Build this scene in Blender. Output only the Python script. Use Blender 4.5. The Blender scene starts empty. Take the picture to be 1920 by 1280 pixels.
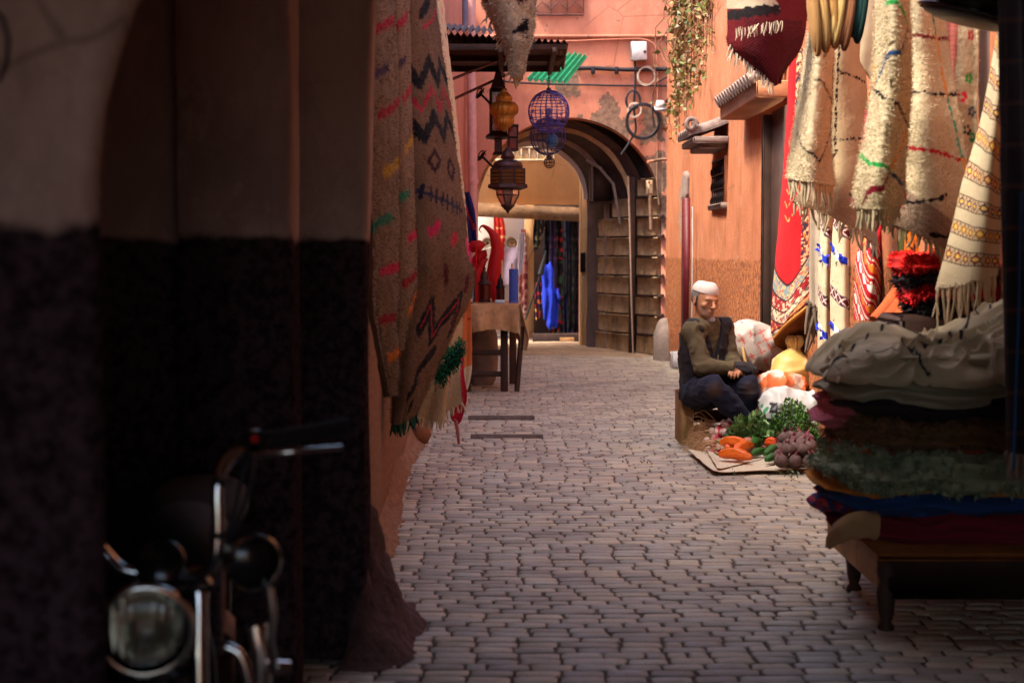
import bpy, math, random
import numpy as np
from mathutils import Vector, Matrix, Euler
random.seed(7); RS = np.random.RandomState(7)
scene = bpy.context.scene; COL = scene.collection
# ---------------------------------------------------------------- camera, sky, sun, exposure
F = 2900.0; CH = 1.3; TH = math.atan(170 / F)          # focal length in photo pixels, eye height, downward tilt
cam_d = bpy.data.cameras.new('camera'); cam = bpy.data.objects.new('camera', cam_d); COL.objects.link(cam)
cam.location = (0, 0, CH); cam.rotation_euler = (math.radians(90) - TH, 0, 0)
cam_d.sensor_width = 36; cam_d.lens = F / 1920 * 36; cam_d.clip_start = 0.05; cam_d.clip_end = 500
cam_d.dof.use_dof = True; cam_d.dof.focus_distance = 10.2; cam_d.dof.aperture_fstop = 3.4
scene.camera = cam
SUN_EL, SUN_AZ = math.radians(57), math.radians(-112)     # azimuth: direction the sun stands in, from +Y clockwise
w = bpy.data.worlds.new('World'); scene.world = w; w.use_nodes = True
nt = w.node_tree; sky = nt.nodes.new('ShaderNodeTexSky'); sky.sky_type = 'NISHITA'; sky.sun_disc = False
sky.sun_elevation = SUN_EL; sky.sun_rotation = SUN_AZ; sky.dust_density = 4.0; sky.air_density = 1.0; sky.ozone_density = 0.6
bg = nt.nodes['Background']; bg.inputs['Strength'].default_value = 0.15
nt.links.new(sky.outputs[0], bg.inputs[0])
sd = bpy.data.lights.new('sun', 'SUN'); sd.energy = 1.7; sd.angle = math.radians(10); sd.color = (1, .9, .76)
so = bpy.data.objects.new('sun', sd); COL.objects.link(so)
sdir = Vector((math.sin(SUN_AZ) * math.cos(SUN_EL), math.cos(SUN_AZ) * math.cos(SUN_EL), math.sin(SUN_EL)))
so.rotation_euler = sdir.to_track_quat('Z', 'Y').to_euler(); so.location = (0, 0, 20)
scene.view_settings.view_transform = 'Standard'; scene.view_settings.look = 'None'
scene.view_settings.exposure = 2.0; scene.view_settings.gamma = 1.0; scene.view_settings.use_curve_mapping = False
scene.cycles.max_bounces = 8; scene.cycles.diffuse_bounces = 5; scene.cycles.glossy_bounces = 3
scene.cycles.use_denoising = True; scene.cycles.sample_clamp_indirect = 6

# ---------------------------------------------------------------- helpers
ct, st = math.cos(TH), math.sin(TH)
def P(px, py, D):
    """world point seen at photo pixel (px,py) at ground distance D"""
    px, py, D = np.asarray(px, float), np.asarray(py, float), np.asarray(D, float)
    u = (px - 960) / F; v = (640 - py) / F
    t = D / (ct + v * st)
    return np.stack(np.broadcast_arrays(u * t, D, CH + (-st + v * ct) * t), -1)
def G(px, py, z=0.0):
    """world point on the level z under photo pixel"""
    v = (640 - py) / F; t = (CH - z) / (st - v * ct)
    return np.array([(px - 960) / F * t, (ct + v * st) * t, z])
def S(r, g, b):
    return tuple(((c / 255) / 12.92 if c / 255 <= .04045 else ((c / 255 + .055) / 1.055) ** 2.4) for c in (r, g, b))
def h3(ix, iy, iz, seed):
    n = (ix * 374761393 + iy * 668265263 + iz * 1274126177 + seed * 974634777) & 0x7fffffff
    n = ((n ^ (n >> 13)) * 1274126177) & 0x7fffffff
    return ((n ^ (n >> 16)) & 0xffff) / 65535.0
def vnoise(p, scale=1.0, seed=0):
    q = np.asarray(p, float) * scale + 1000.0
    i = np.floor(q).astype(np.int64); f = q - i; f = f * f * (3 - 2 * f)
    r = 0
    for a in (0, 1):
        for b in (0, 1):
            for c in (0, 1):
                wgt = (f[..., 0] if a else 1 - f[..., 0]) * (f[..., 1] if b else 1 - f[..., 1]) * (f[..., 2] if c else 1 - f[..., 2])
                r = r + wgt * h3(i[..., 0] + a, i[..., 1] + b, i[..., 2] + c, seed)
    return r * 2 - 1
def fbm(p, scale=1.0, octv=3, seed=0):
    r = 0; a = 1.0
    for k in range(octv):
        r = r + a * vnoise(p, scale * 2 ** k, seed + k * 17); a *= .5
    return r / 1.6
def rotz(a): return np.array([[math.cos(a), -math.sin(a), 0], [math.sin(a), math.cos(a), 0], [0, 0, 1.]])
def rotx(a): return np.array([[1., 0, 0], [0, math.cos(a), -math.sin(a)], [0, math.sin(a), math.cos(a)]])
def roty(a): return np.array([[math.cos(a), 0, math.sin(a)], [0, 1., 0], [-math.sin(a), 0, math.cos(a)]])
ORG = {}
class MB:
    def __init__(s, c=(1, 1, 1)):
        s.v = []; s.c = []; s.fl = []; s.n = 0; s.col = c
    def add(s, V, faces, c=None):
        V = np.asarray(V, float).reshape(-1, 3)
        c = s.col if c is None else c
        C = np.asarray(c, float)
        if C.ndim == 1: C = np.tile(C, (len(V), 1))
        s.v.append(V); s.c.append(C)
        if isinstance(faces, np.ndarray): s.fl.append(faces + s.n)
        else:
            by = {}
            for f in faces: by.setdefault(len(f), []).append(f)
            for k, l in by.items(): s.fl.append(np.array(l, int) + s.n)
        s.n += len(V); return s
    def box(s, c, size, R=None, col=None):
        x, y, z = [d / 2 for d in size]
        V = np.array([(i * x, j * y, k * z) for k in (-1, 1) for j in (-1, 1) for i in (-1, 1)])
        if R is not None: V = V @ R.T
        return s.add(V + np.asarray(c), [(0, 2, 3, 1), (4, 5, 7, 6), (0, 1, 5, 4), (2, 6, 7, 3), (0, 4, 6, 2), (1, 3, 7, 5)], col)
    def bx(s, x0, x1, y0, y1, z0, z1, col=None):
        return s.box(((x0 + x1) / 2, (y0 + y1) / 2, (z0 + z1) / 2), (x1 - x0, y1 - y0, z1 - z0), None, col)
    def rbox(s, c, size, b=.005, R=None, col=None):
        V = []; idx = {}
        h = [d / 2 for d in size]; b = min(b, min(h) * .9)
        for k in (-1, 1):
            for j in (-1, 1):
                for i in (-1, 1):
                    for a in range(3):
                        p = [i * (h[0] - b), j * (h[1] - b), k * (h[2] - b)]
                        p[a] = (i, j, k)[a] * h[a]
                        idx[(i, j, k, a)] = len(V); V.append(p)
        Fs = []
        for a in range(3):
            o = [q for q in range(3) if q != a]
            for sg in (-1, 1):
                def g(m, n, ax):
                    t = [0, 0, 0]; t[a] = sg; t[o[0]] = m; t[o[1]] = n
                    return idx[(t[0], t[1], t[2], ax)]
                f = [g(-1, -1, a), g(1, -1, a), g(1, 1, a), g(-1, 1, a)]
                if (sg > 0) == (a == 1): f = f[::-1]
                Fs.append(tuple(f))
        for a in range(3):       # edges running along a
            o = [q for q in range(3) if q != a]
            for m in (-1, 1):
                for n in (-1, 1):
                    def g(e, ax):
                        t = [0, 0, 0]; t[a] = e; t[o[0]] = m; t[o[1]] = n
                        return idx[(t[0], t[1], t[2], ax)]
                    Fs.append((g(-1, o[0]), g(1, o[0]), g(1, o[1]), g(-1, o[1])))
        for k in (-1, 1):
            for j in (-1, 1):
                for i in (-1, 1): Fs.append(tuple(idx[(i, j, k, a)] for a in range(3)))
        V = np.array(V)
        if R is not None: V = V @ R.T
        return s.add(V + np.asarray(c), Fs, col)
    def tube(s, path, r, n=8, col=None, cap=True, closed=False):
        p = np.asarray(path, float); m = len(p)
        r = np.full(m, r) if np.isscalar(r) else np.interp(np.linspace(0, 1, m), np.linspace(0, 1, len(r)), r)
        t = np.gradient(p, axis=0) if not closed else np.roll(p, -1, 0) - np.roll(p, 1, 0)
        t /= np.linalg.norm(t, axis=1)[:, None] + 1e-12
        a = np.array([0, 0, 1.]) if abs(t[0][2]) < .9 else np.array([1., 0, 0])
        V = []; ang = np.linspace(0, 2 * np.pi, n, endpoint=False)
        for i in range(m):
            a = a - t[i] * a.dot(t[i]); a /= np.linalg.norm(a) + 1e-12
            b = np.cross(t[i], a)
            V.append(p[i] + r[i] * (np.cos(ang)[:, None] * a + np.sin(ang)[:, None] * b))
        V = np.concatenate(V); Fs = []
        k = np.arange(n); k2 = (k + 1) % n
        for i in range(m if closed else m - 1):
            j = (i + 1) % m
            Fs.append(np.stack([i * n + k, i * n + k2, j * n + k2, j * n + k], 1))
        s.add(V, np.concatenate(Fs), col)
        if cap and not closed:
            s.add(V[:n], [tuple(range(n))[::-1]], col); s.add(V[-n:], [tuple(range(n))], col)
        return s
    def lathe(s, prof, c=(0, 0, 0), n=24, R=None, col=None, flute=0, nf=12):
        pr = np.array(prof, float); ang = np.linspace(0, 2 * np.pi, n, endpoint=False)
        rr = pr[:, 0][:, None] * (1 + flute * np.abs(np.sin(ang * nf / 2))[None, :])
        V = np.stack([rr * np.cos(ang), rr * np.sin(ang), np.broadcast_to(pr[:, 1][:, None], rr.shape)], -1).reshape(-1, 3)
        if R is not None: V = V @ R.T
        k = np.arange(n); k2 = (k + 1) % n
        Fs = np.concatenate([np.stack([i * n + k, i * n + k2, (i + 1) * n + k2, (i + 1) * n + k], 1) for i in range(len(pr) - 1)])
        cc = None
        if col is not None and np.ndim(col) == 2: cc = np.repeat(np.asarray(col), n, 0)
        elif col is not None: cc = col
        return s.add(V + np.asarray(c), Fs, cc)
    def grid(s, V, col=None, flip=False, closeu=False):
        nv, nu = V.shape[:2]
        i, j = np.meshgrid(np.arange(nv - 1), np.arange(nu if closeu else nu - 1), indexing='ij')
        j2 = (j + 1) % nu
        a = i * nu + j; b = i * nu + j2; c = (i + 1) * nu + j2; d = (i + 1) * nu + j
        f = np.stack([a, b, c, d] if not flip else [d, c, b, a], -1).reshape(-1, 4)
        cc = None if col is None else (np.asarray(col).reshape(-1, 3) if np.ndim(col) > 1 else col)
        return s.add(V.reshape(-1, 3), f, cc)
    def blob(s, c, rad, amp=.0, sc=6, seed=0, n=28, m=18, R=None, col=None, pw=1.0, fn=None):
        th = np.linspace(0, np.pi, m); ph = np.linspace(0, 2 * np.pi, n, endpoint=False)
        T, Ph = np.meshgrid(th, ph, indexing='ij')
        d = np.stack([np.sin(T) * np.cos(Ph), np.sin(T) * np.sin(Ph), np.cos(T)], -1)
        if pw != 1: d = np.sign(d) * np.abs(d) ** pw
        V = d * np.asarray(rad)
        if fn: V = fn(V, d)
        if amp: V = V + d * (amp * fbm(V + np.asarray(c) * 1.7, sc, 3, seed))[..., None]
        if R is not None: V = V @ R.T
        V = V + np.asarray(c)
        cc = None
        if col is not None: cc = col(V) if callable(col) else col
        return s.grid(V, cc, flip=True, closeu=True)
    def prism(s, poly, ext, col=None):
        """closed 3-D outline extruded by vector"""
        p = np.asarray(poly, float); n = len(p); e = np.asarray(ext)
        V = np.concatenate([p, p + e])
        k = list(range(n))
        s.add(V, [tuple(k), tuple(n + i for i in k[::-1])] + [(i, n + i, n + (i + 1) % n, (i + 1) % n) for i in k], col)
        return s
    def cards(s, C, size, col, aspect=.6, up=None, seed=1, bend=True):
        """leaf-like quads at the points C with random orientation"""
        rs = np.random.RandomState(seed); n = len(C)
        size = np.broadcast_to(size, (n,))
        a = rs.normal(size=(n, 3)); 
        if up is not None: a = a * .6 + np.asarray(up)
        a /= np.linalg.norm(a, axis=1)[:, None]
        b = np.cross(a, rs.normal(size=(n, 3))); b /= np.linalg.norm(b, axis=1)[:, None]
        nn = np.cross(a, b)
        L = size[:, None] * a; Wd = size[:, None] * b * aspect * .5
        V = np.stack([C, C + L * .4 + Wd + nn * size[:, None] * .08, C + L - nn * size[:, None] * .1, C + L * .4 - Wd + nn * size[:, None] * .08], 1)
        cc = np.repeat(np.asarray(col).reshape(-1, 3) if np.ndim(col) > 1 else np.tile(col, (n, 1)), 4, 0)
        return s.add(V.reshape(-1, 3), np.arange(4 * n).reshape(n, 4), cc)
    def build(s, name, material, parent=None, smooth=False, org=None):
        me = bpy.data.meshes.new(name)
        V = np.concatenate(s.v); C = np.concatenate(s.c)
        if parent is not None: o0 = np.array(ORG[parent.name])
        elif org is not None: o0 = np.asarray(org, float)
        else: o0 = np.array([(V[:, 0].min() + V[:, 0].max()) / 2, (V[:, 1].min() + V[:, 1].max()) / 2, V[:, 2].min()])
        V = V - o0
        me.vertices.add(len(V)); me.vertices.foreach_set('co', V.astype(np.float32).ravel())
        nl = sum(f.size for f in s.fl); nf = sum(len(f) for f in s.fl)
        me.loops.add(nl); me.polygons.add(nf)
        me.loops.foreach_set('vertex_index', np.concatenate([f.ravel() for f in s.fl]).astype(np.int32))
        tot = np.concatenate([np.full(len(f), f.shape[1]) for f in s.fl])
        me.polygons.foreach_set('loop_start', np.concatenate([[0], np.cumsum(tot)[:-1]]).astype(np.int32))
        if smooth: me.polygons.foreach_set('use_smooth', np.ones(nf, bool))
        at = me.color_attributes.new('Col', 'FLOAT_COLOR', 'POINT')
        at.data.foreach_set('color', np.concatenate([C, np.ones((len(C), 1))], 1).astype(np.float32).ravel())
        me.update(calc_edges=True); me.validate()
        me.materials.append(material)
        o = bpy.data.objects.new(name, me); COL.objects.link(o)
        if parent is not None: o.parent = parent; ORG[o.name] = o0
        else: o.location = o0; ORG[o.name] = o0
        return o
def tag(o, label=None, cat=None, group=None, kind=None):
    if label: o['label'] = label
    if cat: o['category'] = cat
    if group: o['group'] = group
    if kind: o['kind'] = kind
    return o
def thing(name, loc, label, cat, group=None):
    o = bpy.data.objects.new(name, None); COL.objects.link(o); o.location = [float(q) for q in loc]; o.empty_display_size = .1
    ORG[o.name] = np.array([float(q) for q in loc])
    return tag(o, label, cat, group)
def struct(o): o['kind'] = 'structure'; return o
def dup(root, loc, rz=0, label=None, group=None, scale=None):
    r = root.copy(); COL.objects.link(r); r.location = [float(q) for q in loc]; r.rotation_euler = (root.rotation_euler[0], root.rotation_euler[1], rz)
    if label: r['label'] = label
    if group: r['group'] = group
    if scale: r.scale = (scale,) * 3
    for ch in list(root.children):
        c = ch.copy(); COL.objects.link(c); c.parent = r
        for g in ch.children:
            d = g.copy(); COL.objects.link(d); d.parent = c
    return r

# ---------------------------------------------------------------- materials
class NT:
    def __init__(s, name):
        s.m = bpy.data.materials.new(name); s.m.use_nodes = True; s.t = s.m.node_tree; s.b = s.t.nodes['Principled BSDF']
        tc = s.t.nodes.new('ShaderNodeNewGeometry'); s.pos = tc.outputs['Position']
    def n(s, ty, **kw):
        nd = s.t.nodes.new(ty)
        for k, v in kw.items(): setattr(nd, k, v)
        return nd
    def put(s, sock, v):
        if isinstance(v, bpy.types.NodeSocket): s.t.links.new(v, sock)
        elif isinstance(v, tuple) and len(v) == 3 and sock.type == 'RGBA': sock.default_value = (*v, 1)
        else: sock.default_value = v
    def mp(s, scale, vec=None, loc=(0, 0, 0)):
        nd = s.n('ShaderNodeMapping'); s.put(nd.inputs[0], vec or s.pos); nd.inputs['Scale'].default_value = scale; nd.inputs['Location'].default_value = loc
        return nd.outputs[0]
    def noise(s, scale, detail=4, rough=.6, vec=None, dist=0):
        nd = s.n('ShaderNodeTexNoise'); s.put(nd.inputs['Vector'], vec or s.pos); nd.inputs['Scale'].default_value = scale
        nd.inputs['Detail'].default_value = detail; nd.inputs['Roughness'].default_value = rough; nd.inputs['Distortion'].default_value = dist
        return nd.outputs['Fac']
    def ramp(s, fac, stops):
        nd = s.n('ShaderNodeValToRGB'); s.put(nd.inputs[0], fac); cr = nd.color_ramp
        while len(cr.elements) < len(stops): cr.elements.new(.5)
        for e, (p, c) in zip(cr.elements, stops):
            e.position = p; e.color = (c, c, c, 1) if np.isscalar(c) else (*c, 1)
        return nd.outputs[0]
    def mix(s, fac, a, b, mode='MIX'):
        nd = s.n('ShaderNodeMix', data_type='RGBA', blend_type=mode)
        s.put(nd.inputs[0], fac); s.put(nd.inputs[6], a); s.put(nd.inputs[7], b); return nd.outputs[2]
    def math(s, op, a, b=0.0, c=None, clamp=False):
        nd = s.n('ShaderNodeMath', operation=op, use_clamp=clamp); s.put(nd.inputs[0], a); s.put(nd.inputs[1], b)
        if c is not None: s.put(nd.inputs[2], c)
        return nd.outputs[0]
    def attr(s):
        nd = s.n('ShaderNodeAttribute', attribute_name='Col'); return nd.outputs['Color']
    def sep(s, v=None):
        nd = s.n('ShaderNodeSeparateXYZ'); s.put(nd.inputs[0], v or s.pos); return nd.outputs
    def bump(s, h, strength=.5, dist=.01, prev=None):
        nd = s.n('ShaderNodeBump'); s.put(nd.inputs['Height'], h); nd.inputs['Strength'].default_value = strength; nd.inputs['Distance'].default_value = dist
        if prev: s.put(nd.inputs['Normal'], prev)
        s.put(s.b.inputs['Normal'], nd.outputs[0]); return nd.outputs[0]
    def blob(s, c, r, sq=(1, 1, 1)):
        """1 in the middle of a place c, 0 outside radius r"""
        d = s.n('ShaderNodeVectorMath', operation='SUBTRACT'); s.put(d.inputs[0], s.pos); d.inputs[1].default_value = c
        e = s.n('ShaderNodeVectorMath', operation='MULTIPLY'); s.put(e.inputs[0], d.outputs[0]); e.inputs[1].default_value = sq
        l = s.n('ShaderNodeVectorMath', operation='LENGTH'); s.put(l.inputs[0], e.outputs[0])
        return s.math('SUBTRACT', 1.0, s.math('DIVIDE', l.outputs['Value'], r), clamp=True)
def M(name, rgb, rough=.8, var=.25, scale=6, bump=.3, bscale=60, bd=.004, metal=0, vcol=False, spec=.3, dirt=None, sheen=0, streak=0, alpha=None, trans=0):
    t = NT(name)
    f = t.noise(scale, 5, .62)
    lo = tuple(c * (1 - var) for c in rgb); hi = tuple(min(1, c * (1 + var)) for c in rgb)
    c = t.mix(t.ramp(f, [(.3, 0.), (.7, 1.)]), lo, hi)
    if vcol: c = t.mix(1.0, c, t.attr(), 'MULTIPLY')
    if streak:
        c = t.mix(t.math('MULTIPLY', t.ramp(t.noise(7, 4, .6, t.mp((1.6, 1.6, .12))), [(.45, 0.), (.75, 1.)]), streak), c, tuple(q * .35 for q in rgb))
    if dirt: c = t.mix(t.math('MULTIPLY', t.ramp(t.noise(scale * 2.3, 6, .7), [(.5, 0.), (.72, 1.)]), dirt[1]), c, dirt[0])
    t.put(t.b.inputs['Base Color'], c)
    t.b.inputs['Roughness'].default_value = rough; t.b.inputs['Metallic'].default_value = metal
    t.b.inputs['Specular IOR Level'].default_value = spec
    if sheen: t.b.inputs['Sheen Weight'].default_value = sheen; t.b.inputs['Sheen Roughness'].default_value = .6
    if trans: t.b.inputs['Transmission Weight'].default_value = trans
    if alpha is not None: t.b.inputs['Alpha'].default_value = alpha
    if bump: t.bump(t.noise(bscale, 5, .6), bump, bd)
    return t.m
MT = {}
MT['wool'] = M('wool', (1, 1, 1), .95, .1, 30, .6, 160, .006, vcol=True, spec=.1, sheen=.04)
MT['weave'] = M('flatweave', (1, 1, 1), .92, .08, 40, .6, 260, .003, vcol=True, spec=.1, sheen=.03)
MT['linen'] = M('linen', (1, 1, 1), .9, .1, 12, .4, 300, .002, vcol=True, spec=.15, sheen=.03)
MT['cloth'] = M('cloth', (1, 1, 1), .88, .12, 18, .4, 180, .003, vcol=True, spec=.15, sheen=.03)
MT['vc'] = M('painted', (1, 1, 1), .7, .12, 25, .3, 90, .002, vcol=True)
MT['veg'] = M('vegetable_skin', (1, 1, 1), .42, .2, 50, .25, 90, .002, vcol=True, spec=.45)
MT['earthy'] = M('earthy_skin', (1, 1, 1), .8, .3, 60, .5, 140, .003, vcol=True, spec=.3)
MT['leaf'] = M('leaf', (1, 1, 1), .5, .3, 40, .0, 90, vcol=True, spec=.4)
MT['darkwood'] = M('dark_wood', S(62, 42, 34), .65, .35, 9, .4, 60, .003, vcol=True)
MT['wood'] = M('wood', S(176, 130, 82), .7, .3, 9, .4, 50, .003, vcol=True, dirt=(S(80, 60, 40), .5))
MT['iron'] = M('dark_iron', S(48, 38, 38), .55, .3, 20, .3, 90, .002, metal=.5, vcol=True)
MT['rust'] = M('rusty_tin', S(84, 54, 50), .7, .45, 9, .4, 60, .003, metal=.2, dirt=(S(120, 70, 40), .6))
MT['chrome'] = M('chrome', (.75, .73, .7), .16, .05, 9, 0, metal=1, spec=.5)
MT['brass'] = M('brass', S(168, 136, 84), .45, .35, 25, .3, 60, .002, metal=.45, vcol=True)
MT['dustiron'] = M('dusty_iron', S(104, 90, 82), .8, .3, 20, .3, 90, .002)
MT['copper'] = M('aged_copper', S(72, 52, 54), .5, .35, 30, .4, 70, .003, metal=.7, vcol=True)
MT['blackplastic'] = M('black_plastic', (.012, .011, .012), .4, .2, 9, .1, 60, .001)
MT['blackpaint'] = M('black_enamel', (.012, .01, .012), .18, .2, 5, 0, spec=.6)
MT['rubber'] = M('rubber', (.015, .014, .014), .8, .2, 9, .3, 60, .002)
MT['cable'] = M('cable_sheath', (.022, .02, .026), .55, .3, 9, .1, 60, .001)
MT['whitecable'] = M('white_cable', S(205, 185, 165), .6, .2, 9, .1, 60, .001)
MT['greytin'] = M('pale_enamel', S(205, 200, 200), .5, .12, 6, .1, 60, .001, dirt=(S(140, 110, 90), .35), vcol=True)
def glass(name, c, rough=.1, w=.9):
    t = NT(name); t.b.inputs['Base Color'].default_value = (*c, 1); t.b.inputs['Roughness'].default_value = rough
    t.b.inputs['Transmission Weight'].default_value = w; return t.m
# ================================================================ SETTING
LW = [(-.478, 5.02), (-.50, 5.3), (-.588, 6.0), (-.592, 6.6), (-.66, 9), (-.69, 11), (-.655, 14), (-.56, 19.4)]          # left wall line, x against distance
RW = [(2.12, -4), (2.08, 4), (1.99, 8), (1.93, 12), (1.86, 18.9)]
lwx = lambda y: float(np.interp(y, [q[1] for q in LW], [q[0] for q in LW]))
rwx = lambda y: float(np.interp(y, [q[1] for q in RW], [q[0] for q in RW]))

# ---- ground sheet and setts
t = NT('packed_earth')
c = t.mix(t.ramp(t.noise(3, 6, .65), [(.35, 0.), (.65, 1.)]), S(74, 56, 50), S(112, 88, 76))
c = t.mix(t.ramp(t.noise(60, 3, .6), [(.5, 0.), (.7, 1.)]), c, S(52, 40, 38))
t.put(t.b.inputs['Base Color'], c); t.b.inputs['Roughness'].default_value = .95; t.bump(t.noise(45, 6, .7), .8, .02); MT['earth'] = t.m
mb = MB(); xs = np.linspace(-60, 60, 3)
mb.bx(-60, 60, -40, 90, -.3, -.04); g = mb.build('ground', MT['earth']); struct(g)

t = NT('stone_setts')
base = t.attr()
c = t.mix(t.ramp(t.noise(2.2, 4, .6), [(.35, 0.), (.7, 1.)]), (1, 1, 1), (.72, .68, .68))
c = t.mix(1.0, base, c, 'MULTIPLY')
c = t.mix(t.math('MULTIPLY', t.ramp(t.noise(90, 4, .7), [(.56, 0.), (.7, 1.)]), .55), c, S(70, 56, 52))
c = t.mix(t.math('MULTIPLY', t.ramp(t.noise(14, 5, .75), [(.6, 0.), (.75, 1.)]), .4), c, S(196, 176, 160))
t.put(t.b.inputs['Base Color'], c); t.put(t.b.inputs['Roughness'], t.ramp(t.noise(9, 4, .6), [(.3, .45), (.7, .72)]))
t.b.inputs['Specular IOR Level'].default_value = .45
hh = t.math('ADD', t.noise(70, 6, .7), t.math('MULTIPLY', t.noise(260, 3, .6), .35)); t.bump(hh, .45, .006); MT['setts'] = t.m
mb = MB(); rs = np.random.RandomState(3)
y = 3.6; row = 0; GV = []; GF = []; GC = []; nb = 0
holes = [G(1190, 1112), G(1130, 1045), G(1240, 1040), G(1360, 1128), G(1290, 1125)]
def sett(cx, cy, lx, ly, rot, tilt, z, colr, rs):
    global nb
    # rounded top: three rings + slightly domed cap
    n = 16; a = np.linspace(0, 2 * np.pi, n, endpoint=False) + np.pi / n
    ca, sa = np.cos(a), np.sin(a)
    p = .24
    ex = np.sign(ca) * np.abs(ca) ** p; ey = np.sign(sa) * np.abs(sa) ** (p + .1)
    wob = 1 + rs.uniform(-.06, .06, n)
    rings = []
    for k, (s_, zz) in enumerate(((1.0, -.03), (1.0, -.007), (.98, -.002), (.92, 0))):
        rx = lx / 2 - (1 - s_) * ly * .5; ry = ly / 2 * s_
        rings.append(np.stack([ex * rx * wob, ey * ry * wob, np.full(n, zz)], 1))
    V = np.concatenate(rings + [np.array([[0, 0, .0015]])])
    V[:, 2] += V[:, 0] * tilt[0] + V[:, 1] * tilt[1]
    cr, sr = math.cos(rot), math.sin(rot)
    X = V[:, 0] * cr - V[:, 1] * sr + cx; Y = V[:, 0] * sr + V[:, 1] * cr + cy
    GV.append(np.stack([X, Y, V[:, 2] + z], 1)); GC.append(np.tile(colr, (len(V), 1)))
    k = np.arange(n); k2 = (k + 1) % n
    for r in range(3): GF.append(np.stack([r * n + k, r * n + k2, (r + 1) * n + k2, (r + 1) * n + k], 1) + nb)
    GT.append(np.stack([3 * n + k, 3 * n + k2, np.full(n, 4 * n)], 1) + nb)
    nb += len(V)
GT = []
while y < 20.6:
    pitch = .070 + rs.uniform(-.003, .003)
    x0 = (-2.2 if y < 5 else lwx(min(y, 19)) - .05); x1 = rwx(y) + .05
    if y > 19: x0, x1 = -.6, 1.8 - (y - 19) * .45
    x = x0 - .15 + (row % 2) * .069 + rs.uniform(-.012, .012)
    wv = [rs.uniform(0, 6.28), rs.uniform(.4, .8)]
    while x < x1:
        ln = rs.choice([.138, .069, .207], p=[.86, .09, .05]) * rs.uniform(.96, 1.04)
        cx = x + ln / 2
        yy = y + .012 * math.sin(cx * 1.3 + y * .25) + .006 * math.sin(cx * 3.1 + y * .9) + rs.uniform(-.002, .002)
        z = .012 * math.sin(cx * 1.9 + 1) * math.sin(y * .8) + rs.uniform(-.0018, .0018)
        sunk = min(math.hypot((cx - hl[0]) * .8, (yy - hl[1])) for hl in holes)
        gap = .007 + rs.uniform(0, .004)
        
        v = rs.uniform(.82, 1.12)
        cc = np.array([S(190, 180, 160), S(182, 174, 158), S(198, 184, 158), S(168, 158, 142)][rs.randint(4)]) * v
        sett(cx, yy, ln - gap, pitch - .0025 - rs.uniform(0, .002), rs.uniform(-.010, .010), (rs.uniform(-.016, .016), rs.uniform(-.03, .03)), z, cc, rs)
        x += ln
    y += pitch; row += 1
mb.v = [np.concatenate(GV)]; mb.c = [np.concatenate(GC)]; mb.fl = [np.concatenate(GF), np.concatenate(GT)]; mb.n = nb
o = mb.build('street_paving', MT['setts'], smooth=True); struct(o)
# joint filling dirt, a wavy sheet just under the tops of the setts
t = NT('joint_dirt')
c = t.mix(t.ramp(t.noise(5, 6, .65), [(.35, 0.), (.65, 1.)]), S(72, 56, 52), S(112, 92, 84))
t.put(t.b.inputs['Base Color'], c); t.b.inputs['Roughness'].default_value = .95; t.bump(t.noise(120, 5, .7), .8, .006); MT['joint'] = t.m
X, Y = np.meshgrid(np.linspace(-2.3, 2.3, 160), np.linspace(3.2, 20.7, 500))
Z = .012 * np.sin(X * 1.9 + 1) * np.sin(Y * .8) - .0066 + .0012 * vnoise(np.stack([X, Y, X * 0], -1), 3.3) + .0015 * vnoise(np.stack([X, Y, X * 0], -1), 17, 4)
mb = MB(); mb.grid(np.stack([X, Y, Z], -1)); o = mb.build('street_joints', MT['joint'], smooth=True); struct(o)
# dusty apron near the archway and along the walls
mb = MB(); X, Y = np.meshgrid(np.linspace(-.9, 2.0, 90), np.linspace(18.9, 22.2, 60))
Z = .004 + .028 * fbm(np.stack([X, Y, X * 0], -1), 1.4, 3) + np.clip((Y - 19.2), -.3, .25) * .06
MT['dust'] = M('pale_dust', S(176, 150, 120), .95, .25, 3, .6, 40, .01, dirt=(S(100, 80, 66), .7))
mb.grid(np.stack([X, Y, Z], -1)); o = mb.build('dusty_path', MT['dust'], smooth=True); struct(o)

# ---- drain gratings in the paving
def grating(px0, px1, py, label):
    a, b = G(px0, py), G(px1, py)
    t_ = thing('drain_grating', ((a[0] + b[0]) / 2, a[1], .006), label, 'drain grating')
    m1 = MB(); L = b[0] - a[0]; cx = (a[0] + b[0]) / 2
    for dy in (-.035, .035): m1.rbox((cx, a[1] + dy, .012), (L, .018, .03), .003)
    for dx in (-L / 2, L / 2): m1.rbox((cx + dx, a[1], .012), (.018, .09, .03), .003)
    m1.build('rim', MT['dustiron'], t_)
    m2 = MB(); n = int(L / .035)
    for i in range(n): m2.rbox((a[0] + (i + .5) * L / n, a[1], .008), (.016, .065, .02), .003)
    m2.build('bars', MT['dustiron'], t_)
grating(885, 1016, 822, 'narrow iron drain grating set in the paving, the nearer of the two')
grating(880, 1000, 786, 'narrow iron drain grating in the paving, the one nearer the trestle table')

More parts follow.
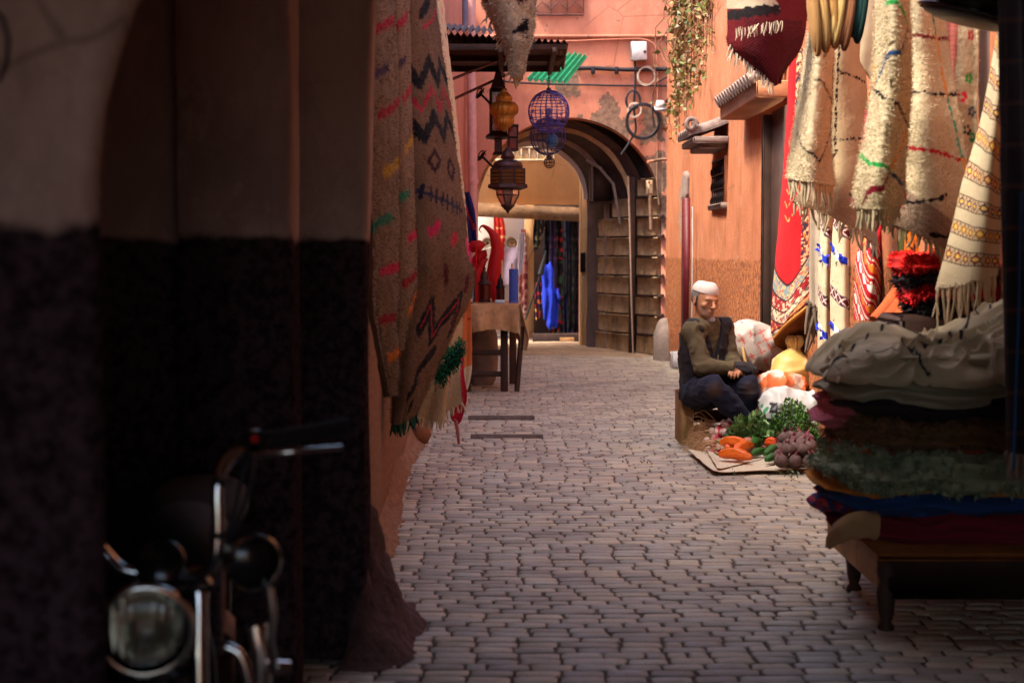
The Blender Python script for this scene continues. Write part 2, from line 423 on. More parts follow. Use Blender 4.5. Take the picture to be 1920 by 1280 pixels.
# ---- plaster materials
def plaster(name, c1, c2, patch=(), wear=.5, patchc=S(120, 92, 78), bands=None, streak=.35, rough=.9, bs=.35, bsc=35, bd=.012, pz=None):
    t = NT(name)
    c = t.mix(t.ramp(t.noise(1.1, 6, .62), [(.32, 0.), (.68, 1.)]), c1, c2)
    c = t.mix(t.math('MULTIPLY', t.ramp(t.noise(5, 6, .7, t.mp((1, 1, .16))), [(.5, 0.), (.72, 1.)]), streak), c, tuple(q * .62 for q in c1))
    c = t.mix(t.math('MULTIPLY', t.ramp(t.noise(4, 6, .75, t.mp((1, 1, .25), loc=(9, 3, 5))), [(.58, 0.), (.74, 1.)]), streak * .8), c, tuple(min(1, q * 1.35 + .05) for q in c2))
    c = t.mix(t.math('MULTIPLY', t.ramp(t.noise(28, 5, .75), [(.6, 0.), (.72, 1.)]), .35), c, tuple(q * .5 for q in c1))
    hgt = t.noise(bsc, 6, .65)
    c = t.mix(t.math('MULTIPLY', t.ramp(t.noise(1.9, 7, .72, t.mp((1, 1, .6), loc=(3, 7, 1))), [(.47, 0.), (.62, 1.)]), wear * .7), c, tuple(q * .58 for q in c1))
    c = t.mix(t.math('MULTIPLY', t.ramp(t.noise(3.1, 7, .75, t.mp((1, 1, .7), loc=(13, 2, 4))), [(.56, 0.), (.63, 1.)]), wear * .55), c, tuple(min(1, q * 1.1 + .07) for q in c2))
    crk = t.n('ShaderNodeTexVoronoi', feature='DISTANCE_TO_EDGE'); t.put(crk.inputs['Vector'], t.mix(.12, t.pos, t.n('ShaderNodeTexNoise').outputs['Color'])); crk.inputs['Scale'].default_value = 1.3
    cm = t.math('MULTIPLY', t.ramp(crk.outputs['Distance'], [(.0, 1.), (.012, 0.)]), t.ramp(t.noise(1.5, 3, .5), [(.5, 0.), (.6, 1.)]))
    c = t.mix(t.math('MULTIPLY', cm, .6), c, tuple(q * .4 for q in c1))
    if bands:      # lower coat of another colour below height z with a ragged edge
        z0, cb1, cb2 = bands
        z = t.sep()[2]
        e = t.math('ADD', z, t.math('MULTIPLY', t.math('SUBTRACT', t.noise(6, 5, .6), .5), .09))
        m = t.ramp(t.math('ADD', t.math('SUBTRACT', z0, e), .5), [(.49, 0.), (.51, 1.)])
        cb = t.mix(t.ramp(t.noise(34, 5, .75), [(.42, 0.), (.6, 1.)]), cb1, cb2)
        c = t.mix(m, c, cb)
    for ctr, r in patch:
        f = t.math('ADD', t.math('MULTIPLY', t.noise(5.5, 5, .6), 1.0), t.math('MULTIPLY', t.blob(ctr, r), .42))
        f = t.ramp(f, [(.66, 0.), (.675, 1.)])
        c = t.mix(f, c, t.mix(t.ramp(t.noise(18, 5, .7), [(.4, 0.), (.62, 1.)]), patchc, tuple(q * .55 for q in patchc)))
        hgt = t.math('SUBTRACT', hgt, t.math('MULTIPLY', f, .8))
    t.put(t.b.inputs['Base Color'], c); t.b.inputs['Roughness'].default_value = rough; t.b.inputs['Specular IOR Level'].default_value = .2
    if name == 'pier_plaster': t.b.inputs['Specular IOR Level'].default_value = 0
    t.bump(hgt, bs, bd); return t.m
v3 = lambda a: tuple(float(q) for q in a)
MT['salmon'] = plaster('salmon_plaster', S(196, 122, 96), S(212, 142, 114),
    patch=[(v3(P(1140, 225, 19.1)), .42), (v3(P(1240, 330, 19.1)), .5), (v3(P(1235, 390, 19.1)), .45), (v3(P(1060, 150, 19.1)), .3), (v3(P(1225, 240, 19.1)), .3)], patchc=S(150, 120, 100))
MT['orange'] = plaster('orange_plaster', S(180, 120, 84), S(204, 146, 108), streak=.5)
MT['ochre'] = plaster('ochre_plaster', S(244, 192, 134), S(248, 206, 156), streak=.25, wear=.25)
MT['ochre_left'] = plaster('left_wall_plaster', S(184, 116, 94), S(200, 136, 112), bands=(1.2, S(116, 80, 58), S(150, 110, 82)), bs=.6)
MT['rightwall'] = plaster('right_wall_plaster', S(166, 100, 68), S(192, 126, 90), bands=(1.22, S(104, 60, 38), S(186, 116, 72)), bs=.7, streak=.55,
    patch=[(v3(P(1285, 400, 17.2)), .5)], patchc=S(170, 140, 120))
MT['vaultp'] = M('dark_vault_plaster', S(66, 48, 46), .95, .4, 4, .6, 24, .02, dirt=(S(44, 32, 32), .8))  # dark plaster colour with darker mottling
MT['stonewall'] = M('stone_blocks', S(192, 162, 126), .95, .35, 5, .8, 26, .02, dirt=(S(120, 94, 70), .5), streak=.3)
MT['pier'] = plaster('pier_plaster', S(186, 152, 140), S(198, 168, 156), bands=(1.335, S(40, 30, 34), S(78, 60, 66)), wear=.8, streak=.3, bs=.4)
MT['white'] = M('whitewash', S(236, 228, 222), .9, .06, 4, .3, 30, .006)
MT['concrete'] = M('grey_concrete', S(140, 124, 114), .9, .25, 6, .6, 40, .01, dirt=(S(110, 90, 80), .5))

# ---- far end: salmon house with the archway
A0 = dict(y=19.1, cx=.69, R=1.15, sp=1.78); A1 = dict(y=20.7, cx=.235, R=.765, sp=1.98)
house = thing('arch_house', (.69, 19.1, 0), 'salmon pink plastered house with a round archway closing the lane', 'building')
mb = MB(); xs = [-2.5, A0['cx'] - A0['R']]; ys = 19.1; ye = 19.42; top = 4.75
def wallstrip(m, x0, x1, za0, za1, y0, y1, top):
    V = [(x0, y0, za0), (x1, y0, za1), (x1, y0, top), (x0, y0, top), (x0, y1, za0), (x1, y1, za1), (x1, y1, top), (x0, y1, top)]
    m.add(V, [(0, 1, 2, 3), (5, 4, 7, 6), (0, 4, 5, 1), (3, 2, 6, 7)])
cols_ = [(-2.5, 0), (-1.5, 0), (A0['cx'] - A0['R'], 0)] + [(A0['cx'] - A0['R'] * math.cos(q), A0['sp'] + A0['R'] * math.sin(q)) for q in np.linspace(0, math.pi, 60)] + [(A0['cx'] + A0['R'], 0), (3., 0), (4.5, 0)]
Vw = np.array([[(x, ys, z + (top - z) * k) for x, z in cols_] for k in np.linspace(0, 1, 30)]); Bw = Vw + np.array([0, .32, 0])
mb.grid(Vw); mb.grid(Bw, flip=True); mb.grid(np.stack([Vw[0], Bw[0]]), flip=True)
mb.build('wall', MT['salmon'], house)
# a projecting string course under the upper floor
mb = MB(); p = P(900, 68, 19.07); mb.rbox((.9, 19.075, p[2]), (3.2, .05, .035), .01); mb.build('string_course', MT['salmon'], house)
# upper window grille
wq = MB(); a = P(1002, 28, 19.02); b = P(1094, -60, 19.02)
mb = MB(); mb.bx(a[0] + .01, b[0] - .01, 19.06, 19.099, a[2] + .02, b[2]); mb.build('window_panel', M('pale_window', S(206, 140, 116), .9, .15, 6), house)
fr = MB()
xs = np.linspace(a[0], b[0], 4)
for x in xs: fr.tube([(x, 19.02, a[2]), (x, 19.02, b[2])], .008, 6)
fr.tube([(a[0], 19.02, a[2]), (b[0], 19.02, a[2])], .012, 6)
zz = np.linspace(a[0], b[0], 13)
fr.tube([(x, 19.015, a[2] + .06 + (.09 if i % 4 == 2 else (.05 if i % 2 else 0))) for i, x in enumerate(zz)], .006, 5)
fr.tube([(x, 19.015, a[2] + .18 + (.07 if i % 4 == 0 else 0)) for i, x in enumerate(zz)], .006, 5)
for i in range(6):
    x = a[0] + (i + .5) * (b[0] - a[0]) / 6
    fr.tube([(x + .035 * math.cos(q), 19.015, a[2] + .26 + .035 * math.sin(q)) for q in np.linspace(0, 6.28, 12)], .005, 5)
fr.build('window_grille', MT['rust'], house)
# vault: loft between the front arch and the smaller back arch, with ribs
def arch_ring(tt, dr=0.0, n=36, legs=True):
    L = lambda k: A0[k] * (1 - tt) + A1[k] * tt
    cx, R, sp, yy = L('cx'), L('R') - dr, L('sp'), L('y')
    pts = []
    if legs: pts += [(cx - R, yy, z) for z in np.linspace(0, sp, 8)[:-1]]
    pts += [(cx - R * math.cos(a), yy, sp + R * math.sin(a)) for a in np.linspace(0, math.pi, n)]
    if legs: pts += [(cx + R, yy, z) for z in np.linspace(sp, 0, 8)[1:]]
    return np.array(pts)
mb = MB(); rings = np.array([arch_ring(tt, 0) for tt in np.linspace(.2, 1, 30)])
rings += (.012 * fbm(rings, 3, 3))[..., None] * np.array([1, 0, 1])
mb.grid(rings)
mb.grid(rings + np.array([0, 0, .0]) + np.array([1, 0, 1]) * 0.0 + (rings - np.array([.5, 20, 1.2])) * np.array([.25, 0, .25]), flip=True)   # outer shell of the vault
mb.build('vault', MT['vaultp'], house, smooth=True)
for tt, dr, wd, mt in ((.36, .05, .12, 'stonewall'), (.68, .06, .1, 'concrete'), (.985, .06, .07, 'white')):  # last rib coloured white: light from beyond the vault painted on its edge
    mb = MB(); r0 = arch_ring(tt, dr, legs=(tt < .9)); r1 = arch_ring(tt, -.1, legs=(tt < .9)); e = np.array([0, wd, 0])
    r0 = r0 + (.012 * fbm(r0, 6, 2))[:, None]
    mb.grid(np.array([r1, r0, r0 + e, r1 + e])); mb.build('vault_rib', MT[mt], house, smooth=False)
# right-hand passage wall: rough masonry courses with dark timber bars let into the joints
pas = thing('masonry_wall', (1.5, 19.8, 0), 'rough stone block wall with dark timber bars inside the archway', 'wall')
mb = MB(); bars = MB()
def course(a, b, z0, z1, th=.07):
    a, b = np.array(a), np.array(b); d = b - a; L = np.linalg.norm(d); ang = math.atan2(d[1], d[0])
    k = max(1, int(L / .22)); nrm = np.array([-d[1], d[0]]) / L
    if nrm[0] > 0: nrm = -nrm
    for i in range(k):
        c0 = a + d * (i + .5) / k + nrm * (-.02 + random.uniform(-.008, .012))
        mb.rbox((c0[0], c0[1] + random.uniform(-.012, .012), (z0 + z1) / 2), (L / k * random.uniform(.95, 1.02) - .006, th, z1 - z0 - .006), .012, rotz(ang + random.uniform(-.03, .03)))
ptsR = [(1.80, 19.14), (1.52, 19.6), (1.30, 19.98), (1.13, 20.5)]
zs = np.arange(0, 2.1, .245)
for i in range(3):
    for z in zs:
        if i == 2 and z > 1.5: continue
        if i == 1 and z > 1.8: continue
        course(ptsR[i], ptsR[i + 1], z + .012, z + .245)
    a, b = np.array(ptsR[i]), np.array(ptsR[i + 1]); d = b - a; ang = math.atan2(d[1], d[0]); L = np.linalg.norm(d); nr = np.array([d[1], -d[0]]) / L
    if nr[0] > 0: nr = -nr
    for z in zs[1:]:
        if i > 0: continue
        c0 = (a + b) / 2 + nr * .026
        bars.rbox((c0[0], c0[1], z + .005), (L * random.uniform(.55, .8), .04, .03), .006, rotz(ang))
for z in zs[1:-1]: bars.rbox((1.83, 19.07, z + .01), (.09, .05, .035), .006, rotz(.0) @ roty(-.12))
mb.build('stone_blocks', MT['stonewall'], pas); bars.build('timber_bars', MT['darkwood'], pas)
# rough jamb above the blocks
mb = MB(); mb.add([(1.86, 19.2, 0), (1.12, 20.7, 0), (1.12, 20.7, 2.9), (1.86, 19.2, 2.9), (2.2, 19.3, 0), (1.6, 20.9, 0), (1.6, 20.9, 2.9), (2.2, 19.3, 2.9)],
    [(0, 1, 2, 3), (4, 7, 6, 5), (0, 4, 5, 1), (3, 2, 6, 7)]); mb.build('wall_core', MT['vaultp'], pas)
# old door leaf standing open, posts and shutter boxes in the passage
dl = thing('timber_door', (1.55, 19.45, 0), 'tall dark timber door leaf folded open against the passage wall', 'door')
mb = MB(); a = P(1180, 350, 19.45); 
mb.rbox((a[0] + .035, 19.45, 1.12), (.075, .06, 2.2), .006); mb.build('door_stile', MT['darkwood'], dl)
mb = MB(); mb.rbox((a[0] + .10, 19.5, 1.12), (.06, .03, 2.15), .004); mb.build('door_edge', MT['darkwood'], dl)
mb = MB(); mb.tube([P(1178, 330, 19.36), P(1181, 420, 19.36), P(1184, 560, 19.36), P(1187, 662, 19.36)], .012, 8); o = mb.build('drain_pipe', M('pale_pipe', S(176, 150, 130), .7, .2, 20)); tag(o, 'thin pale pipe standing against the dark door leaf in the passage', 'pipe')
mb = MB(); mb.tube([P(1100, 300, 19.9), P(1125, 315, 19.8), P(1150, 345, 19.7), P(1160, 400, 19.7), P(1163, 420, 19.7)], .02, 8); o = mb.build('timber_brace', MT['concrete']); tag(o, 'curved pale timber brace under the vault', 'beam')
sb = thing('shutter_box', P(1125, 345, 20.1), 'dark weathered shutter box fixed high under the vault', 'shutter box')
mb = MB(); a, b = P(1107, 380, 20.05), P(1144, 312, 20.05); mb.bx(a[0], b[0], 20.05, 20.4, a[2], b[2]); mb.build('box_body', MT['darkwood'], sb)
mb = MB(); mb.rbox(((a[0] + b[0]) / 2, 20.02, a[2]), (b[0] - a[0] + .05, .14, .025), .004); mb.build('shelf', MT['darkwood'], sb)
mb = MB(); mb.rbox((a[0] + .02, 20.03, (a[2] + b[2]) / 2), (.03, .03, b[2] - a[2]), .004); mb.build('trim', MT['concrete'], sb)
sb2 = thing('junction_box', P(1217, 350, 19.02), 'small weathered timber box on the wall right of the arch', 'junction box')
a, b = P(1211, 364, 19.05), P(1224, 338, 19.05); mb = MB(); mb.rbox(((a[0] + b[0]) / 2, 19.06, (a[2] + b[2]) / 2), (b[0] - a[0], .07, b[2] - a[2]), .008); mb.build('box_body', MT['stonewall'], sb2)
mb = MB(); p = P(1217, 342, 19.01); mb.blob(p, (.012, .012, .012)); mb.build('knob', MT['iron'], sb2, smooth=True)
mb = MB(); mb.tube([P(1219, 366, 19.05), P(1221, 430, 19.05)], .022, 8); mb.build('conduit', MT['salmon'], sb2)

# ---- shop front beyond the arch
shop = thing('shop_house', (.25, 22.0, 0), 'ochre house front beyond the archway with a low timber lintel', 'building')
D = 22.0; zl = float(P(0, 410, D)[2]); xr = float(P(1094, 0, D)[0])
mb = MB(); mb.bx(-3, 3, D, D + .25, zl + .2, 5.2); mb.bx(-3, P(868, 0, D)[0], D, D + .25, 0, zl + .2); mb.bx(xr, 3, D, D + .25, 0, zl + .2)
mb.build('wall', MT['ochre'], shop)
mb = MB(); z0, z1 = P(890, 392, D)[2], P(1095, 404, D)[2]
a0, a1 = P(885, 405, D - .06), P(1094, 415, D - .06); b0, b1 = P(885, 378, D - .06), P(1094, 391, D - .06)
rag = [(b0 + (b1 - b0) * s_ + np.array([0, 0, .010 * vnoise([s_ * 14, 0, 0])])) for s_ in np.linspace(0, 1, 24)]
mb.prism([a0, a1] + rag[::-1], (0, .3, 0)); mb.build('lintel', M('old_lintel_wood', S(124, 90, 60), .85, .4, 8, .7, 40, .006, dirt=(S(80, 58, 44), .6)), shop)
MT['screen'] = M('ivory_screen', S(226, 200, 160), .8, .1, 20, .2, 50, .003)
mb = MB(); a, b = P(902, 300, D - .05), P(1038, 276, D - .05)
for zz in (a[2], b[2]): mb.rbox(((a[0] + b[0]) / 2, D - .04, zz), (b[0] - a[0], .05, .02), .003)
k = 9
for i in range(k + 1):
    x = a[0] + (b[0] - a[0]) * i / k; mb.rbox((x, D - .04, (a[2] + b[2]) / 2), (.018, .04, b[2] - a[2]), .003)
    if i < k:
        x2 = a[0] + (b[0] - a[0]) * (i + 1) / k
        mb.tube([(x, D - .03, a[2]), (x2, D - .03, b[2])], .007, 4); mb.tube([(x, D - .03, b[2]), (x2, D - .03, a[2])], .007, 4)
        xm = (x + x2) / 2; mb.tube([(xm + .04 * math.cos(q), D - .03, (a[2] + b[2]) / 2 + .04 * math.sin(q)) for q in np.linspace(0, 6.28, 9)], .006, 4)
mb.bx(a[0], b[0], D - .025, D - .002, a[2], b[2]); mb.build('window_screen', MT['screen'], shop)
mb = MB(); xq = P(1088, 0, 20.95)[0]
mb.rbox((xq + .08, 21.0, 1.35), (.16, .3, 2.7), .02); mb.build('jamb', MT['ochre'], shop)
mb = MB(); x2 = P(1119, 0, 20.75)[0]; mb.rbox((x2, 20.8, 1.3), (.1, .14, 2.6), .015); mb.build('jamb', MT['ochre'], shop)
mb = MB(); x3 = P(1112, 0, 20.85)[0]; mb.rbox((x3, 20.84, 1.05), (.03, .02, 1.5), .003); mb.build('door_slit', MT['darkwood'], shop)
mb = MB(); p = P(1093, 492, 20.8); mb.rbox(p, (.07, .03, .26), .006); mb.build('name_plate', MT['iron'], shop)
mb = MB()
mb.bx(-.9, .38, 24.0, 24.2, 0, 4.0); cy = mb.build('courtyard_wall', MT['white']); tag(cy, 'bright whitewashed courtyard wall behind the ceramics', 'wall')
mb = MB(); mb.bx(.38, 2.5, 24.0, 24.2, 0, 4.0); mb.bx(P(984, 0, 23)[0], P(1001, 0, 23)[0] + .05, 23, 23.2, 0, 2.6); o = mb.build('orange_wall', MT['ochre']); tag(o, 'narrow orange courtyard wall beside the hanging clothes', 'wall')
mb = MB(); mb.bx(P(1002, 0, 22.9)[0], 1.6, 22.95, 23.1, 0, 2.6); o = mb.build('rack_backing', MT['darkwood']); tag(o, 'dark timber panel behind the hanging clothes', 'panel')
mb = MB(); mb.rbox((P(1050, 0, 21.7)[0], 21.75, .07), (.75, .3, .14), .01); o = mb.build('threshold', MT['darkwood']); tag(o, 'dark raised threshold of the clothes shop', 'step')

# ---- left building
def wall_ribbon(m, line, z0, z1, thick, nz=2, amp=.0, dens=.25):
    ys_ = np.array([q[1] for q in line]); xs_ = np.array([q[0] for q in line])
    yy = np.arange(ys_[0], ys_[-1] + 1e-6, dens); xx = np.interp(yy, ys_, xs_); zz = np.linspace(z0, z1, nz)
    V = np.stack([np.broadcast_to(xx, (nz, len(yy))), np.broadcast_to(yy, (nz, len(yy))), np.broadcast_to(zz[:, None], (nz, len(yy)))], -1).copy()
    if amp: V[..., 0] += amp * fbm(V, 1.5, 3)
    B = V.copy(); B[..., 0] += thick
    m.grid(V); m.grid(B, flip=True); m.grid(np.stack([V[-1], B[-1]])); m.grid(np.stack([V[0], B[0]]))
    m.grid(np.stack([V[:, 0], B[:, 0]])); m.grid(np.stack([V[:, -1], B[:, -1]]))
lb = thing('left_house', (-.7, 12, 0), 'long salmon and ochre plastered house wall down the left side of the lane', 'building')
mb = MB(); wall_ribbon(mb, LW, 0, 4.35, -.6, 40, .015); mb.build('wall', MT['ochre_left'], lb, smooth=True)
# sloping plaster skirt along its foot
X = np.linspace(0, 1, 14); Yy = np.linspace(5.15, 13.0, 120)
V = np.array([[(lwx(yv) - .005 + (.10 + .02 * math.sin(yv * 2)) * s_, yv, .10 * (1 - s_) ** 2 * (1 + .3 * math.sin(yv * 3.1)) - .004) for s_ in X] for yv in Yy])
V += (.006 * fbm(V, 5, 3))[..., None]
mb = MB(); mb.grid(V); mb.build('plaster_skirt', MT['ochre_left'], lb, smooth=True)
# ---- near left piers
def rounded_pier(x0, x1, y0, y1, z0, z1, r=.05, nz=30, amp=.006):
    pts = [(x0, y1), (x0, y0)]
    for a in np.linspace(-math.pi / 2, 0, 9): pts.append((x1 - r + r * math.cos(a), y0 + r + r * math.sin(a)))
    pts.append((x1, y1))
    pts = np.array(pts); V = np.array([[(p[0], p[1], z) for p in pts] for z in np.linspace(z0, z1, nz)])
    V[..., 0] += amp * fbm(V, 4, 3); V[..., 1] += amp * fbm(V, 4, 3, 9)
    return V
pc = thing('corner_pier', (-.8, 5.0, 0), 'dark corner pier of the near passage beside the hanging rugs, black paint below', 'pier')
mb = MB(); V = rounded_pier(-2.2, -.462, 4.86, 5.0, 0, 3.2, .04)
V[..., 0] += np.where(V[..., 0] > -.6, np.clip(V[..., 2] - 1.2, 0, 3) * .035, 0)
mb.grid(V, flip=False); mb.build('pier_body', MT['pier'], pc, smooth=True)
# mound of plaster at the foot
a = np.linspace(-math.pi * .62, math.pi * .5, 40); s_ = np.linspace(0, 1, 26)
A_, S_ = np.meshgrid(a, s_)
cr = np.stack([-.47 + np.cos(A_) * (.0 + .17 * S_) + .0, 5.0 + .1 * (S_ < 0) + np.sin(A_) * (.02 + .30 * S_) * np.where(np.sin(A_) > 0, 2.6, .9), .42 * (1 - S_) ** 1.7 * (1 + .2 * np.sin(A_ * 3)) + .0], -1)
cr += (.035 * fbm(cr, 7, 4))[..., None] * np.array([1, 1, .6])
mb = MB(); mb.grid(cr); mb.build('footing', M('dark_render', S(92, 66, 62), .95, .4, 7, .9, 22, .03, dirt=(S(50, 36, 36), .8)), pc, smooth=True)
pb = thing('wall_pier', (-.75, 4.1, 0), 'middle pier of the dark passage with a rounded edge and black lower paint', 'pier')
mb = MB(); xb0, xb1 = P(342, 0, 4.1)[0], P(541, 0, 4.1)[0]; V = rounded_pier(xb0 - .02, xb1, 4.1, 4.28, 0, 3.2, .05)
mb.grid(V); mb.build('pier_body', MT['pier'], pb, smooth=True)
mb = MB(); mb.bx(-2.2, -.72, 4.3, 4.9, 0, 3.2); mb.bx(-2.2, xb0 + .03, 4.2, 4.3, 0, 3.2); mb.build('recess_wall', MT['pier'], pb)
pa = thing('arch_pier', (-.9, 2.3, 0), 'nearest pier of the dark passage curving up into an arch, blurred', 'pier')
edge = [P(182, 1290, 2.3), P(180, 800, 2.3), P(176, 500, 2.3), P(170, 400, 2.3), P(171, 300, 2.3), P(182, 200, 2.3), P(205, 110, 2.3), P(240, 0, 2.3), P(300, -120, 2.3), P(420, -300, 2.3), P(620, -480, 2.3), P(1000, -620, 2.3)]
ed = np.array(edge); ed[0][2] = 0
from_t = np.linspace(0, 1, 60); tk = np.linspace(0, 1, len(ed))
ee = np.stack([np.interp(from_t, tk, ed[:, k]) for k in range(3)], 1)
rows = []
for p in ee:
    r = .045; row_ = [(p[0] - 1.6, 2.3, p[2]), (p[0] - .33, 2.3, p[2]), (p[0] - .27, 2.275, p[2]), (p[0] - .235, 2.262, p[2]), (p[0] - .2, 2.275, p[2]), (p[0] - .15, 2.3, p[2])]
    row_ += [(p[0] - r + r * math.cos(q), 2.3 + r + r * math.sin(q), p[2]) for q in np.linspace(-math.pi / 2, math.pi * .4, 9)]
    row_ += [(p[0] - .05, 2.44, p[2]), (p[0] - 1.6, 2.44, p[2])]
    rows.append(row_)
V = np.array(rows); V[..., 1] += .003 * fbm(V, 6, 3)
mb = MB(); mb.grid(V); mb.build('pier_body', MT['pier'], pa, smooth=True)
mb = MB(); mb.bx(-2.4, -1.25, -4, 4.25, 0, 3.2); o = mb.build('unseen_side_wall', MT['pier']); tag(o, 'unseen plastered side wall added behind the motorcycle to keep the near end dark', 'wall')  # out-of-view wall, added to shut light out of the near end
o = MB().tube([P(-20, 10, 2.2), P(5, 35, 2.2), P(16, 75, 2.2), P(12, 120, 2.2), P(-2, 150, 2.2), P(-20, 160, 2.2)], .0035, 8).build('iron_hook', MT['iron'], smooth=True)
tag(o, 'curved black iron hook on the nearest pier at the picture edge', 'hook')
# ---- out-of-view roof, added to shade the near end of the lane
mb = MB(); mb.bx(-3, 3, -3.3, 5.55, 2.75, 2.9); o = mb.build('unseen_shade_roof', MT['darkwood']); tag(o, 'unseen timber roof added to shade the near end of the lane', 'roof')
# ---- right building
rb = thing('right_house', (2.0, 12, 0), 'weathered orange house wall down the right side with a rough lower coat', 'building')
mb = MB(); wall_ribbon(mb, RW, 0, 4.7, .6, 40, .012); mb.build('wall', MT['rightwall'], rb, smooth=True)
# ================================================================ TEXTILES
def cr1(A, n):
    """Catmull-Rom through the rows of A, n samples"""
    A = np.asarray(A, float); m = len(A)
    if m == 2: 
        t = np.linspace(0, 1, n); return A[0] + (A[1] - A[0]) * t.reshape(-1, *([1] * (A.ndim - 1)))
    X = np.concatenate([[2 * A[0] - A[1]], A, [2 * A[-1] - A[-2]]])
    t = np.linspace(0, m - 1, n); i = np.minimum(t.astype(int), m - 2); f = (t - i).reshape(-1, *([1] * (A.ndim - 1)))
    p0, p1, p2, p3 = X[i], X[i + 1], X[i + 2], X[i + 3]
    return .5 * (2 * p1 + (p2 - p0) * f + (2 * p0 - 5 * p1 + 4 * p2 - p3) * f * f + (3 * p1 - p0 - 3 * p2 + p3) * f ** 3)
def surf(ctrl, nu, nv):
    C = np.asarray(ctrl, float)                       # rows x cols x (px,py,D)
    C = cr1(C, nv); C = cr1(C.transpose(1, 0, 2), nu).transpose(1, 0, 2)
    return P(C[..., 0], C[..., 1], C[..., 2])
def normals(V):
    du = np.gradient(V, axis=1); dv = np.gradient(V, axis=0); n = np.cross(du, dv)
    n /= np.linalg.norm(n, axis=-1)[..., None] + 1e-9
    s = np.sign(np.sum(n * (V - np.array([0, 0, CH])), -1).mean())
    return -n * s, s
def seg(X, Y, pts, w, jit=.004, seed=0):
    d = np.full(X.shape, 9.)
    for (x0, y0), (x1, y1) in zip(pts[:-1], pts[1:]):
        L = (x1 - x0) ** 2 + (y1 - y0) ** 2 + 1e-12
        t = np.clip(((X - x0) * (x1 - x0) + (Y - y0) * (y1 - y0)) / L, 0, 1)
        d = np.minimum(d, np.hypot(X - x0 - t * (x1 - x0), Y - y0 - t * (y1 - y0)))
    j = jit * vnoise(np.stack([X, Y, X * 0], -1), 90, seed)
    return np.clip((w * .62 + j - d) / .004, 0, 1)[..., None]
def lay(c, m, rgb): return c * (1 - m) + np.array(rgb) * m
def base(X, rgb, var=.08, sc=9, seed=0):
    n = fbm(np.stack([X[0], X[1], X[0] * 0], -1), sc, 3, seed)[..., None]
    return np.array(rgb) * (1 + var * n)
class Cloth:
    def __init__(s, ctrl, nu, nv, th=.012, fold=0, ff=3, fph=0, lump=.004, ls=18, seed=0, pull=1.0):
        V = surf(ctrl, nu, nv); N_, sg = normals(V); s.sg = sg
        s.U, s.W = np.meshgrid(np.linspace(0, 1, nu), np.linspace(0, 1, nv))
        V = V + N_ * (fold * np.sin(2 * np.pi * (ff * s.U + fph + .25 * np.sin(2.3 * s.W + seed))) * (.35 + .65 * s.W))[..., None]
        V = V + N_ * (lump * fbm(V, ls, 3, seed))[..., None]
        s.N, _ = normals(V); s.V = V; s.th = th
        s.X = np.concatenate([[0], np.cumsum(np.linalg.norm(np.diff(V[nv // 2], axis=0), axis=1))])[None, :] * np.ones((nv, 1))
        s.Y = np.concatenate([[0], np.cumsum(np.linalg.norm(np.diff(V[:, nu // 2], axis=0), axis=1))])[:, None] * np.ones((1, nu))
        s.wd, s.ht = s.X.max(), s.Y.max()
    def mesh(s, pat, back=None, shag=0, ns=0, slen=.012, seed=0):
        V, N_ = s.V, s.N; mb = MB(); c = pat(s)
        rsn = vnoise(V, 110, seed)[..., None] * shag * .55; ns = int(ns * 1.6)
        Fv = V + N_ * (s.th / 2) + N_ * rsn; Bv = V - N_ * (s.th / 2)
        cb = c * .8 if back is None else np.broadcast_to(np.asarray(back, float), c.shape)
        mb.grid(Fv, c, flip=s.sg > 0); mb.grid(Bv, cb, flip=s.sg < 0)
        ring = lambda A: np.concatenate([A[0], A[1:, -1], A[-1, ::-1][1:], A[::-1, 0][1:]])
        mb.grid(np.stack([ring(Fv), ring(V + N_ * 0) + 0, ring(Bv)]), np.stack([ring(c), ring(c), ring(cb)]))
        if ns:
            rs_ = np.random.RandomState(seed + 5); nv, nu = V.shape[:2]
            iv, iu = rs_.randint(0, nv, ns), rs_.randint(0, nu, ns)
            q = rs_.rand(ns) < .12
            iu = np.where(q, np.where(rs_.rand(ns) < .5, 0, nu - 1), iu)
            p = Fv[iv, iu] + rs_.normal(0, .004, (ns, 3)); d = N_[iv, iu] * .8 + rs_.normal(0, .45, (ns, 3)) + np.array([0, 0, -.35])
            eu = np.zeros((ns, 3)); tu = np.gradient(V, axis=1)[iv, iu]; tu /= np.linalg.norm(tu, axis=1)[:, None] + 1e-9
            d = d + tu * np.where(iu == 0, -1., np.where(iu == nu - 1, 1., 0.))[:, None] * .9
            d /= np.linalg.norm(d, axis=1)[:, None]; L = .55 * slen * rs_.uniform(.5, 1.3, ns)[:, None]
            sd_ = np.cross(d, rs_.normal(size=(ns, 3))); sd_ /= np.linalg.norm(sd_, axis=1)[:, None]; sd_ *= slen * .09
            T = np.stack([p - sd_, p + sd_, p + d * L], 1).reshape(-1, 3)
            cc = np.repeat(c[iv, iu] * rs_.uniform(.8, 1.15, (ns, 1)), 3, 0)
            mb.add(T, np.arange(3 * ns).reshape(ns, 3), cc)
        return mb
    def edge(s, which='bottom'):
        return {'bottom': s.V[-1], 'left': s.V[:, 0], 'right': s.V[:, -1], 'top': s.V[0]}[which]
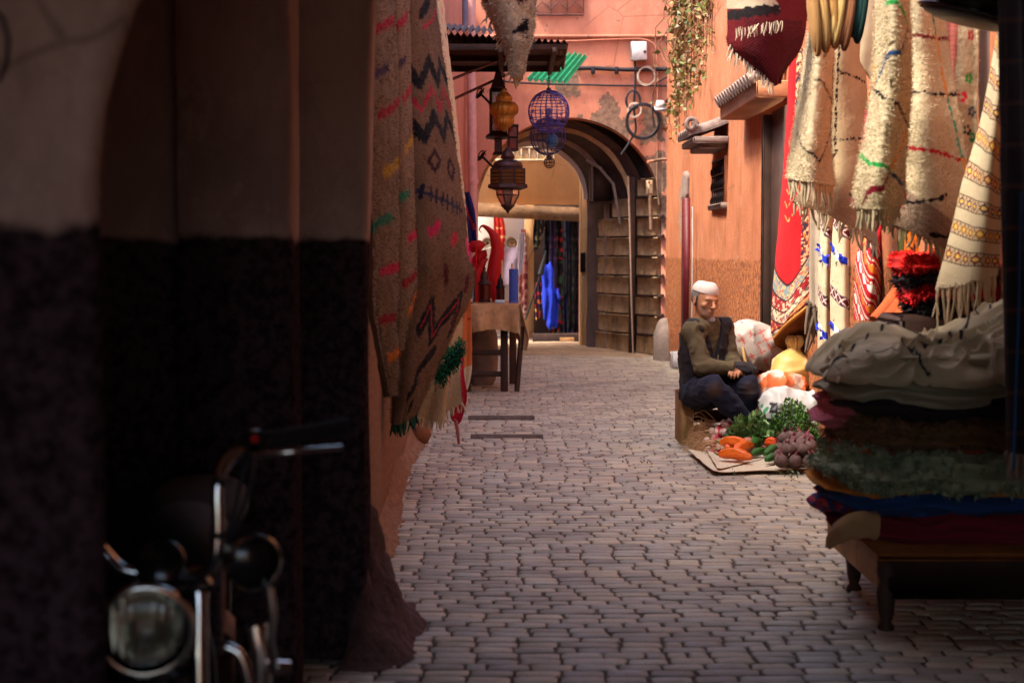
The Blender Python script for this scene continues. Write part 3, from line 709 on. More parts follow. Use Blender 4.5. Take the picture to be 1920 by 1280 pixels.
def fringe(pts, step, ln, r, col, seed=0, out=(0, 0, -1), knots=True, jl=.35, spread=.25):
    rs_ = np.random.RandomState(seed); d = np.concatenate([[0], np.cumsum(np.linalg.norm(np.diff(pts, axis=0), axis=1))])
    mb = MB(); out = np.array(out, float)
    for t in np.arange(step / 2, d[-1], step):
        t = t + rs_.uniform(-.3, .3) * step
        p = np.array([np.interp(t, d, pts[:, k]) for k in range(3)]) + rs_.normal(0, .003, 3)
        L = ln * rs_.uniform(1 - jl, 1 + jl * .6); cc = np.array(col) * rs_.uniform(.8, 1.1)
        dr = out + rs_.normal(0, spread, 3); dr /= np.linalg.norm(dr)
        q = p + dr * L * .5; e = q + (dr * .4 + np.array([rs_.normal(0, .25), rs_.normal(0, .2), -.8])) * L * .5
        path = cr1(np.array([p + np.array([0, 0, .01]), q, e]), 5)
        mb.tube(path, [r * .8, r * 1.25 if knots else r, r * .85, r * .95, r * .35], 5, cc, cap=False)
        if knots: mb.blob(p, (r * 1.5,) * 3, n=6, m=5, col=cc)
    return mb
CREAM = S(204, 188, 154); CREAM2 = S(186, 164, 128); BLK = S(34, 28, 30); TAUPE = S(150, 122, 100)

# ------------------------------------------------------------ rugs on the left wall
def pat_left1(s):
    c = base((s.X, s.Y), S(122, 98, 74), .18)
    for y, x0, x1, col in ((.15, .05, .8, S(150, 20, 40)), (.34, .3, 1, S(150, 30, 40)), (.47, .4, 1, S(170, 130, 30)), (.6, .0, .6, S(40, 110, 80)), (.7, .35, 1, S(180, 20, 60)), (.82, .2, .8, S(140, 20, 36)), (.26, 0, .5, S(60, 40, 60)), (.9, .5, 1., S(200, 110, 30))):
        c = lay(c, seg(s.X, s.Y, [(x0 * s.wd, y * s.ht), (x1 * s.wd, (y - .03) * s.ht)], .035, .012), col)
    return c
def pat_left2(s):
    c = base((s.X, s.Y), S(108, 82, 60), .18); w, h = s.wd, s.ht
    zig = lambda y0, amp, k, x0=0., x1=1.: [((x0 + (x1 - x0) * i / k) * w, (y0 + (amp if i % 2 else 0)) * h) for i in range(k + 1)]
    c = lay(c, seg(s.X, s.Y, [(.55 * w, -.01 * h), (.62 * w, .07 * h), (.3 * w, .10 * h)], .055, .01), S(16, 12, 16))
    c = lay(c, seg(s.X, s.Y, [(.35 * w, .13 * h), (.75 * w, .11 * h), (.95 * w, .09 * h)], .018, .008), S(170, 30, 60))
    c = lay(c, seg(s.X, s.Y, zig(.20, .05, 5), .055, .01), S(16, 12, 16))
    c = lay(c, seg(s.X, s.Y, zig(.26, .05, 5), .03, .012), S(150, 40, 56))
    c = lay(c, seg(s.X, s.Y, zig(.32, .05, 5), .055, .01), S(16, 12, 16))
    for (cx, cy) in ((.35, .42), (.72, .44)):
        c = lay(c, seg(s.X, s.Y, [((cx - .1) * w, cy * h), (cx * w, (cy - .022) * h), ((cx + .1) * w, cy * h), (cx * w, (cy + .022) * h), ((cx - .1) * w, cy * h)], .026, .007), S(44, 14, 24))
    c = lay(c, seg(s.X, s.Y, [(.1 * w, .49 * h), (.9 * w, .53 * h)], .02, .01), S(40, 30, 60))
    for k in range(8):
        x = (.15 + .1 * k) * w; c = lay(c, seg(s.X, s.Y, [(x, (.475 + .006 * k) * h), (x - .02, (.50 + .006 * k) * h)], .024, .006), S(20, 18, 40))
    c = lay(c, seg(s.X, s.Y, [(.2 * w, .58 * h), (.3 * w, .56 * h)], .05, .02), S(180, 30, 80))
    c = lay(c, seg(s.X, s.Y, [(.55 * w, .60 * h), (.65 * w, .585 * h)], .05, .02), S(170, 40, 50))
    c = lay(c, seg(s.X, s.Y, [(.97 * w, .60 * h), (1. * w, .64 * h)], .05, .01), S(226, 50, 120))
    c = lay(c, seg(s.X, s.Y, [(.45 * w, .66 * h), (.47 * w, .69 * h)], .05, .02), S(70, 12, 22))
    c = lay(c, seg(s.X, s.Y, [(.85 * w, .70 * h), (.84 * w, .73 * h)], .05, .015), S(80, 12, 26))
    mz = [(.2 * w, .78 * h), (.3 * w, .74 * h), (.42 * w, .82 * h), (.75 * w, .75 * h), (.8 * w, .83 * h)]
    c = lay(c, seg(s.X, s.Y, mz, .075, .012), S(16, 12, 16)); c = lay(c, seg(s.X, s.Y, mz, .014, .004), S(150, 24, 40))
    c = lay(c, seg(s.X, s.Y, [(.55 * w, .86 * h), (.3 * w, .89 * h), (.35 * w, .92 * h), (.2 * w, .93 * h)], .055, .01), S(16, 12, 16))
    c = lay(c, seg(s.X, s.Y, [(.4 * w, .965 * h), (.42 * w, .97 * h)], .055, .01), S(16, 12, 16))
    return c
t1 = thing('hanging_rug', P(720, 790, 6.5), 'narrow cream shag rug with red dashes hanging nearest the dark corner pier', 'rug')
cA = Cloth([[(684, -60, 5.85), (712, -60, 6.15), (738, -60, 6.5)], [(688, 200, 5.85), (715, 200, 6.1), (746, 200, 6.5)], [(692, 420, 5.85), (716, 420, 6.1), (748, 430, 6.45)], [(694, 600, 5.85), (716, 600, 6.1), (744, 610, 6.4)], [(724, 742, 6.15), (730, 742, 6.2), (738, 740, 6.3)]], 60, 200, .02, .012, 1.3, .2, .01, 12, 1)
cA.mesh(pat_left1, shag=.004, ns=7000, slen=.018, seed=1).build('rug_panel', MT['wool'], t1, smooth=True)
cA2 = Cloth([[(722, -60, 6.9), (745, -60, 6.95), (764, -60, 7.3)], [(730, 250, 6.9), (750, 250, 6.95), (772, 250, 7.3)], [(736, 450, 6.9), (756, 450, 7.0), (779, 460, 7.3)], [(738, 560, 6.9), (755, 560, 7.0), (777, 545, 7.25)], [(740, 660, 6.9), (745, 660, 6.95), (749, 652, 7.)]], 50, 180, .02, .01, 1.2, .5, .01, 12, 2)
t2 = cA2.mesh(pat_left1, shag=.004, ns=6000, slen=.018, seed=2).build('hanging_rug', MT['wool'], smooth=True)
tag(t2, 'cream shag rug with red and green marks, second from the dark corner pier', 'rug')
t3 = thing('hanging_rug', P(800, 790, 7.5), 'large cream rug with black zigzags and diamonds hanging on the left wall', 'rug')
cB = Cloth([[(742, -60, 7.4), (775, -60, 7.5), (806, -60, 7.9)], [(744, 150, 7.4), (790, 150, 7.5), (836, 150, 8.0)], [(750, 330, 7.35), (805, 330, 7.45), (860, 330, 8.0)], [(752, 470, 7.3), (815, 470, 7.4), (877, 470, 8.0)], [(745, 580, 7.3), (800, 570, 7.4), (884, 535, 8.0)], [(738, 700, 7.3), (780, 690, 7.35), (838, 640, 7.8)], [(736, 792, 7.3), (752, 795, 7.3), (776, 772, 7.5)]], 120, 300, .02, .012, 1.6, .1, .008, 10, 3)
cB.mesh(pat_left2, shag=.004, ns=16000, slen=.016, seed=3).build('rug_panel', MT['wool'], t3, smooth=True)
fringe(cB.edge('bottom'), .008, .05, .006, S(24, 74, 52), 3).build('fringe', MT['wool'], t3)
fringe(cB.edge('bottom')[-60:-30], .05, .08, .008, CREAM, 31).build('tassel', MT['wool'], t3)
t4 = thing('hanging_rug', P(830, 790, 8.6), 'pale fringed rug with green tufts and blue stitching below the zigzag rug', 'rug')
def pat_l4(s):
    c = base((s.X, s.Y), CREAM2, .06); w, h = s.wd, s.ht
    c = lay(c, seg(s.X, s.Y, [(.62 * w, .5 * h), (.66 * w, h)], .012, .006), S(40, 110, 170))
    c = lay(c, seg(s.X, s.Y, [(.9 * w, .18 * h), (.95 * w, .16 * h)], .03, .01), S(30, 50, 150))
    return lay(c, seg(s.X, s.Y, [(.0 * w, .56 * h), (w, .40 * h)], .05, .02), S(30, 100, 62))
cC = Cloth([[(800, 540, 8.6), (835, 540, 8.6), (868, 540, 8.8)], [(790, 640, 8.6), (830, 640, 8.6), (866, 640, 8.8)], [(780, 720, 8.6), (822, 728, 8.6), (862, 700, 8.7)], [(772, 775, 8.6), (815, 790, 8.6), (862, 755, 8.7)]], 80, 120, .012, .02, 2.2, 0, .004, 18, 4)
cC.mesh(pat_l4, shag=.003, ns=3500, slen=.014, seed=4).build('rug_panel', MT['wool'], t4, smooth=True)
fringe(cC.edge('bottom'), .012, .05, .005, CREAM, 4).build('fringe', MT['wool'], t4)
mb = MB(); rs_ = np.random.RandomState(5); n = 900
k = rs_.rand(n); pp = P(866 - 46 * k + rs_.normal(0, 3, n), 655 + 50 * k + rs_.normal(0, 9, n), 8.48 + rs_.normal(0, .02, n))
mb.cards(pp, .035, np.array(S(26, 104, 66))[None] * rs_.uniform(.5, 1.4, (n, 1)) + np.array([[0, .0, .02]]) * rs_.rand(n, 1), .25, up=(0, -.3, -.6), seed=6); mb.build('green_tufts', MT['wool'], t4)
t5 = thing('hanging_rug', P(860, 830, 9.0), 'crimson woven cloth ending in a tasselled point below the pale fringed rug', 'rug')
cD = Cloth([[(856, 640, 9.1), (868, 640, 9.1)], [(856, 700, 9.0), (870, 700, 9.0)], [(858, 740, 9.0), (875, 745, 9.0)], [(846, 780, 9.0), (866, 785, 9.0)], [(853, 790, 9.), (859, 795, 9.)]], 30, 80, .008, .006, 1, 0, .002, 20, 5)
cD.mesh(lambda s: lay(base((s.X, s.Y), S(172, 30, 48), .1), seg(s.X, s.Y, [(.5 * s.wd, 0), (.5 * s.wd, .25 * s.ht)], .01, .006), CREAM)).build('rug_panel', MT['weave'], t5, smooth=True)
mb = MB(); 
for k in range(5): mb.tube([P(852 + k, 785 + k, 9.), P(856 + k, 805, 9.), P(859 + k * .8, 832, 9.)], [.008, .006, .004], 6, np.array(S(180, 30, 54)) if k % 2 else np.array(S(200, 150, 140)))
mb.build('tassel', MT['wool'], t5, smooth=True)
cE = Cloth([[(866, 480, 10.3), (880, 480, 10.3)], [(866, 600, 10.3), (884, 600, 10.3)], [(868, 690, 10.3), (884, 690, 10.3)], [(866, 735, 10.3), (876, 730, 10.3)]], 24, 90, .012, .006, 1.2, 0, .003, 20, 6)
def pat_e(s):
    c = base((s.X, s.Y), S(206, 112, 62), .1)
    c = lay(c, seg(s.X, s.Y, [(0, .45 * s.ht), (s.wd, .47 * s.ht)], .01), S(170, 30, 50))
    return lay(c, seg(s.X, s.Y, [(0, .93 * s.ht), (s.wd, .9 * s.ht)], .12, .02), CREAM)
o = cE.mesh(pat_e).build('hanging_rug', MT['weave'], smooth=True); tag(o, 'narrow orange woven rug with a cream hem between the fringed rug and the table', 'rug')
cF = Cloth([[(812, -60, 8.6), (822, -60, 8.8)], [(822, 60, 8.5), (834, 60, 8.8)], [(838, 200, 8.5), (850, 200, 8.8)], [(852, 320, 8.5), (862, 320, 8.8)], [(862, 420, 8.5), (872, 420, 8.8)], [(868, 520, 8.5), (878, 520, 8.8)]], 24, 160, .02, .004, 1, 0, .004, 20, 7)
def pat_f(s):
    c = base((s.X, s.Y), CREAM, .06); rs_ = np.random.RandomState(2)
    pal = [S(200, 40, 50), S(220, 130, 40), S(40, 60, 150), S(190, 60, 120), S(60, 140, 70), BLK, S(220, 190, 50)]
    for k in range(26):
        y = (k + .5) / 26 * s.ht; x = rs_.uniform(.1, .9) * s.wd
        c = lay(c, seg(s.X, s.Y, [(x, y), (x + .02, y + rs_.uniform(-.02, .03))], .016, .005), pal[rs_.randint(7)])
    return c
o = cF.mesh(pat_f, shag=.003, ns=1500, slen=.01, seed=8).build('hanging_rug', MT['wool'], smooth=True); tag(o, 'thin cream rug edge dotted with coloured tufts behind the zigzag rug', 'rug')
cG = Cloth([[(868, 360, 15.2), (880, 360, 15.2)], [(870, 400, 15.2), (890, 400, 15.2)], [(878, 455, 15.2), (894, 460, 15.2)]], 20, 50, .012, .02, 1.5, 0, .003, 20, 8)
o = cG.mesh(lambda s: lay(base((s.X, s.Y), S(38, 40, 110), .15), seg(s.X, s.Y, [(.2 * s.wd, .3 * s.ht), (.8 * s.wd, .7 * s.ht)], .03, .01), S(180, 50, 50))).build('hanging_cloth', MT['weave'], smooth=True)
tag(o, 'deep blue cloth with a red band hanging above the lantern table', 'cloth')
# pelt-like corner hanging from above
t6 = thing('hanging_rug', P(965, 150, 8.2), 'cream shaggy rug corner with black marks dangling from above, tapering to a point', 'rug')
cH = Cloth([[(880, -60, 8.2), (935, -60, 8.0), (998, -60, 8.2)], [(908, 0, 8.2), (950, 0, 8.0), (997, 0, 8.2)], [(930, 50, 8.2), (965, 50, 8.02), (998, 50, 8.2)], [(950, 95, 8.15), (970, 95, 8.05), (990, 90, 8.15)], [(964, 138, 8.1), (970, 140, 8.1), (979, 132, 8.1)]], 70, 120, .03, .02, 1.1, 0, .012, 12, 9)
def pat_h(s):
    c = base((s.X, s.Y), S(200, 182, 154), .1); w, h = s.wd, s.ht
    c = lay(c, seg(s.X, s.Y, [(.3 * w, .1 * h), (.2 * w, .25 * h)], .05, .02), S(40, 20, 24))
    c = lay(c, seg(s.X, s.Y, [(.6 * w, .2 * h), (.7 * w, .3 * h), (.8 * w, .25 * h)], .05, .02), S(74, 20, 26))
    c = lay(c, seg(s.X, s.Y, [(.55 * w, .58 * h), (.8 * w, .5 * h), (.75 * w, .65 * h)], .045, .015), BLK)
    return lay(c, seg(s.X, s.Y, [(.7 * w, .88 * h), (.75 * w, .9 * h)], .025, .01), BLK)
cH.mesh(pat_h, shag=.006, ns=9000, slen=.026, seed=10).build('rug_panel', MT['wool'], t6, smooth=True)
fringe(cH.edge('left')[40:], .014, .06, .005, CREAM, 12, out=(-.5, 0, -.8), spread=.35).build('fringe', MT['wool'], t6)
mb = MB()
for k in range(6): mb.tube([P(963 + 3 * k, 130, 8.1), P(965 + 2.5 * k, 150, 8.1 + .01 * k), P(968 + 2 * k, 168 - 4 * k, 8.1)], [.012, .009, .003], 6, CREAM2)
mb.build('tassel', MT['wool'], t6, smooth=True)

# ------------------------------------------------------------ rugs on the right
# crimson rug corner, top
t7 = thing('hanging_rug', P(1440, 170, 7.6), 'dark crimson striped rug folded to a point with white fringe, hanging at the top', 'rug')
cI = Cloth([[(1362, -60, 7.6), (1440, -60, 7.5), (1512, -60, 7.7)], [(1364, 0, 7.6), (1440, 0, 7.5), (1512, 10, 7.7)], [(1366, 55, 7.6), (1440, 60, 7.5), (1508, 60, 7.7)], [(1368, 84, 7.6), (1430, 105, 7.52), (1500, 95, 7.68)], [(1408, 120, 7.6), (1440, 138, 7.56), (1480, 125, 7.65)], [(1446, 152, 7.6), (1452, 158, 7.6), (1462, 152, 7.6)]], 110, 150, .014, .014, 1.5, .2, .003, 16, 11)
def pat_i(s):
    w, h = s.wd, s.ht
    c = base((s.X, s.Y), S(104, 26, 32), .12)
    st = (np.sin((s.Y * .9 - np.abs(s.X - .55 * w) * .9) * 2 * np.pi / .016) > .1)[..., None] * (s.Y > .42 * h)[..., None] * (np.abs(s.X - .55 * w) < .36 * w)[..., None]
    c = lay(c, st * .75, S(44, 18, 24))
    m = ((s.X < .5 * w + .02 * np.sin(s.Y * 40)) & (s.Y < .34 * h))[..., None] * 1.
    c = lay(c, m, S(196, 180, 150))
    c = lay(c, seg(s.X, s.Y, [(.0, .40 * h), (.5 * w, .33 * h)], .042, .01), BLK)
    c = lay(c, seg(s.X, s.Y, [(.3 * w, .05 * h), (.25 * w, .2 * h)], .05, .02), S(40, 24, 26))
    return c
cI.mesh(pat_i, back=S(90, 30, 32), shag=.001, ns=2000, slen=.012, seed=12).build('rug_panel', MT['weave'], t7, smooth=True)
hem = np.concatenate([P(np.linspace(1368, 1452, 60), np.linspace(88, 158, 60), 7.58)])
fringe(hem, .007, .055, .0032, S(212, 196, 168), 13, out=(-.3, -.2, -.9), knots=False).build('fringe', MT['wool'], t7)
hem = P(np.linspace(1378, 1468, 40), np.linspace(58, 42, 40), 7.46)
fringe(hem, .008, .04, .003, S(212, 196, 168), 14, knots=False).build('upper_fringe', MT['wool'], t7)
# cream rug with black diamonds
def pat_diamond(s, pts, col=BLK, w=.012, b=CREAM):
    c = base((s.X, s.Y), b, .06)
    for pl in pts: 
        m = seg(s.X, s.Y, [(x * s.wd, y * s.ht) for x, y in pl], w, .007)
        dash = (np.sin(np.hypot(s.X, s.Y) * 2 * np.pi / .03) > -.75)[..., None]
        c = lay(c, m * (.3 + .7 * dash), col)
    return c
t8 = thing('hanging_rug', P(1550, 460, 7.7), 'cream wool rug with a black diamond lattice hanging folded, beside the crimson rug', 'rug')
cJ = Cloth([[(1552, 62, 8.0), (1585, 62, 7.95), (1616, 62, 8.1)], [(1540, 180, 7.98), (1582, 180, 7.95), (1624, 180, 8.1)], [(1530, 290, 7.98), (1580, 290, 7.9), (1630, 290, 8.05)], [(1515, 340, 7.95), (1575, 350, 7.85), (1640, 380, 8.0)], [(1484, 378, 7.9), (1570, 412, 7.9), (1648, 462, 7.95)]], 110, 180, .014, .01, 1.4, .1, .003, 14, 12)
def pj(s):
    c = pat_diamond(s, [[(.28, .0), (.28, .6)], [(.28, .2), (1, .26)], [(.28, .56), (1, .56)], [(.3, .62), (.18, .75)]], b=CREAM2)
    rib = (np.sin((s.Y + .35 * s.X) * 2 * np.pi / .012) * .5 + .5)[..., None]
    c = c * (1 - .14 * rib)
    low = np.clip((s.W - .80 + .1 * (1 - s.U)) / .03, 0, 1)[..., None]
    c = lay(c, low, S(176, 152, 124)); return lay(c, seg(s.X, s.Y, [(.5 * s.wd, .84 * s.ht), (.62 * s.wd, .88 * s.ht), (.9 * s.wd, .84 * s.ht)], .01), BLK)
cJ.mesh(pj, back=TAUPE, shag=.0015, ns=3000, slen=.01, seed=15).build('back_panel', MT['wool'], t8, smooth=True)
cK = Cloth([[(1520, 62, 7.75), (1540, 62, 7.6), (1560, 62, 7.85)], [(1505, 170, 7.75), (1530, 170, 7.55), (1556, 175, 7.85)], [(1490, 265, 7.72), (1522, 265, 7.5), (1552, 275, 7.8)], [(1480, 335, 7.7), (1520, 342, 7.5), (1560, 350, 7.75)]], 80, 160, .03, .004, 1, .2, .006, 16, 13)
cK.mesh(lambda s: pat_diamond(s, [[(.98, .0), (.45, .16)], [(.45, .16), (1.0, .02)], [(.95, .1), (1, .75)], [(.4, .32), (1, .46)], [(.08, .66), (.5, .86), (.95, .66)]], w=.014), shag=.004, ns=9000, slen=.016, seed=16).build('front_fold', MT['wool'], t8, smooth=True)
fringe(cK.edge('bottom'), .022, .10, .008, CREAM, 15, spread=.12).build('fringe', MT['wool'], t8)
fringe(cJ.edge('bottom'), .026, .08, .007, CREAM, 16, spread=.15).build('hem_fringe', MT['wool'], t8)
# cream rug with coloured lattice
t9 = thing('hanging_rug', P(1700, 480, 6.3), 'big cream shag rug with green, blue, black, orange and red lines hanging in front', 'rug')
def pl(s):
    c = base((s.X, s.Y), CREAM, .07); w, h = s.wd, s.ht
    low = np.clip((s.W - .74 + .20 * (1 - s.U) ** 1.) / .012, 0, 1) 
    low = np.clip((s.W - (.66 + .2 * s.U)) / .01, 0, 1)[..., None]
    L = lambda pts, col, wd=.014: seg(s.X, s.Y, [(a * w, b * h) for a, b in pts], wd, .008)
    for pts, col in (([(0, .23), (1, .28)], S(120, 24, 40)), ([(.0, .455), (1, .49)], BLK), ([(0, .66), (.5, .69), (.97, .72)], S(186, 24, 44)),
                     ([(.55, .0), (.72, .26)], S(60, 140, 110)), ([(.72, .26), (.83, .5)], S(224, 150, 60)), ([(.83, .5), (.95, .72)], S(80, 160, 130)), ([(.95, .72), (1, .9)], S(230, 160, 70))):
        c = lay(c, L(pts, col), col)
    c = lay(c, low, S(156, 132, 112))
    for pts, col in (([(.08, .74), (.18, .9)], S(120, 24, 40)), ([(.15, .9), (.16, 1)], S(160, 24, 40)), ([(.2, .9), (.6, .84)], BLK), ([(.5, .98), (1, .93)], BLK), ([(0, .95), (.15, .9)], S(220, 150, 60))):
        c = lay(c, L(pts, col, .014), col)
    return c
cL = Cloth([[(1690, -60, 6.55), (1725, -60, 6.5), (1762, -60, 6.6)], [(1688, 100, 6.55), (1730, 100, 6.5), (1774, 90, 6.6)], [(1684, 230, 6.5), (1738, 230, 6.42), (1796, 225, 6.55)], [(1680, 320, 6.5), (1742, 325, 6.4), (1812, 330, 6.5)], [(1660, 370, 6.45), (1740, 395, 6.38), (1815, 420, 6.45)], [(1628, 402, 6.4), (1720, 440, 6.38), (1812, 494, 6.42)]], 130, 240, .022, .012, 1.5, .4, .004, 12, 14)
cL.mesh(pl, back=TAUPE, shag=.003, ns=11000, slen=.014, seed=17).build('back_panel', MT['wool'], t9, smooth=True)
def pm_(s):
    c = base((s.X, s.Y), CREAM, .07); w, h = s.wd, s.ht
    for pts, col in (([(.15, -.02), (.3, .12), (.8, .24)], S(56, 170, 84)), ([(.8, .24), (.4, .36), (.12, .5)], S(30, 74, 124)), ([(.12, .5), (.98, .63)], BLK), ([(.06, .4), (.12, .5)], S(236, 170, 80)),
                     ([(.05, .78), (.55, .84)], S(56, 170, 84)), ([(.92, .66), (.55, .84)], S(236, 160, 66)), ([(.55, .84), (.3, .98)], S(130, 24, 40)), ([(.55, .84), (.95, .9)], S(30, 74, 124)), ([(.0, .6), (.06, .75)], S(220, 90, 110)), ([(.0, .97), (.05, .99)], S(220, 40, 120))):
        c = lay(c, seg(s.X, s.Y, [(a * w, b * h) for a, b in pts], .015, .007), col)
    return c
cM = Cloth([[(1648, -60, 6.3), (1672, -60, 6.12), (1697, -60, 6.35)], [(1650, 60, 6.3), (1676, 60, 6.1), (1700, 60, 6.35)], [(1645, 150, 6.3), (1674, 150, 6.1), (1701, 160, 6.35)], [(1630, 240, 6.28), (1660, 240, 6.08), (1693, 250, 6.33)], [(1613, 330, 6.27), (1648, 330, 6.05), (1686, 335, 6.3)], [(1608, 388, 6.25), (1645, 392, 6.05), (1684, 385, 6.25)]], 100, 260, .035, .006, 1.3, .2, .006, 15, 15)
cM.mesh(pm_, shag=.004, ns=12000, slen=.016, seed=18).build('front_fold', MT['wool'], t9, smooth=True)
fringe(cM.edge('bottom'), .014, .07, .007, CREAM, 18, spread=.15).build('fringe', MT['wool'], t9)
fringe(cL.edge('bottom'), .016, .05, .007, CREAM2, 19, spread=.2).build('hem_fringe', MT['wool'], t9)
# tufted rug behind
cN = Cloth([[(1800, -20, 6.62), (1835, -20, 6.62)], [(1796, 90, 6.6), (1834, 90, 6.6)], [(1788, 200, 6.6), (1832, 200, 6.6)], [(1790, 300, 6.6), (1834, 300, 6.6)], [(1800, 420, 6.6), (1838, 420, 6.6)]], 40, 160, .02, .012, 1, .2, .006, 15, 16)
def pn(s):
    c = base((s.X, s.Y), CREAM, .08); w, h = s.wd, s.ht
    for x, y, col in ((.6, .2, S(200, 30, 60)), (.55, .38, S(60, 170, 80)), (.3, .46, S(210, 30, 60)), (.75, .52, S(50, 80, 110)), (.5, .6, BLK), (.8, .63, S(60, 150, 90)), (.6, .74, S(226, 140, 50)), (.4, .85, S(200, 40, 80)), (.7, .92, S(40, 80, 140))):
        for a in range(5):
            c = lay(c, seg(s.X, s.Y, [(x * w + .015 * math.cos(a * 1.26), y * h + .015 * math.sin(a * 1.26))] * 2, .017, .004), col)
    return c
o = cN.mesh(pn, shag=.004, ns=3500, slen=.014, seed=19).build('hanging_rug', MT['wool'], smooth=True); tag(o, 'narrow cream rug dotted with coloured flower tufts hanging at the back right', 'rug')
cN2 = Cloth([[(1768, 20, 6.75), (1800, 20, 6.75)], [(1770, 120, 6.75), (1800, 120, 6.75)], [(1775, 330, 6.75), (1805, 330, 6.75)]], 16, 60, .01, .004, 2, .2, .003, 15, 17)
o = cN2.mesh(lambda s: base((s.X, s.Y), S(206, 120, 108), .1) * (1 - .2 * (np.sin(s.Y * 300) > 0)[..., None])).build('hanging_rug', MT['weave'], smooth=True); tag(o, 'strip of rose pink ribbed rug showing between two cream rugs at the top right', 'rug')
cN3 = Cloth([[(1612, -60, 7.2), (1655, -60, 7.2)], [(1614, 60, 7.2), (1652, 60, 7.2)], [(1612, 110, 7.2), (1650, 140, 7.2)], [(1620, 130, 7.2), (1645, 170, 7.2)]], 30, 60, .008, .006, 1, 0, .002, 12, 18)
o = cN3.mesh(lambda s: base((s.X, s.Y), CREAM, .05)).build('hanging_cloth', MT['linen'], smooth=True); tag(o, 'plain ivory cloth hanging between the straw slippers and the lined shag rug', 'cloth')
cN4 = Cloth([[(1838, -20, 6.66), (1858, -20, 6.6)], [(1838, 200, 6.66), (1858, 200, 6.6)], [(1840, 420, 6.66), (1860, 420, 6.6)]], 16, 60, .012, .004, 1, 0, .003, 12, 19)
o = cN4.mesh(lambda s: base((s.X, s.Y), S(120, 96, 84), .1)).build('hanging_cloth', MT['weave'], smooth=True); tag(o, 'dull brown cloth hanging between the tufted rug and the dark plaid blanket', 'cloth')
# striped flatweave
t10 = thing('hanging_rug', P(1800, 590, 5.85), 'cream flatweave rug with slanting diamond bands and a long fringe', 'rug')
cO = Cloth([[(1876, 30, 6.1), (1882, 30, 6.05), (1888, 30, 6.05)], [(1858, 140, 6.05), (1873, 140, 5.95), (1888, 140, 6.0)], [(1838, 240, 6.05), (1862, 240, 5.92), (1887, 240, 5.98)], [(1806, 350, 6.02), (1846, 350, 5.9), (1883, 350, 5.95)], [(1786, 440, 6.0), (1832, 440, 5.86), (1878, 430, 5.92)], [(1758, 545, 5.95), (1815, 530, 5.82), (1873, 515, 5.88)]], 150, 320, .01, .010, 1.7, .2, .002, 14, 20)
def po(s):
    c = base((s.X, s.Y), S(196, 178, 146), .05); w, h = s.wd, s.ht
    c *= (1 - .08 * (np.sin(s.Y * 2 * np.pi / .006) > 0)[..., None])
    q = s.W + .07 * (s.U - .5) * -1
    px = 1
    for k, y in enumerate((.12, .235, .345, .46, .575, .69, .80, .905)):
        d = (q - y) * h; bw = .026; inb = (np.abs(d) < bw)[..., None] * 1.
        c = lay(c, inb * .55, S(190, 150, 110))
        ph = (s.X / .042) % 1; tri = np.abs(ph - .5) * 2
        zz = (tri - .5) * 2 * bw * .9
        dm = np.minimum(np.abs(d - zz), np.abs(d + zz))
        fill = (np.abs(d) < (1 - tri) * bw * .8)[..., None]; pal = [S(196, 130, 50), S(150, 60, 60), S(90, 70, 90)]
        c = lay(c, fill * 1., pal[k % 3]); c = lay(c, (np.abs(d) < (1 - tri) * bw * .35)[..., None] * 1., S(226, 180, 90))
        c = lay(c, np.clip((.0042 - dm) / .002, 0, 1)[..., None] * inb, S(44, 34, 44))
        c = lay(c, ((np.abs(d) > bw) & (np.abs(d) < bw + .005))[..., None] * 1., S(60, 44, 50))
    return c
cO.mesh(po, back=CREAM2, shag=.001, seed=21).build('rug_panel', MT['weave'], t10, smooth=True)
fringe(cO.edge('bottom'), .011, .13, .0055, S(196, 176, 146), 21, spread=.1).build('fringe', MT['wool'], t10)
# dark plaid blanket at the right border
t11 = thing('hanging_blanket', P(1900, 900, 4.6), 'black and brown plaid blanket hanging at the right picture edge in shade', 'blanket')
cQ = Cloth([[(1878, -80, 4.75), (1930, -80, 4.5), (1990, -80, 4.6)], [(1884, 200, 4.75), (1932, 200, 4.5), (1995, 200, 4.6)], [(1886, 450, 4.7), (1934, 450, 4.5), (1995, 450, 4.6)], [(1892, 650, 4.7), (1936, 650, 4.5), (1996, 650, 4.6)], [(1900, 850, 4.7), (1936, 850, 4.5), (1997, 850, 4.6)]], 60, 200, .015, .02, 2, .3, .004, 9, 22)
def pq(s):
    c = base((s.X, s.Y), S(30, 24, 26), .1)
    for k in range(12): c = lay(c, seg(s.X, s.Y, [(0, (k + .5) / 12 * s.ht), (s.wd, (k + .45) / 12 * s.ht)], .012, .002), S(80, 52, 34))
    for k in range(4): c = lay(c, seg(s.X, s.Y, [((k + .5) / 4 * s.wd, 0), ((k + .5) / 4 * s.wd, s.ht)], .01, .002), S(80, 52, 34))
    return c
cQ.mesh(pq).build('blanket_panel', MT['weave'], t11, smooth=True)
fringe(cQ.edge('bottom'), .02, .09, .007, S(150, 126, 108), 22).build('fringe', MT['wool'], t11)
mb = MB(); mb.tube([P(1914, 360, 4.5), P(1911, 560, 4.5), P(1906, 700, 4.5), P(1900, 880, 4.5)], .004, 6, S(40, 90, 140)); mb.build('blue_cord', MT['wool'], t11)

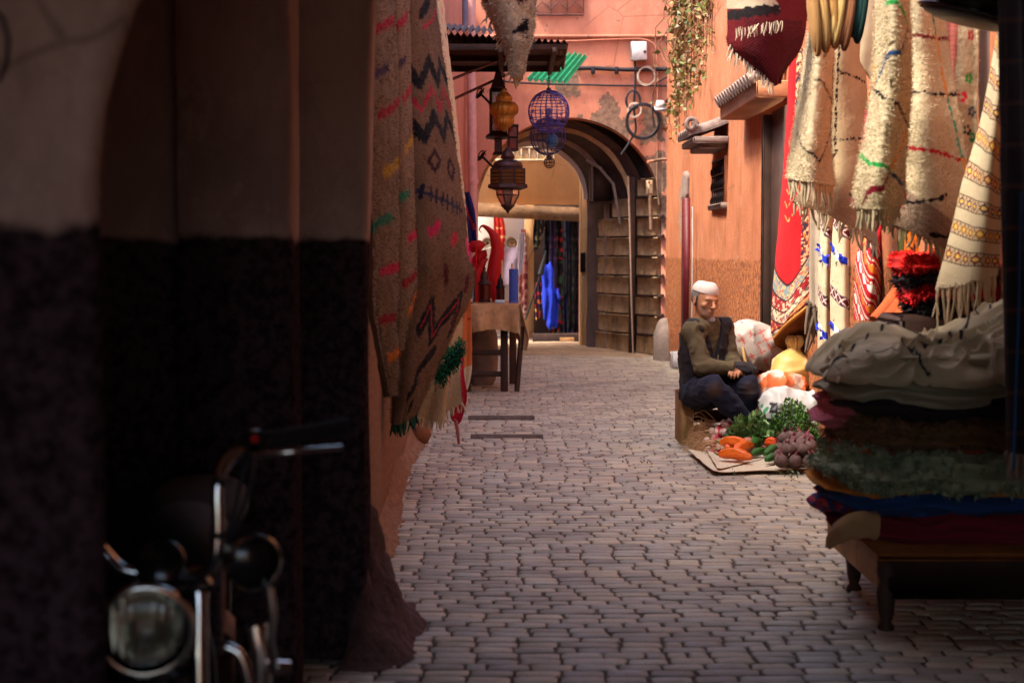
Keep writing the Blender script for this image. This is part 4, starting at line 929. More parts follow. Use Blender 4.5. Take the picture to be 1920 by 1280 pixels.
# ------------------------------------------------------------ wall of rugs further back on the right
t12 = thing('hanging_rug', P(1480, 660, 10.4), 'long red oriental carpet whose lower end curls up to show its brown back', 'carpet')
cR = Cloth([[(1482, 90, 10.5), (1500, 90, 10.4), (1518, 90, 10.3)], [(1474, 250, 10.5), (1498, 250, 10.35), (1521, 250, 10.3)], [(1462, 410, 10.5), (1490, 410, 10.3), (1521, 410, 10.25)], [(1452, 540, 10.45), (1485, 530, 10.25), (1521, 510, 10.2)], [(1449, 625, 10.4), (1478, 598, 10.2), (1521, 562, 10.15)]], 90, 280, .012, .012, 1.4, .2, .003, 12, 23)
def pr(s):
    w, h = s.wd, s.ht
    c = base((s.X, s.Y), S(178, 26, 32), .12); U, W = s.U, s.W
    n1 = vnoise(np.stack([s.X, s.Y, s.X * 0], -1), 70, 3); n2 = vnoise(np.stack([s.X, s.Y, s.X * 0], -1), 120, 8)
    # side border on the right, upper part
    e = (U > .72) | (W < .3) & (U > .35)
    c = lay(c, (e)[..., None] * 1., S(120, 34, 40)); c = lay(c, (e & (n1 > .15))[..., None] * .9, S(206, 178, 140)); c = lay(c, (e & (n2 > .45))[..., None] * .9, S(200, 120, 50)); c = lay(c, (e & (n1 < -.4))[..., None] * .9, S(40, 50, 70))
    c = lay(c, seg(s.X, s.Y, [(.7 * w, .3 * h), (.7 * w, .6 * h)], .008, .002), S(206, 170, 120))
    for k, (x, y) in enumerate(((.35, .36), (.4, .42), (.38, .48), (.42, .54), (.4, .59), (.45, .64))):
        c = lay(c, seg(s.X, s.Y, [((x - .12) * w, (y - .02) * h), (x * w, y * h), ((x + .12) * w, (y - .025) * h)], .008, .006, k), S(206, 160, 90))
    # stepped corner and bands of the lower border
    q = W - .06 * np.sin(U * 3.1) + .10 * np.abs(U - .35)
    for lo, hi, a, b in ((.70, .79, S(120, 140, 140), S(200, 170, 110)), (.79, .87, S(140, 36, 40), S(214, 190, 160)), (.87, .95, S(214, 186, 150), S(60, 50, 66)), (.95, 2, S(136, 34, 40), S(210, 150, 90))):
        m = ((q > lo) & (q <= hi))
        c = lay(c, m[..., None] * 1., a); c = lay(c, (m & (n1 > .1))[..., None] * .85, b); c = lay(c, (m & (n2 > .5))[..., None] * .9, S(196, 60, 50))
        c = lay(c, (np.abs(q - lo) < .006)[..., None] * 1., S(60, 24, 30))
    return c
cR.mesh(pr, back=S(120, 70, 34), ns=2500, slen=.008, seed=24).build('carpet_face', MT['wool'], t12, smooth=True)
cR2 = Cloth([[(1449, 632, 10.35), (1478, 603, 10.15), (1521, 566, 10.1)], [(1454, 645, 10.45), (1485, 622, 10.3), (1521, 590, 10.2)], [(1468, 656, 10.5), (1488, 650, 10.45), (1508, 628, 10.35)], [(1477, 666, 10.5), (1481, 664, 10.5), (1487, 660, 10.45)]], 60, 50, .012, .01, 1.2, .3, .003, 12, 25)
def pr2(s):
    c = base((s.X, s.Y), S(120, 66, 30), .12); n1 = vnoise(np.stack([s.X, s.Y, s.X * 0], -1), 40, 3)
    c = lay(c, (n1 > .25)[..., None] * .35, S(60, 34, 26)); return lay(c, (s.W < .08)[..., None] * 1., S(190, 130, 60))
cR2.mesh(pr2).build('carpet_underside', MT['weave'], t12, smooth=True)
mb = MB(); mb.tube([P(1480, 660, 10.5), P(1480, 690, 10.5), P(1481, 722, 10.5)], .006, 5, S(120, 80, 40)); mb.build('tie_cord', MT['wool'], t12)
cS = Cloth([[(1520, 370, 9.75), (1548, 370, 9.7)], [(1519, 480, 9.75), (1546, 480, 9.7)], [(1519, 590, 9.75), (1540, 590, 9.7)]], 40, 140, .01, .008, 1.5, 0, .003, 12, 26)
t13 = thing('hanging_rug', P(1530, 640, 9.7), 'grey basket weave throw with a dark tassel between the red carpet and the sequinned blanket', 'rug')
cS.mesh(lambda s: base((s.X, s.Y), S(186, 172, 150), .08) * (1 - .25 * ((np.sin(s.X * 350) * np.sin(s.Y * 350)) > 0)[..., None])).build('rug_panel', MT['weave'], t13, smooth=True)
fringe(P(np.linspace(1512, 1540, 20), np.linspace(565, 590, 20), 9.6), .014, .2, .012, S(120, 104, 88), 27, spread=.2).build('tassel', MT['wool'], t13)
def blanket(s):
    c = base((s.X, s.Y), S(210, 194, 160), .04); w, h = s.wd, s.ht
    sl = s.Y - .55 * s.X
    for y0, kind in ((.10, 1), (.27, 0), (.52, 1), (.73, 0), (.95, 1)):
        d = sl - (y0 * h)
        if kind == 0:
            ph = (s.X / .1) % 1
            c = lay(c, ((np.abs(d) < .022) & (ph < .5))[..., None] * 1., S(38, 60, 190)); c = lay(c, ((np.abs(d) < .022) & (ph >= .5))[..., None] * 1., S(246, 244, 250))
        else:
            m = np.abs(d) < .032; tri = np.abs(((s.X / .05) % 1) - .5) * 2
            c = lay(c, m[..., None] * 1., S(96, 34, 44)); c = lay(c, (m & (np.abs(np.abs(d) - tri * .03) < .006))[..., None] * 1., S(220, 200, 190)); c = lay(c, ((np.abs(d) > .026) & m)[..., None] * 1., S(60, 60, 90))
    n = vnoise(np.stack([s.X, s.Y, s.X * 0], -1), 60, 5); return lay(c, (n > .86)[..., None] * 1., S(110, 80, 60))
for i, (x0, x1, D_, lab) in enumerate(((1536, 1562, 9.35, 'folded ivory blanket with blue sequin bands, the narrow fold on the left'), (1560, 1606, 9.1, 'ivory blanket with blue sequin bands and dark diamond stripes, the wide fold'))):
    t_ = thing('hanging_blanket', P((x0 + x1) / 2, 690, D_), lab, 'blanket')
    c_ = Cloth([[(x0 + 6, 380, D_ + .05), ((x0 + x1) / 2 + 4, 380, D_ - .08), (x1 + 2, 380, D_ + .03)], [(x0, 520, D_ + .05), ((x0 + x1) / 2, 520, D_ - .08), (x1, 520, D_ + .03)], [(x0 + 1, 690, D_ + .05), ((x0 + x1) / 2, 690, D_ - .08), (x1 - 2, 690, D_ + .03)]], 90, 260, .016, .005, 1, 0, .003, 12, 30 + i)
    c_.mesh(blanket, ns=0, seed=30 + i).build('blanket_panel', MT['weave'], t_, smooth=True)
    mb = MB(); rs_ = np.random.RandomState(40 + i); m = rs_.randint(0, 260 * 90, 420)
    pp = c_.V.reshape(-1, 3)[m]; sl = (c_.Y - .55 * c_.X).reshape(-1)[m]; keep = (np.abs(sl - .27 * c_.ht) < .03) | (np.abs(sl - .73 * c_.ht) < .03)
    pp = pp[keep] + c_.N.reshape(-1, 3)[m][keep] * .012
    bl = (((c_.X.reshape(-1)[m][keep] / .1) % 1) < .5)
    mb.cards(pp, .03, np.where(bl[:, None], np.array([S(38, 60, 200)]), np.array([S(240, 240, 246)])), .8, seed=41)
    mb.build('sequin_tufts', MT['wool'], t_)['kind'] = 'stuff'
def kilim(s):
    c = base((s.X, s.Y), S(176, 18, 34), .1); sl = s.Y - .7 * s.X
    for y in (.06, .2, .34, .52, .68, .86):
        d = sl - y * s.ht; c = lay(c, ((np.abs(d) < .006))[..., None] * 1., S(226, 200, 180)); c = lay(c, ((np.abs(d - .03) < .006) & (np.sin(s.X * 420) > 0))[..., None] * 1., S(230, 210, 190))
    for y, col in ((.27, S(220, 120, 40)), (.43, S(236, 226, 216)), (.60, S(220, 120, 40)), (.77, S(236, 226, 216)), (.13, S(40, 30, 36))):
        ph = np.abs(((s.X / .085) % 1) - .5) * 2; c = lay(c, (np.abs(sl - y * s.ht) < .026 * (1 - ph))[..., None] * 1., col)
    return c
cT = Cloth([[(1656, 395, 8.5), (1660, 395, 8.4), (1664, 395, 8.45)], [(1612, 470, 8.5), (1638, 470, 8.25), (1663, 460, 8.45)], [(1604, 540, 8.5), (1634, 540, 8.2), (1664, 535, 8.45)], [(1602, 600, 8.5), (1630, 600, 8.25), (1654, 600, 8.45)]], 90, 170, .014, .004, 1, 0, .002, 12, 33)
o = cT.mesh(kilim).build('hanging_rug', MT['weave'], smooth=True); tag(o, 'crimson kilim with slanting white lines and orange diamonds right of the ivory blanket', 'rug')
mb = MB(); mb.rbox(P(1689, 480, 7.85), (.035, .03, .5), .005, col=S(128, 140, 80)); o = mb.build('green_post', MT['vc']); tag(o, 'olive green painted post behind the orange textiles', 'post')
cU = Cloth([[(1700, 395, 7.65), (1745, 395, 7.6)], [(1697, 450, 7.65), (1740, 450, 7.6)], [(1692, 510, 7.65), (1730, 510, 7.6)]], 50, 80, .012, .01, 1.4, 0, .003, 14, 34)
o = cU.mesh(lambda s: lay(base((s.X, s.Y), S(214, 110, 30), .12), seg(s.X, s.Y, [(.1 * s.wd, .5 * s.ht), (.5 * s.wd, .7 * s.ht), (.4 * s.wd, .5 * s.ht), (.8 * s.wd, .5 * s.ht)], .01, .005), S(60, 30, 30))).build('hanging_cloth', MT['cloth'], smooth=True)
tag(o, 'bright orange cloth with dark scribbled pattern behind the rust coloured rolls', 'cloth')
for i, (a, b, r, lab) in enumerate((((1640, 604, 7.2), (1722, 476, 7.3), .035, 'rust brown textile roll leaning right, the lowest and leftmost roll'), ((1664, 604, 7.1), (1750, 470, 7.2), .04, 'rust brown textile roll leaning right, between two other rolls'), ((1690, 604, 7.0), (1768, 484, 7.1), .055, 'thick orange brown textile roll leaning right beside the red shag stack'))):
    A_, B_ = P(*a), P(*b); path = np.array([A_ + (B_ - A_) * q + np.array([0, 0, -.03 * math.sin(q * 3.1)]) for q in np.linspace(0, 1, 40)])
    mb = MB(); mb.tube(path, r, 22, S(176, 84, 46))
    V = mb.v[0]; V += (.012 * np.sin(fbm(V, 9, 2) * 9 + V[:, 2] * 30))[:, None] * (V - path.mean(0)) / .3
    mb.v[0] = V; mb.c[0] = mb.c[0] * (1 + .25 * fbm(V, 14, 2))[:, None]
    o = mb.build('textile_roll', MT['cloth'], smooth=True); tag(o, lab, 'textile roll', 'rolled rust coloured textiles')
def slab(name, x0, x1, y0, y1, z0, z1, col, mat, label, cat='folded blanket', group=None, amp=.02, sc=7, seed=0, ns=0, slen=.02, grooves=2, pw=.45, curl=0, tilt=0, colf=None, ga=.08):
    """a folded textile: a soft flattened block with a rounded fold at its end"""
    n, m = 150, 90
    ph = np.linspace(0, 2 * np.pi, n, endpoint=False); th = np.linspace(0, np.pi, m)
    T, Ph = np.meshgrid(th, ph, indexing='ij')
    f = lambda a, p: np.sign(a) * np.abs(a) ** p
    d = np.stack([f(np.sin(T), .34) * f(np.cos(Ph), pw * .75), f(np.sin(T), .34) * f(np.sin(Ph), pw * .75), f(np.cos(T), .8)], -1)
    h = np.array([(x1 - x0) / 2, (y1 - y0) / 2, (z1 - z0) / 2]); c = np.array([(x0 + x1) / 2, (y0 + y1) / 2, (z0 + z1) / 2])
    V = d * h
    side = np.sqrt(np.clip(1 - (V[..., 2] / h[2]) ** 2, 0, 1))
    gr = np.sin((V[..., 2] / h[2] + .25 * vnoise(V, 4, seed)) * math.pi * grooves)
    V[..., 0] *= 1 - ga * gr * side * .5; V[..., 1] *= 1 - ga * gr * side * .5
    nn = d / (np.linalg.norm(d, axis=-1)[..., None] + 1e-9)
    W_ = V + c
    V = V + nn * (amp * fbm(W_ * np.array([1, 1, 2.2]), sc, 3, seed) + .010 * (1 - np.abs(vnoise(W_ * np.array([1.4, 1.4, 3.]), 11, seed + 6))) ** 4 + .014 * (1 - np.abs(vnoise(W_ * np.array([.5, .5, 2.5]), 14, seed + 2))) ** 3)[..., None]
    V[..., 2] += tilt * V[..., 0] + .016 * vnoise(W_ * np.array([1, 1, 0]), 7, seed + 5)
    W_ = V + c; mb = MB()
    C = np.array(col) * (1 + .15 * fbm(W_, 12, 3, seed + 3))[..., None]
    if colf is not None: C = colf(W_, C)
    mb.grid(W_, C, flip=False, closeu=True)
    if ns:
        rs_ = np.random.RandomState(seed + 9); iv = rs_.randint(8, m - 8, ns); iu = rs_.randint(0, n, ns); p = W_[iv, iu] + rs_.normal(0, .004, (ns, 3))
        dd = nn[iv, iu] + rs_.normal(0, .5, (ns, 3)); dd /= np.linalg.norm(dd, axis=1)[:, None]
        sd_ = np.cross(dd, rs_.normal(size=(ns, 3))); sd_ /= np.linalg.norm(sd_, axis=1)[:, None]; sd_ *= slen * .22
        L = slen * rs_.uniform(.5, 1.3, ns)[:, None]
        mb.add(np.stack([p - sd_, p + sd_, p + dd * L + sd_ * .4, p + dd * L - sd_ * .4], 1).reshape(-1, 3), np.arange(4 * ns).reshape(ns, 4), np.repeat(C[iv, iu] * rs_.uniform(.7, 1.2, (ns, 1)), 4, 0))
    o = mb.build(name, mat, smooth=True); return tag(o, label, cat, group)
# red and black shag stack behind
q = P(1745, 545, 6.6)
for i, (dz, c_, lab) in enumerate(((.115, S(206, 34, 30), 'bright red shag cushion on top of the red and black stack'), (.055, S(36, 30, 36), 'black shag cushion under the bright red top one'), (0, S(190, 24, 30), 'red shag cushion between two black ones'), (-.065, S(30, 24, 28), 'black shag cushion at the bottom of the red and black stack'))):
    slab('shag_cushion', q[0] - .13 + .02 * i, q[0] + .22, 6.4, 6.8, q[2] + dz - .035, q[2] + dz + .035, c_, MT['wool'], lab, 'cushion', 'red and black shag cushions', .012, 9, 50 + i, 2500, .02)
mb = MB(); mb.rbox((q[0] + .03, 6.6, (q[2] - .1) / 2), (.42, .42, q[2] - .1), .02); o = mb.build('side_stool', MT['darkwood']); tag(o, 'dark wooden box carrying the red and black shag cushions behind the big pile', 'box')
# ---- the low bench and its pile
bx0, bx1, by0, by1, bz = 1.27, 2.0, 5.24, 6.15, .265
bench = thing('low_bench', (1.6, 5.7, 0), 'low dark wooden bench under the tall pile of textiles', 'bench')
mb = MB(); mb.rbox((1.66, 5.68, bz), (.84, .98, .03), .006, col=S(200, 160, 120)); mb.build('bench_top', MT['wood'], bench)
mb = MB(); mb.rbox((1.27, 5.68, .20), (.03, .85, .12), .005); mb.build('apron', MT['wood'], bench); MB().rbox((1.66, 5.235, .185), (.76, .03, .15), .005).build('apron', MT['darkwood'], bench)  # front apron in darker wood: its shade is put into the colour
for (x, y) in ((1.285, 5.25), (1.31, 5.86), (2.0, 5.25), (2.0, 6.1)):
    mb = MB(); mb.lathe([(.0, .252), (.032, .25), (.034, .2), (.024, .17), (.034, .13), (.026, .06), (.018, .03), (.03, .012), (.026, 0), (0, 0)], (x, y, 0), 18); mb.build('leg', MT['darkwood'], bench, smooth=True)
PG = 'folded textiles piled on the bench'
XR = 2.02
sl = [
 (1.10, 5.30, .28, .37, S(120, 30, 44), 'weave', 'maroon folded blanket at the very bottom of the pile', 0, .02, 2),
 (1.045, 5.42, .35, .425, S(110, 30, 70), 'weave', 'magenta striped folded blanket, second from the bottom of the pile', 0, .016, 2),
 (1.06, 5.30, .40, .452, S(34, 66, 120), 'weave', 'thin blue folded blanket low in the pile', 0, .012, 1),
 (1.03, 5.34, .44, .51, S(190, 116, 36), 'cloth', 'mustard yellow folded cloth under the grey green shag rug', 0, .016, 2),
 (1.045, 5.22, .485, .60, S(150, 156, 128), 'wool', 'grey green curly shag rug folded in the middle of the pile', 14000, .03, 2),
 (1.07, 5.30, .592, .622, S(196, 66, 30), 'wool', 'thin orange red rolled cloth above the grey green shag rug', 0, .008, 1),
 (1.10, 5.26, .615, .69, S(128, 92, 62), 'wool', 'brown curly rug folded in the middle of the pile', 9000, .02, 2),
 (1.03, 5.42, .66, .77, S(196, 106, 118), 'weave', 'pink ribbed knitted blanket sticking out of the pile', 0, .02, 2),
 (1.08, 5.28, .735, .80, S(44, 34, 36), 'cloth', 'black folded cloth above the brown curly rug', 0, .02, 2),
 (1.05, 5.24, .78, .885, S(160, 152, 128), 'linen', 'grey olive linen folded under the top linen sheet', 0, .03, 3),
]
for i, (x0, y0, z0, z1, c_, m_, lab, ns, amp, gr) in enumerate(sl):
    cf = None
    if 'pink' in lab: cf = lambda W_, C: C * (1 - .25 * (np.sin(W_[..., 1] * 420 + W_[..., 0] * 420) > .2)[..., None])
    if 'magenta' in lab: cf = lambda W_, C: np.where((np.sin(W_[..., 0] * 150) > .3)[..., None], np.array(S(40, 60, 120)), np.where((np.sin(W_[..., 0] * 150 + 2) > .3)[..., None], np.array(S(180, 60, 60)), C))
    if 'grey green' in lab: cf = lambda W_, C: C * (1 + .35 * vnoise(W_, 45, 2))[..., None] + np.array([[0., .02, .01]])
    slab('folded_textile', x0 + .09, XR - .02 * (i % 3), y0, 5.9, z0 - .012, z1 + .014, c_, MT[m_], lab, 'folded textile', PG, amp, 8 if ns == 0 else 22, 60 + i, ns, .018, gr, .85, tilt=.0, colf=cf, ga=.10)
# camel sheepskin corner hanging at the bottom left of the pile
mb = MB(); 
mb.tube(cr1(np.array([P(1640, 985, 5.25), P(1600, 985, 5.24), P(1572, 1000, 5.3), P(1553, 1025, 5.35)]), 24), [.05, .045, .034, .012], 18, S(166, 130, 92))
V = mb.v[0]; V += (.012 * fbm(V, 25, 3))[:, None]; o = mb.build('folded_textile', MT['wool'], smooth=True); tag(o, 'camel coloured sheepskin corner drooping from the bottom of the pile', 'folded textile', PG)
# top linen sheet, crumpled
t14 = thing('linen_sheet', (1.5, 5.7, .88), 'crumpled cream linen sheet with black diamond lines crowning the pile', 'linen sheet')
nu, nv = 260, 220
U, W = np.meshgrid(np.linspace(0, 1, nu), np.linspace(0, 1, nv))
X = 1.12 + .9 * U; Y = 5.16 + .82 * W - .0 * U
Y = Y + (.5 - W) * .3 * np.clip(1 - U / .12, 0, 1) ** 1.5
ex = np.clip(np.minimum(np.minimum(U / .16, (1 - U) / .1), np.minimum(W / .2, (1 - W) / .1)), 0, 1)
dome = np.sin(ex * math.pi / 2) ** .7
top_ = .94 + .10 * U + .10 * np.exp(-((U - .78) / .2) ** 2 - ((W - .45) / .3) ** 2) + .045 * np.exp(-((U - .22) / .12) ** 2 - ((W - .6) / .3) ** 2) - .03 * np.exp(-((U - .48) / .12) ** 2)
pp = np.stack([X, Y, X * 0], -1)
wp = pp + .25 * np.stack([vnoise(pp, 4, 1), vnoise(pp, 4, 2), X * 0], -1)
rid = 1 - np.abs(vnoise(wp, 5.5, 3)); rid2 = 1 - np.abs(vnoise(wp * np.array([.6, 1.6, 1]), 11, 4))
z = .86 + (top_ - .86) * dome + (.045 * (rid ** 5 - .25) + .026 * (rid2 ** 5 - .25)) * (.4 + .6 * dome)
lft = np.clip(1 - U / .16, 0, 1); frt = np.clip(1 - W / .2, 0, 1)
X2 = X + .03 * vnoise(np.stack([X * 0, Y, z], -1), 9, 7) * lft + .015 * vnoise(np.stack([Y, z, X * 0], -1), 16, 5); Y2 = Y + .03 * vnoise(np.stack([X, X * 0, z], -1), 8, 6) * frt
V = np.stack([X2 + .0, Y2, z], -1)
C = base((U * 2, W * 2), S(186, 172, 142), .06)
wv = .03 * vnoise(pp, 6, 9)
def ln(pts, w=.009): 
    global C
    C = lay(C, seg(U + wv, W + wv, pts, w * 1.5, .003), S(30, 26, 30))
for pts in ([(.05, .25), (.25, .12), (.5, .3), (.75, .1), (1, .28)], [(.05, .55), (.3, .4), (.5, .62), (.8, .4), (1, .6)], [(.0, .2), (.12, .4), (.3, .75), (.5, .95)], [(.5, .3), (.62, .6), (.9, .95)], [(.25, .12), (.3, 0)], [(.75, .1), (.78, 0)], [(.75, .1), (.72, .4), (.66, .7)], [(.5, .3), (.45, .6), (.3, .75)]): ln(pts)
mb = MB(); mb.grid(V, C); mb.grid(V - np.array([0, 0, .012]), C * .8, flip=True); 
ring = lambda A: np.concatenate([A[0], A[1:, -1], A[-1, ::-1][1:], A[::-1, 0][1:]]); R0 = ring(V); mb.grid(np.stack([R0, R0 - np.array([0, 0, .012])]), np.stack([ring(C)] * 2))
mb.build('sheet', MT['linen'], t14, smooth=True)
slab('roll_', 1.15, 2.0, 5.22, 5.88, .855, .945, S(170, 158, 128), MT['linen'], 'cream linen folded edge just below the crumpled top sheet', 'folded textile', PG, .022, 8, 90, 0, .02, 2, .8).name = 'folded_textile'
# ---- rail the rugs hang from, straw slippers, black basket
mb = MB(); mb.tube([P(1500, -90, 8.2), P(1700, -160, 6.4), P(1960, -290, 4.4)], .02, 10); o = mb.build('hanging_rail', MT['iron']); tag(o, 'dark rail above the right hand rugs', 'rail')
sg = [S(176, 134, 82), S(196, 156, 96), S(186, 140, 80), S(206, 176, 110), S(140, 92, 60), S(30, 60, 56)]
labs = ['straw slipper at the left end of the hanging row, edge on', 'golden straw slipper, second from the left in the hanging row', 'tan straw slipper in the middle of the hanging row', 'pale yellow straw slipper with a ribbed edge', 'brown leather slipper beside the dark green one', 'dark green slipper at the right end of the hanging row']
for i, px in enumerate((1524, 1539, 1556, 1570, 1588, 1611)):
    w_ = [5, 7, 8, 10, 11, 15][i]; D_ = 6.9 - .02 * i; bot = [96, 90, 82, 76, 84, 70][i]
    t_ = thing('straw_slipper', P(px, bot, D_), labs[i], 'slipper', 'slippers hanging in a row')
    c0 = P(px, bot - 68, D_); rx = w_ / 420; rz_ = .17
    mb = MB(); mb.blob(c0, (rx * .5 + .012, .075, rz_), .004, 30, i, 26, 26, R=roty(-.12 if i < 3 else .1), col=sg[i]); mb.build('sole', MT['weave'], t_, smooth=True)
    mb = MB(); Rq = roty(-.12 if i < 3 else .1)
    ell = np.array([[rx * .35, .085 * math.cos(q), rz_ * 1.03 * math.sin(q)] for q in np.linspace(0, 2 * math.pi, 40, endpoint=False)]) @ Rq.T + c0
    mb.tube(ell, .011, 7, np.array(sg[i]) * .75, closed=True); mb.build('rim', MT['weave'], t_, smooth=True)
    mb = MB(); mb.blob(c0 + Rq @ np.array([-rx * .4, 0, -.05]), (rx * .6 + .008, .06, .11), .003, 30, i + 9, 20, 16, R=Rq, col=np.array(sg[i]) * .9); mb.build('vamp', MT['weave'], t_, smooth=True)
hb = thing('hanging_drum', P(1810, 30, 5.4), 'black ribbed round drum hanging at the top right, seen from below', 'drum')
c0 = P(1828, 4, 5.4); R_ = roty(.25) @ rotx(.1)
mb = MB(); mb.lathe([(0, -.075), (.12, -.075), (.16, -.062), (.175, -.04), (.168, -.02), (.178, 0), (.17, .02), (.18, .04), (.172, .06), (.18, .2), (0, .2)], c0, 48, R_); mb.build('shell', MT['blackplastic'], hb, smooth=True)
mb = MB()
for zz in (-.045, -.01, .03): mb.lathe([(.176, zz - .008), (.188, zz), (.176, zz + .008)], c0, 48, R_)
mb.build('ribs', MT['blackpaint'], hb, smooth=True)
# ================================================================ implicit surfaces for soft and living shapes
def sdf_mesh(f, lo, hi, h):
    lo = np.array(lo, float); hi = np.array(hi, float); n = np.ceil((hi - lo) / h).astype(int) + 1
    ax = [lo[i] + h * np.arange(n[i]) for i in range(3)]
    D_ = np.empty(tuple(n), np.float32); yz = np.meshgrid(ax[1], ax[2], indexing='ij')
    for s0 in range(0, n[0], 24):
        xs_ = ax[0][s0:s0 + 24]
        p = np.stack(np.broadcast_arrays(xs_[:, None, None], yz[0][None], yz[1][None]), -1); D_[s0:s0 + 24] = f(p)
    ins = D_ < 0; idx = -np.ones(tuple(n - 1), int)
    acc = np.zeros((*(n - 1), 3), np.float32); cnt = np.zeros(tuple(n - 1), np.float32)
    sl = lambda o: tuple(slice(o[i], n[i] - 1 + o[i]) for i in range(3))
    for a in range(3):
        for b in range(4):
            o = [0, 0, 0]; q = [k for k in range(3) if k != a]; o[q[0]] = b & 1; o[q[1]] = b >> 1; o2 = list(o); o2[a] = 1
            d0, d1 = D_[sl(o)], D_[sl(o2)]; m = (d0 < 0) != (d1 < 0)
            t = np.where(m, d0 / np.where(m, d0 - d1, 1), 0); c = np.zeros((*m.shape, 3), np.float32)
            for k in range(3): c[..., k] = o[k]
            c[..., a] = t; acc += c * m[..., None]; cnt += m
    act = cnt > 0; idx[act] = np.arange(act.sum())
    ijk = np.argwhere(act); V = lo + h * (ijk + acc[act] / cnt[act][:, None])
    Fs = []
    for a in range(3):
        q = [k for k in range(3) if k != a]
        s0 = [slice(1, n[k] - 1) for k in range(3)]; s0[a] = slice(0, n[a] - 1); s1 = list(s0); s1[a] = slice(1, n[a])
        A_, B_ = ins[tuple(s0)], ins[tuple(s1)]; e = np.argwhere(A_ != B_)
        if not len(e): continue
        off = np.array([s_.start for s_ in s0]); g = e + off; sgn = A_[tuple(e.T)]
        def cell(da, db):
            c = g.copy(); c[:, q[0]] -= da; c[:, q[1]] -= db; return idx[tuple(c.T)]
        qd = np.stack([cell(0, 0), cell(1, 0), cell(1, 1), cell(0, 1)], 1)
        fl = sgn if a != 1 else ~sgn
        qd = np.where(fl[:, None], qd, qd[:, ::-1]); Fs.append(qd)
    return V, np.concatenate(Fs)
def cap(p, a, b, ra, rb):
    a, b = np.asarray(a, float), np.asarray(b, float); d = b - a
    t = np.clip(((p - a) @ d) / (d @ d), 0, 1); return np.linalg.norm(p - a - t[..., None] * d, axis=-1) - (ra + (rb - ra) * t)
def ell(p, c, r, R=None):
    q = p - np.asarray(c)
    if R is not None: q = q @ R
    k = np.linalg.norm(q / np.asarray(r), axis=-1); return (k - 1) * min(r)
def su(a, b, k): 
    h = np.clip(.5 + .5 * (b - a) / k, 0, 1); return b + (a - b) * h - k * h * (1 - h)
def ss(a, b, k): return -su(-a, b, k)
def sdf_obj(name, f, lo, hi, h, material, parent=None, colf=(1, 1, 1), **kw):
    V, Fc = sdf_mesh(f, lo, hi, h); mb = MB(); C = colf(V) if callable(colf) else colf
    mb.add(V, Fc, C); return mb.build(name, material, parent, smooth=True, **kw)

# ---------------------------------------------------------------- the vegetable seller
MD = 10.3
pm = lambda x, y, d=0.: P(x, y, MD + d)
man = thing('person', (*pm(1330, 835)[:2], 0), 'man in a white knitted cap and dark vest sitting on a wooden crate behind vegetables', 'person')
pelv = pm(1319, 728, .04); belly = pm(1316, 690, .02); chest = pm(1320, 640, .03); nb = pm(1326, 604, .0); hc = pm(1323, 562, -.03)
shR = pm(1300, 620, -.09); shL = pm(1357, 613, .12); elR = pm(1318, 688, -.20); elL = pm(1368, 672, .02)
haR = pm(1372, 688, -.22); haL = pm(1384, 692, -.15)
hipR = pm(1308, 736, -.08); hipL = pm(1342, 734, .09); knR = pm(1337, 724, -.40); knL = pm(1401, 724, -.22); anR = pm(1402, 796, -.36); anL = pm(1398, 792, -.14)
toR = anR + np.array([.10, -.13, -.05]); toL = anL + np.array([.12, -.12, -.05])
yaw = math.radians(26); pit = math.radians(7); rol = math.radians(6)
RH = rotz(yaw) @ rotx(pit) @ roty(rol)      # head axes: -y face, x his left side
def hl(x, y, z): return hc + RH @ np.array([x, y, z])
def head_sdf(p):
    q = (p - hc) @ RH
    d = ell(q, (0, .012, .035), (.076, .094, .085))
    d = su(d, ell(q, (0, -.022, -.03), (.058, .068, .088)), .03)
    d = su(d, ell(q, (0, -.052, -.088), (.032, .034, .026)), .025)            # chin
    d = su(d, ell(q, (0, -.082, .012), (.05, .014, .012)), .016)              # brow
    for s_ in (-1, 1):
        d = ss(d, ell(q, (s_ * .03, -.098, -.008), (.018, .014, .010)), .01)  # sockets
        d = su(d, ell(q, (s_ * .03, -.079, -.009), (.014, .011, .011)), .004) # eyes
        d = su(d, ell(q, (s_ * .044, -.062, -.03), (.018, .020, .016)), .014) # cheekbones
        e = ell(q, (s_ * .078, .012, -.012), (.010, .022, .034), rotz(s_ * .35)); e = ss(e, ell(q, (s_ * .088, .006, -.008), (.008, .012, .02)), .004)
        d = su(d, e, .006)
    d = su(d, cap(q, (0, -.090, .004), (0, -.116, -.036), .008, .0135), .008)  # nose
    for s_ in (-1, 1): d = su(d, ell(q, (s_ * .012, -.104, -.040), (.008, .010, .007)), .005)
    d = su(d, ell(q, (0, -.086, -.062), (.021, .013, .005)), .006)            # lips
    d = su(d, ell(q, (0, -.084, -.071), (.018, .012, .005)), .005)
    return d
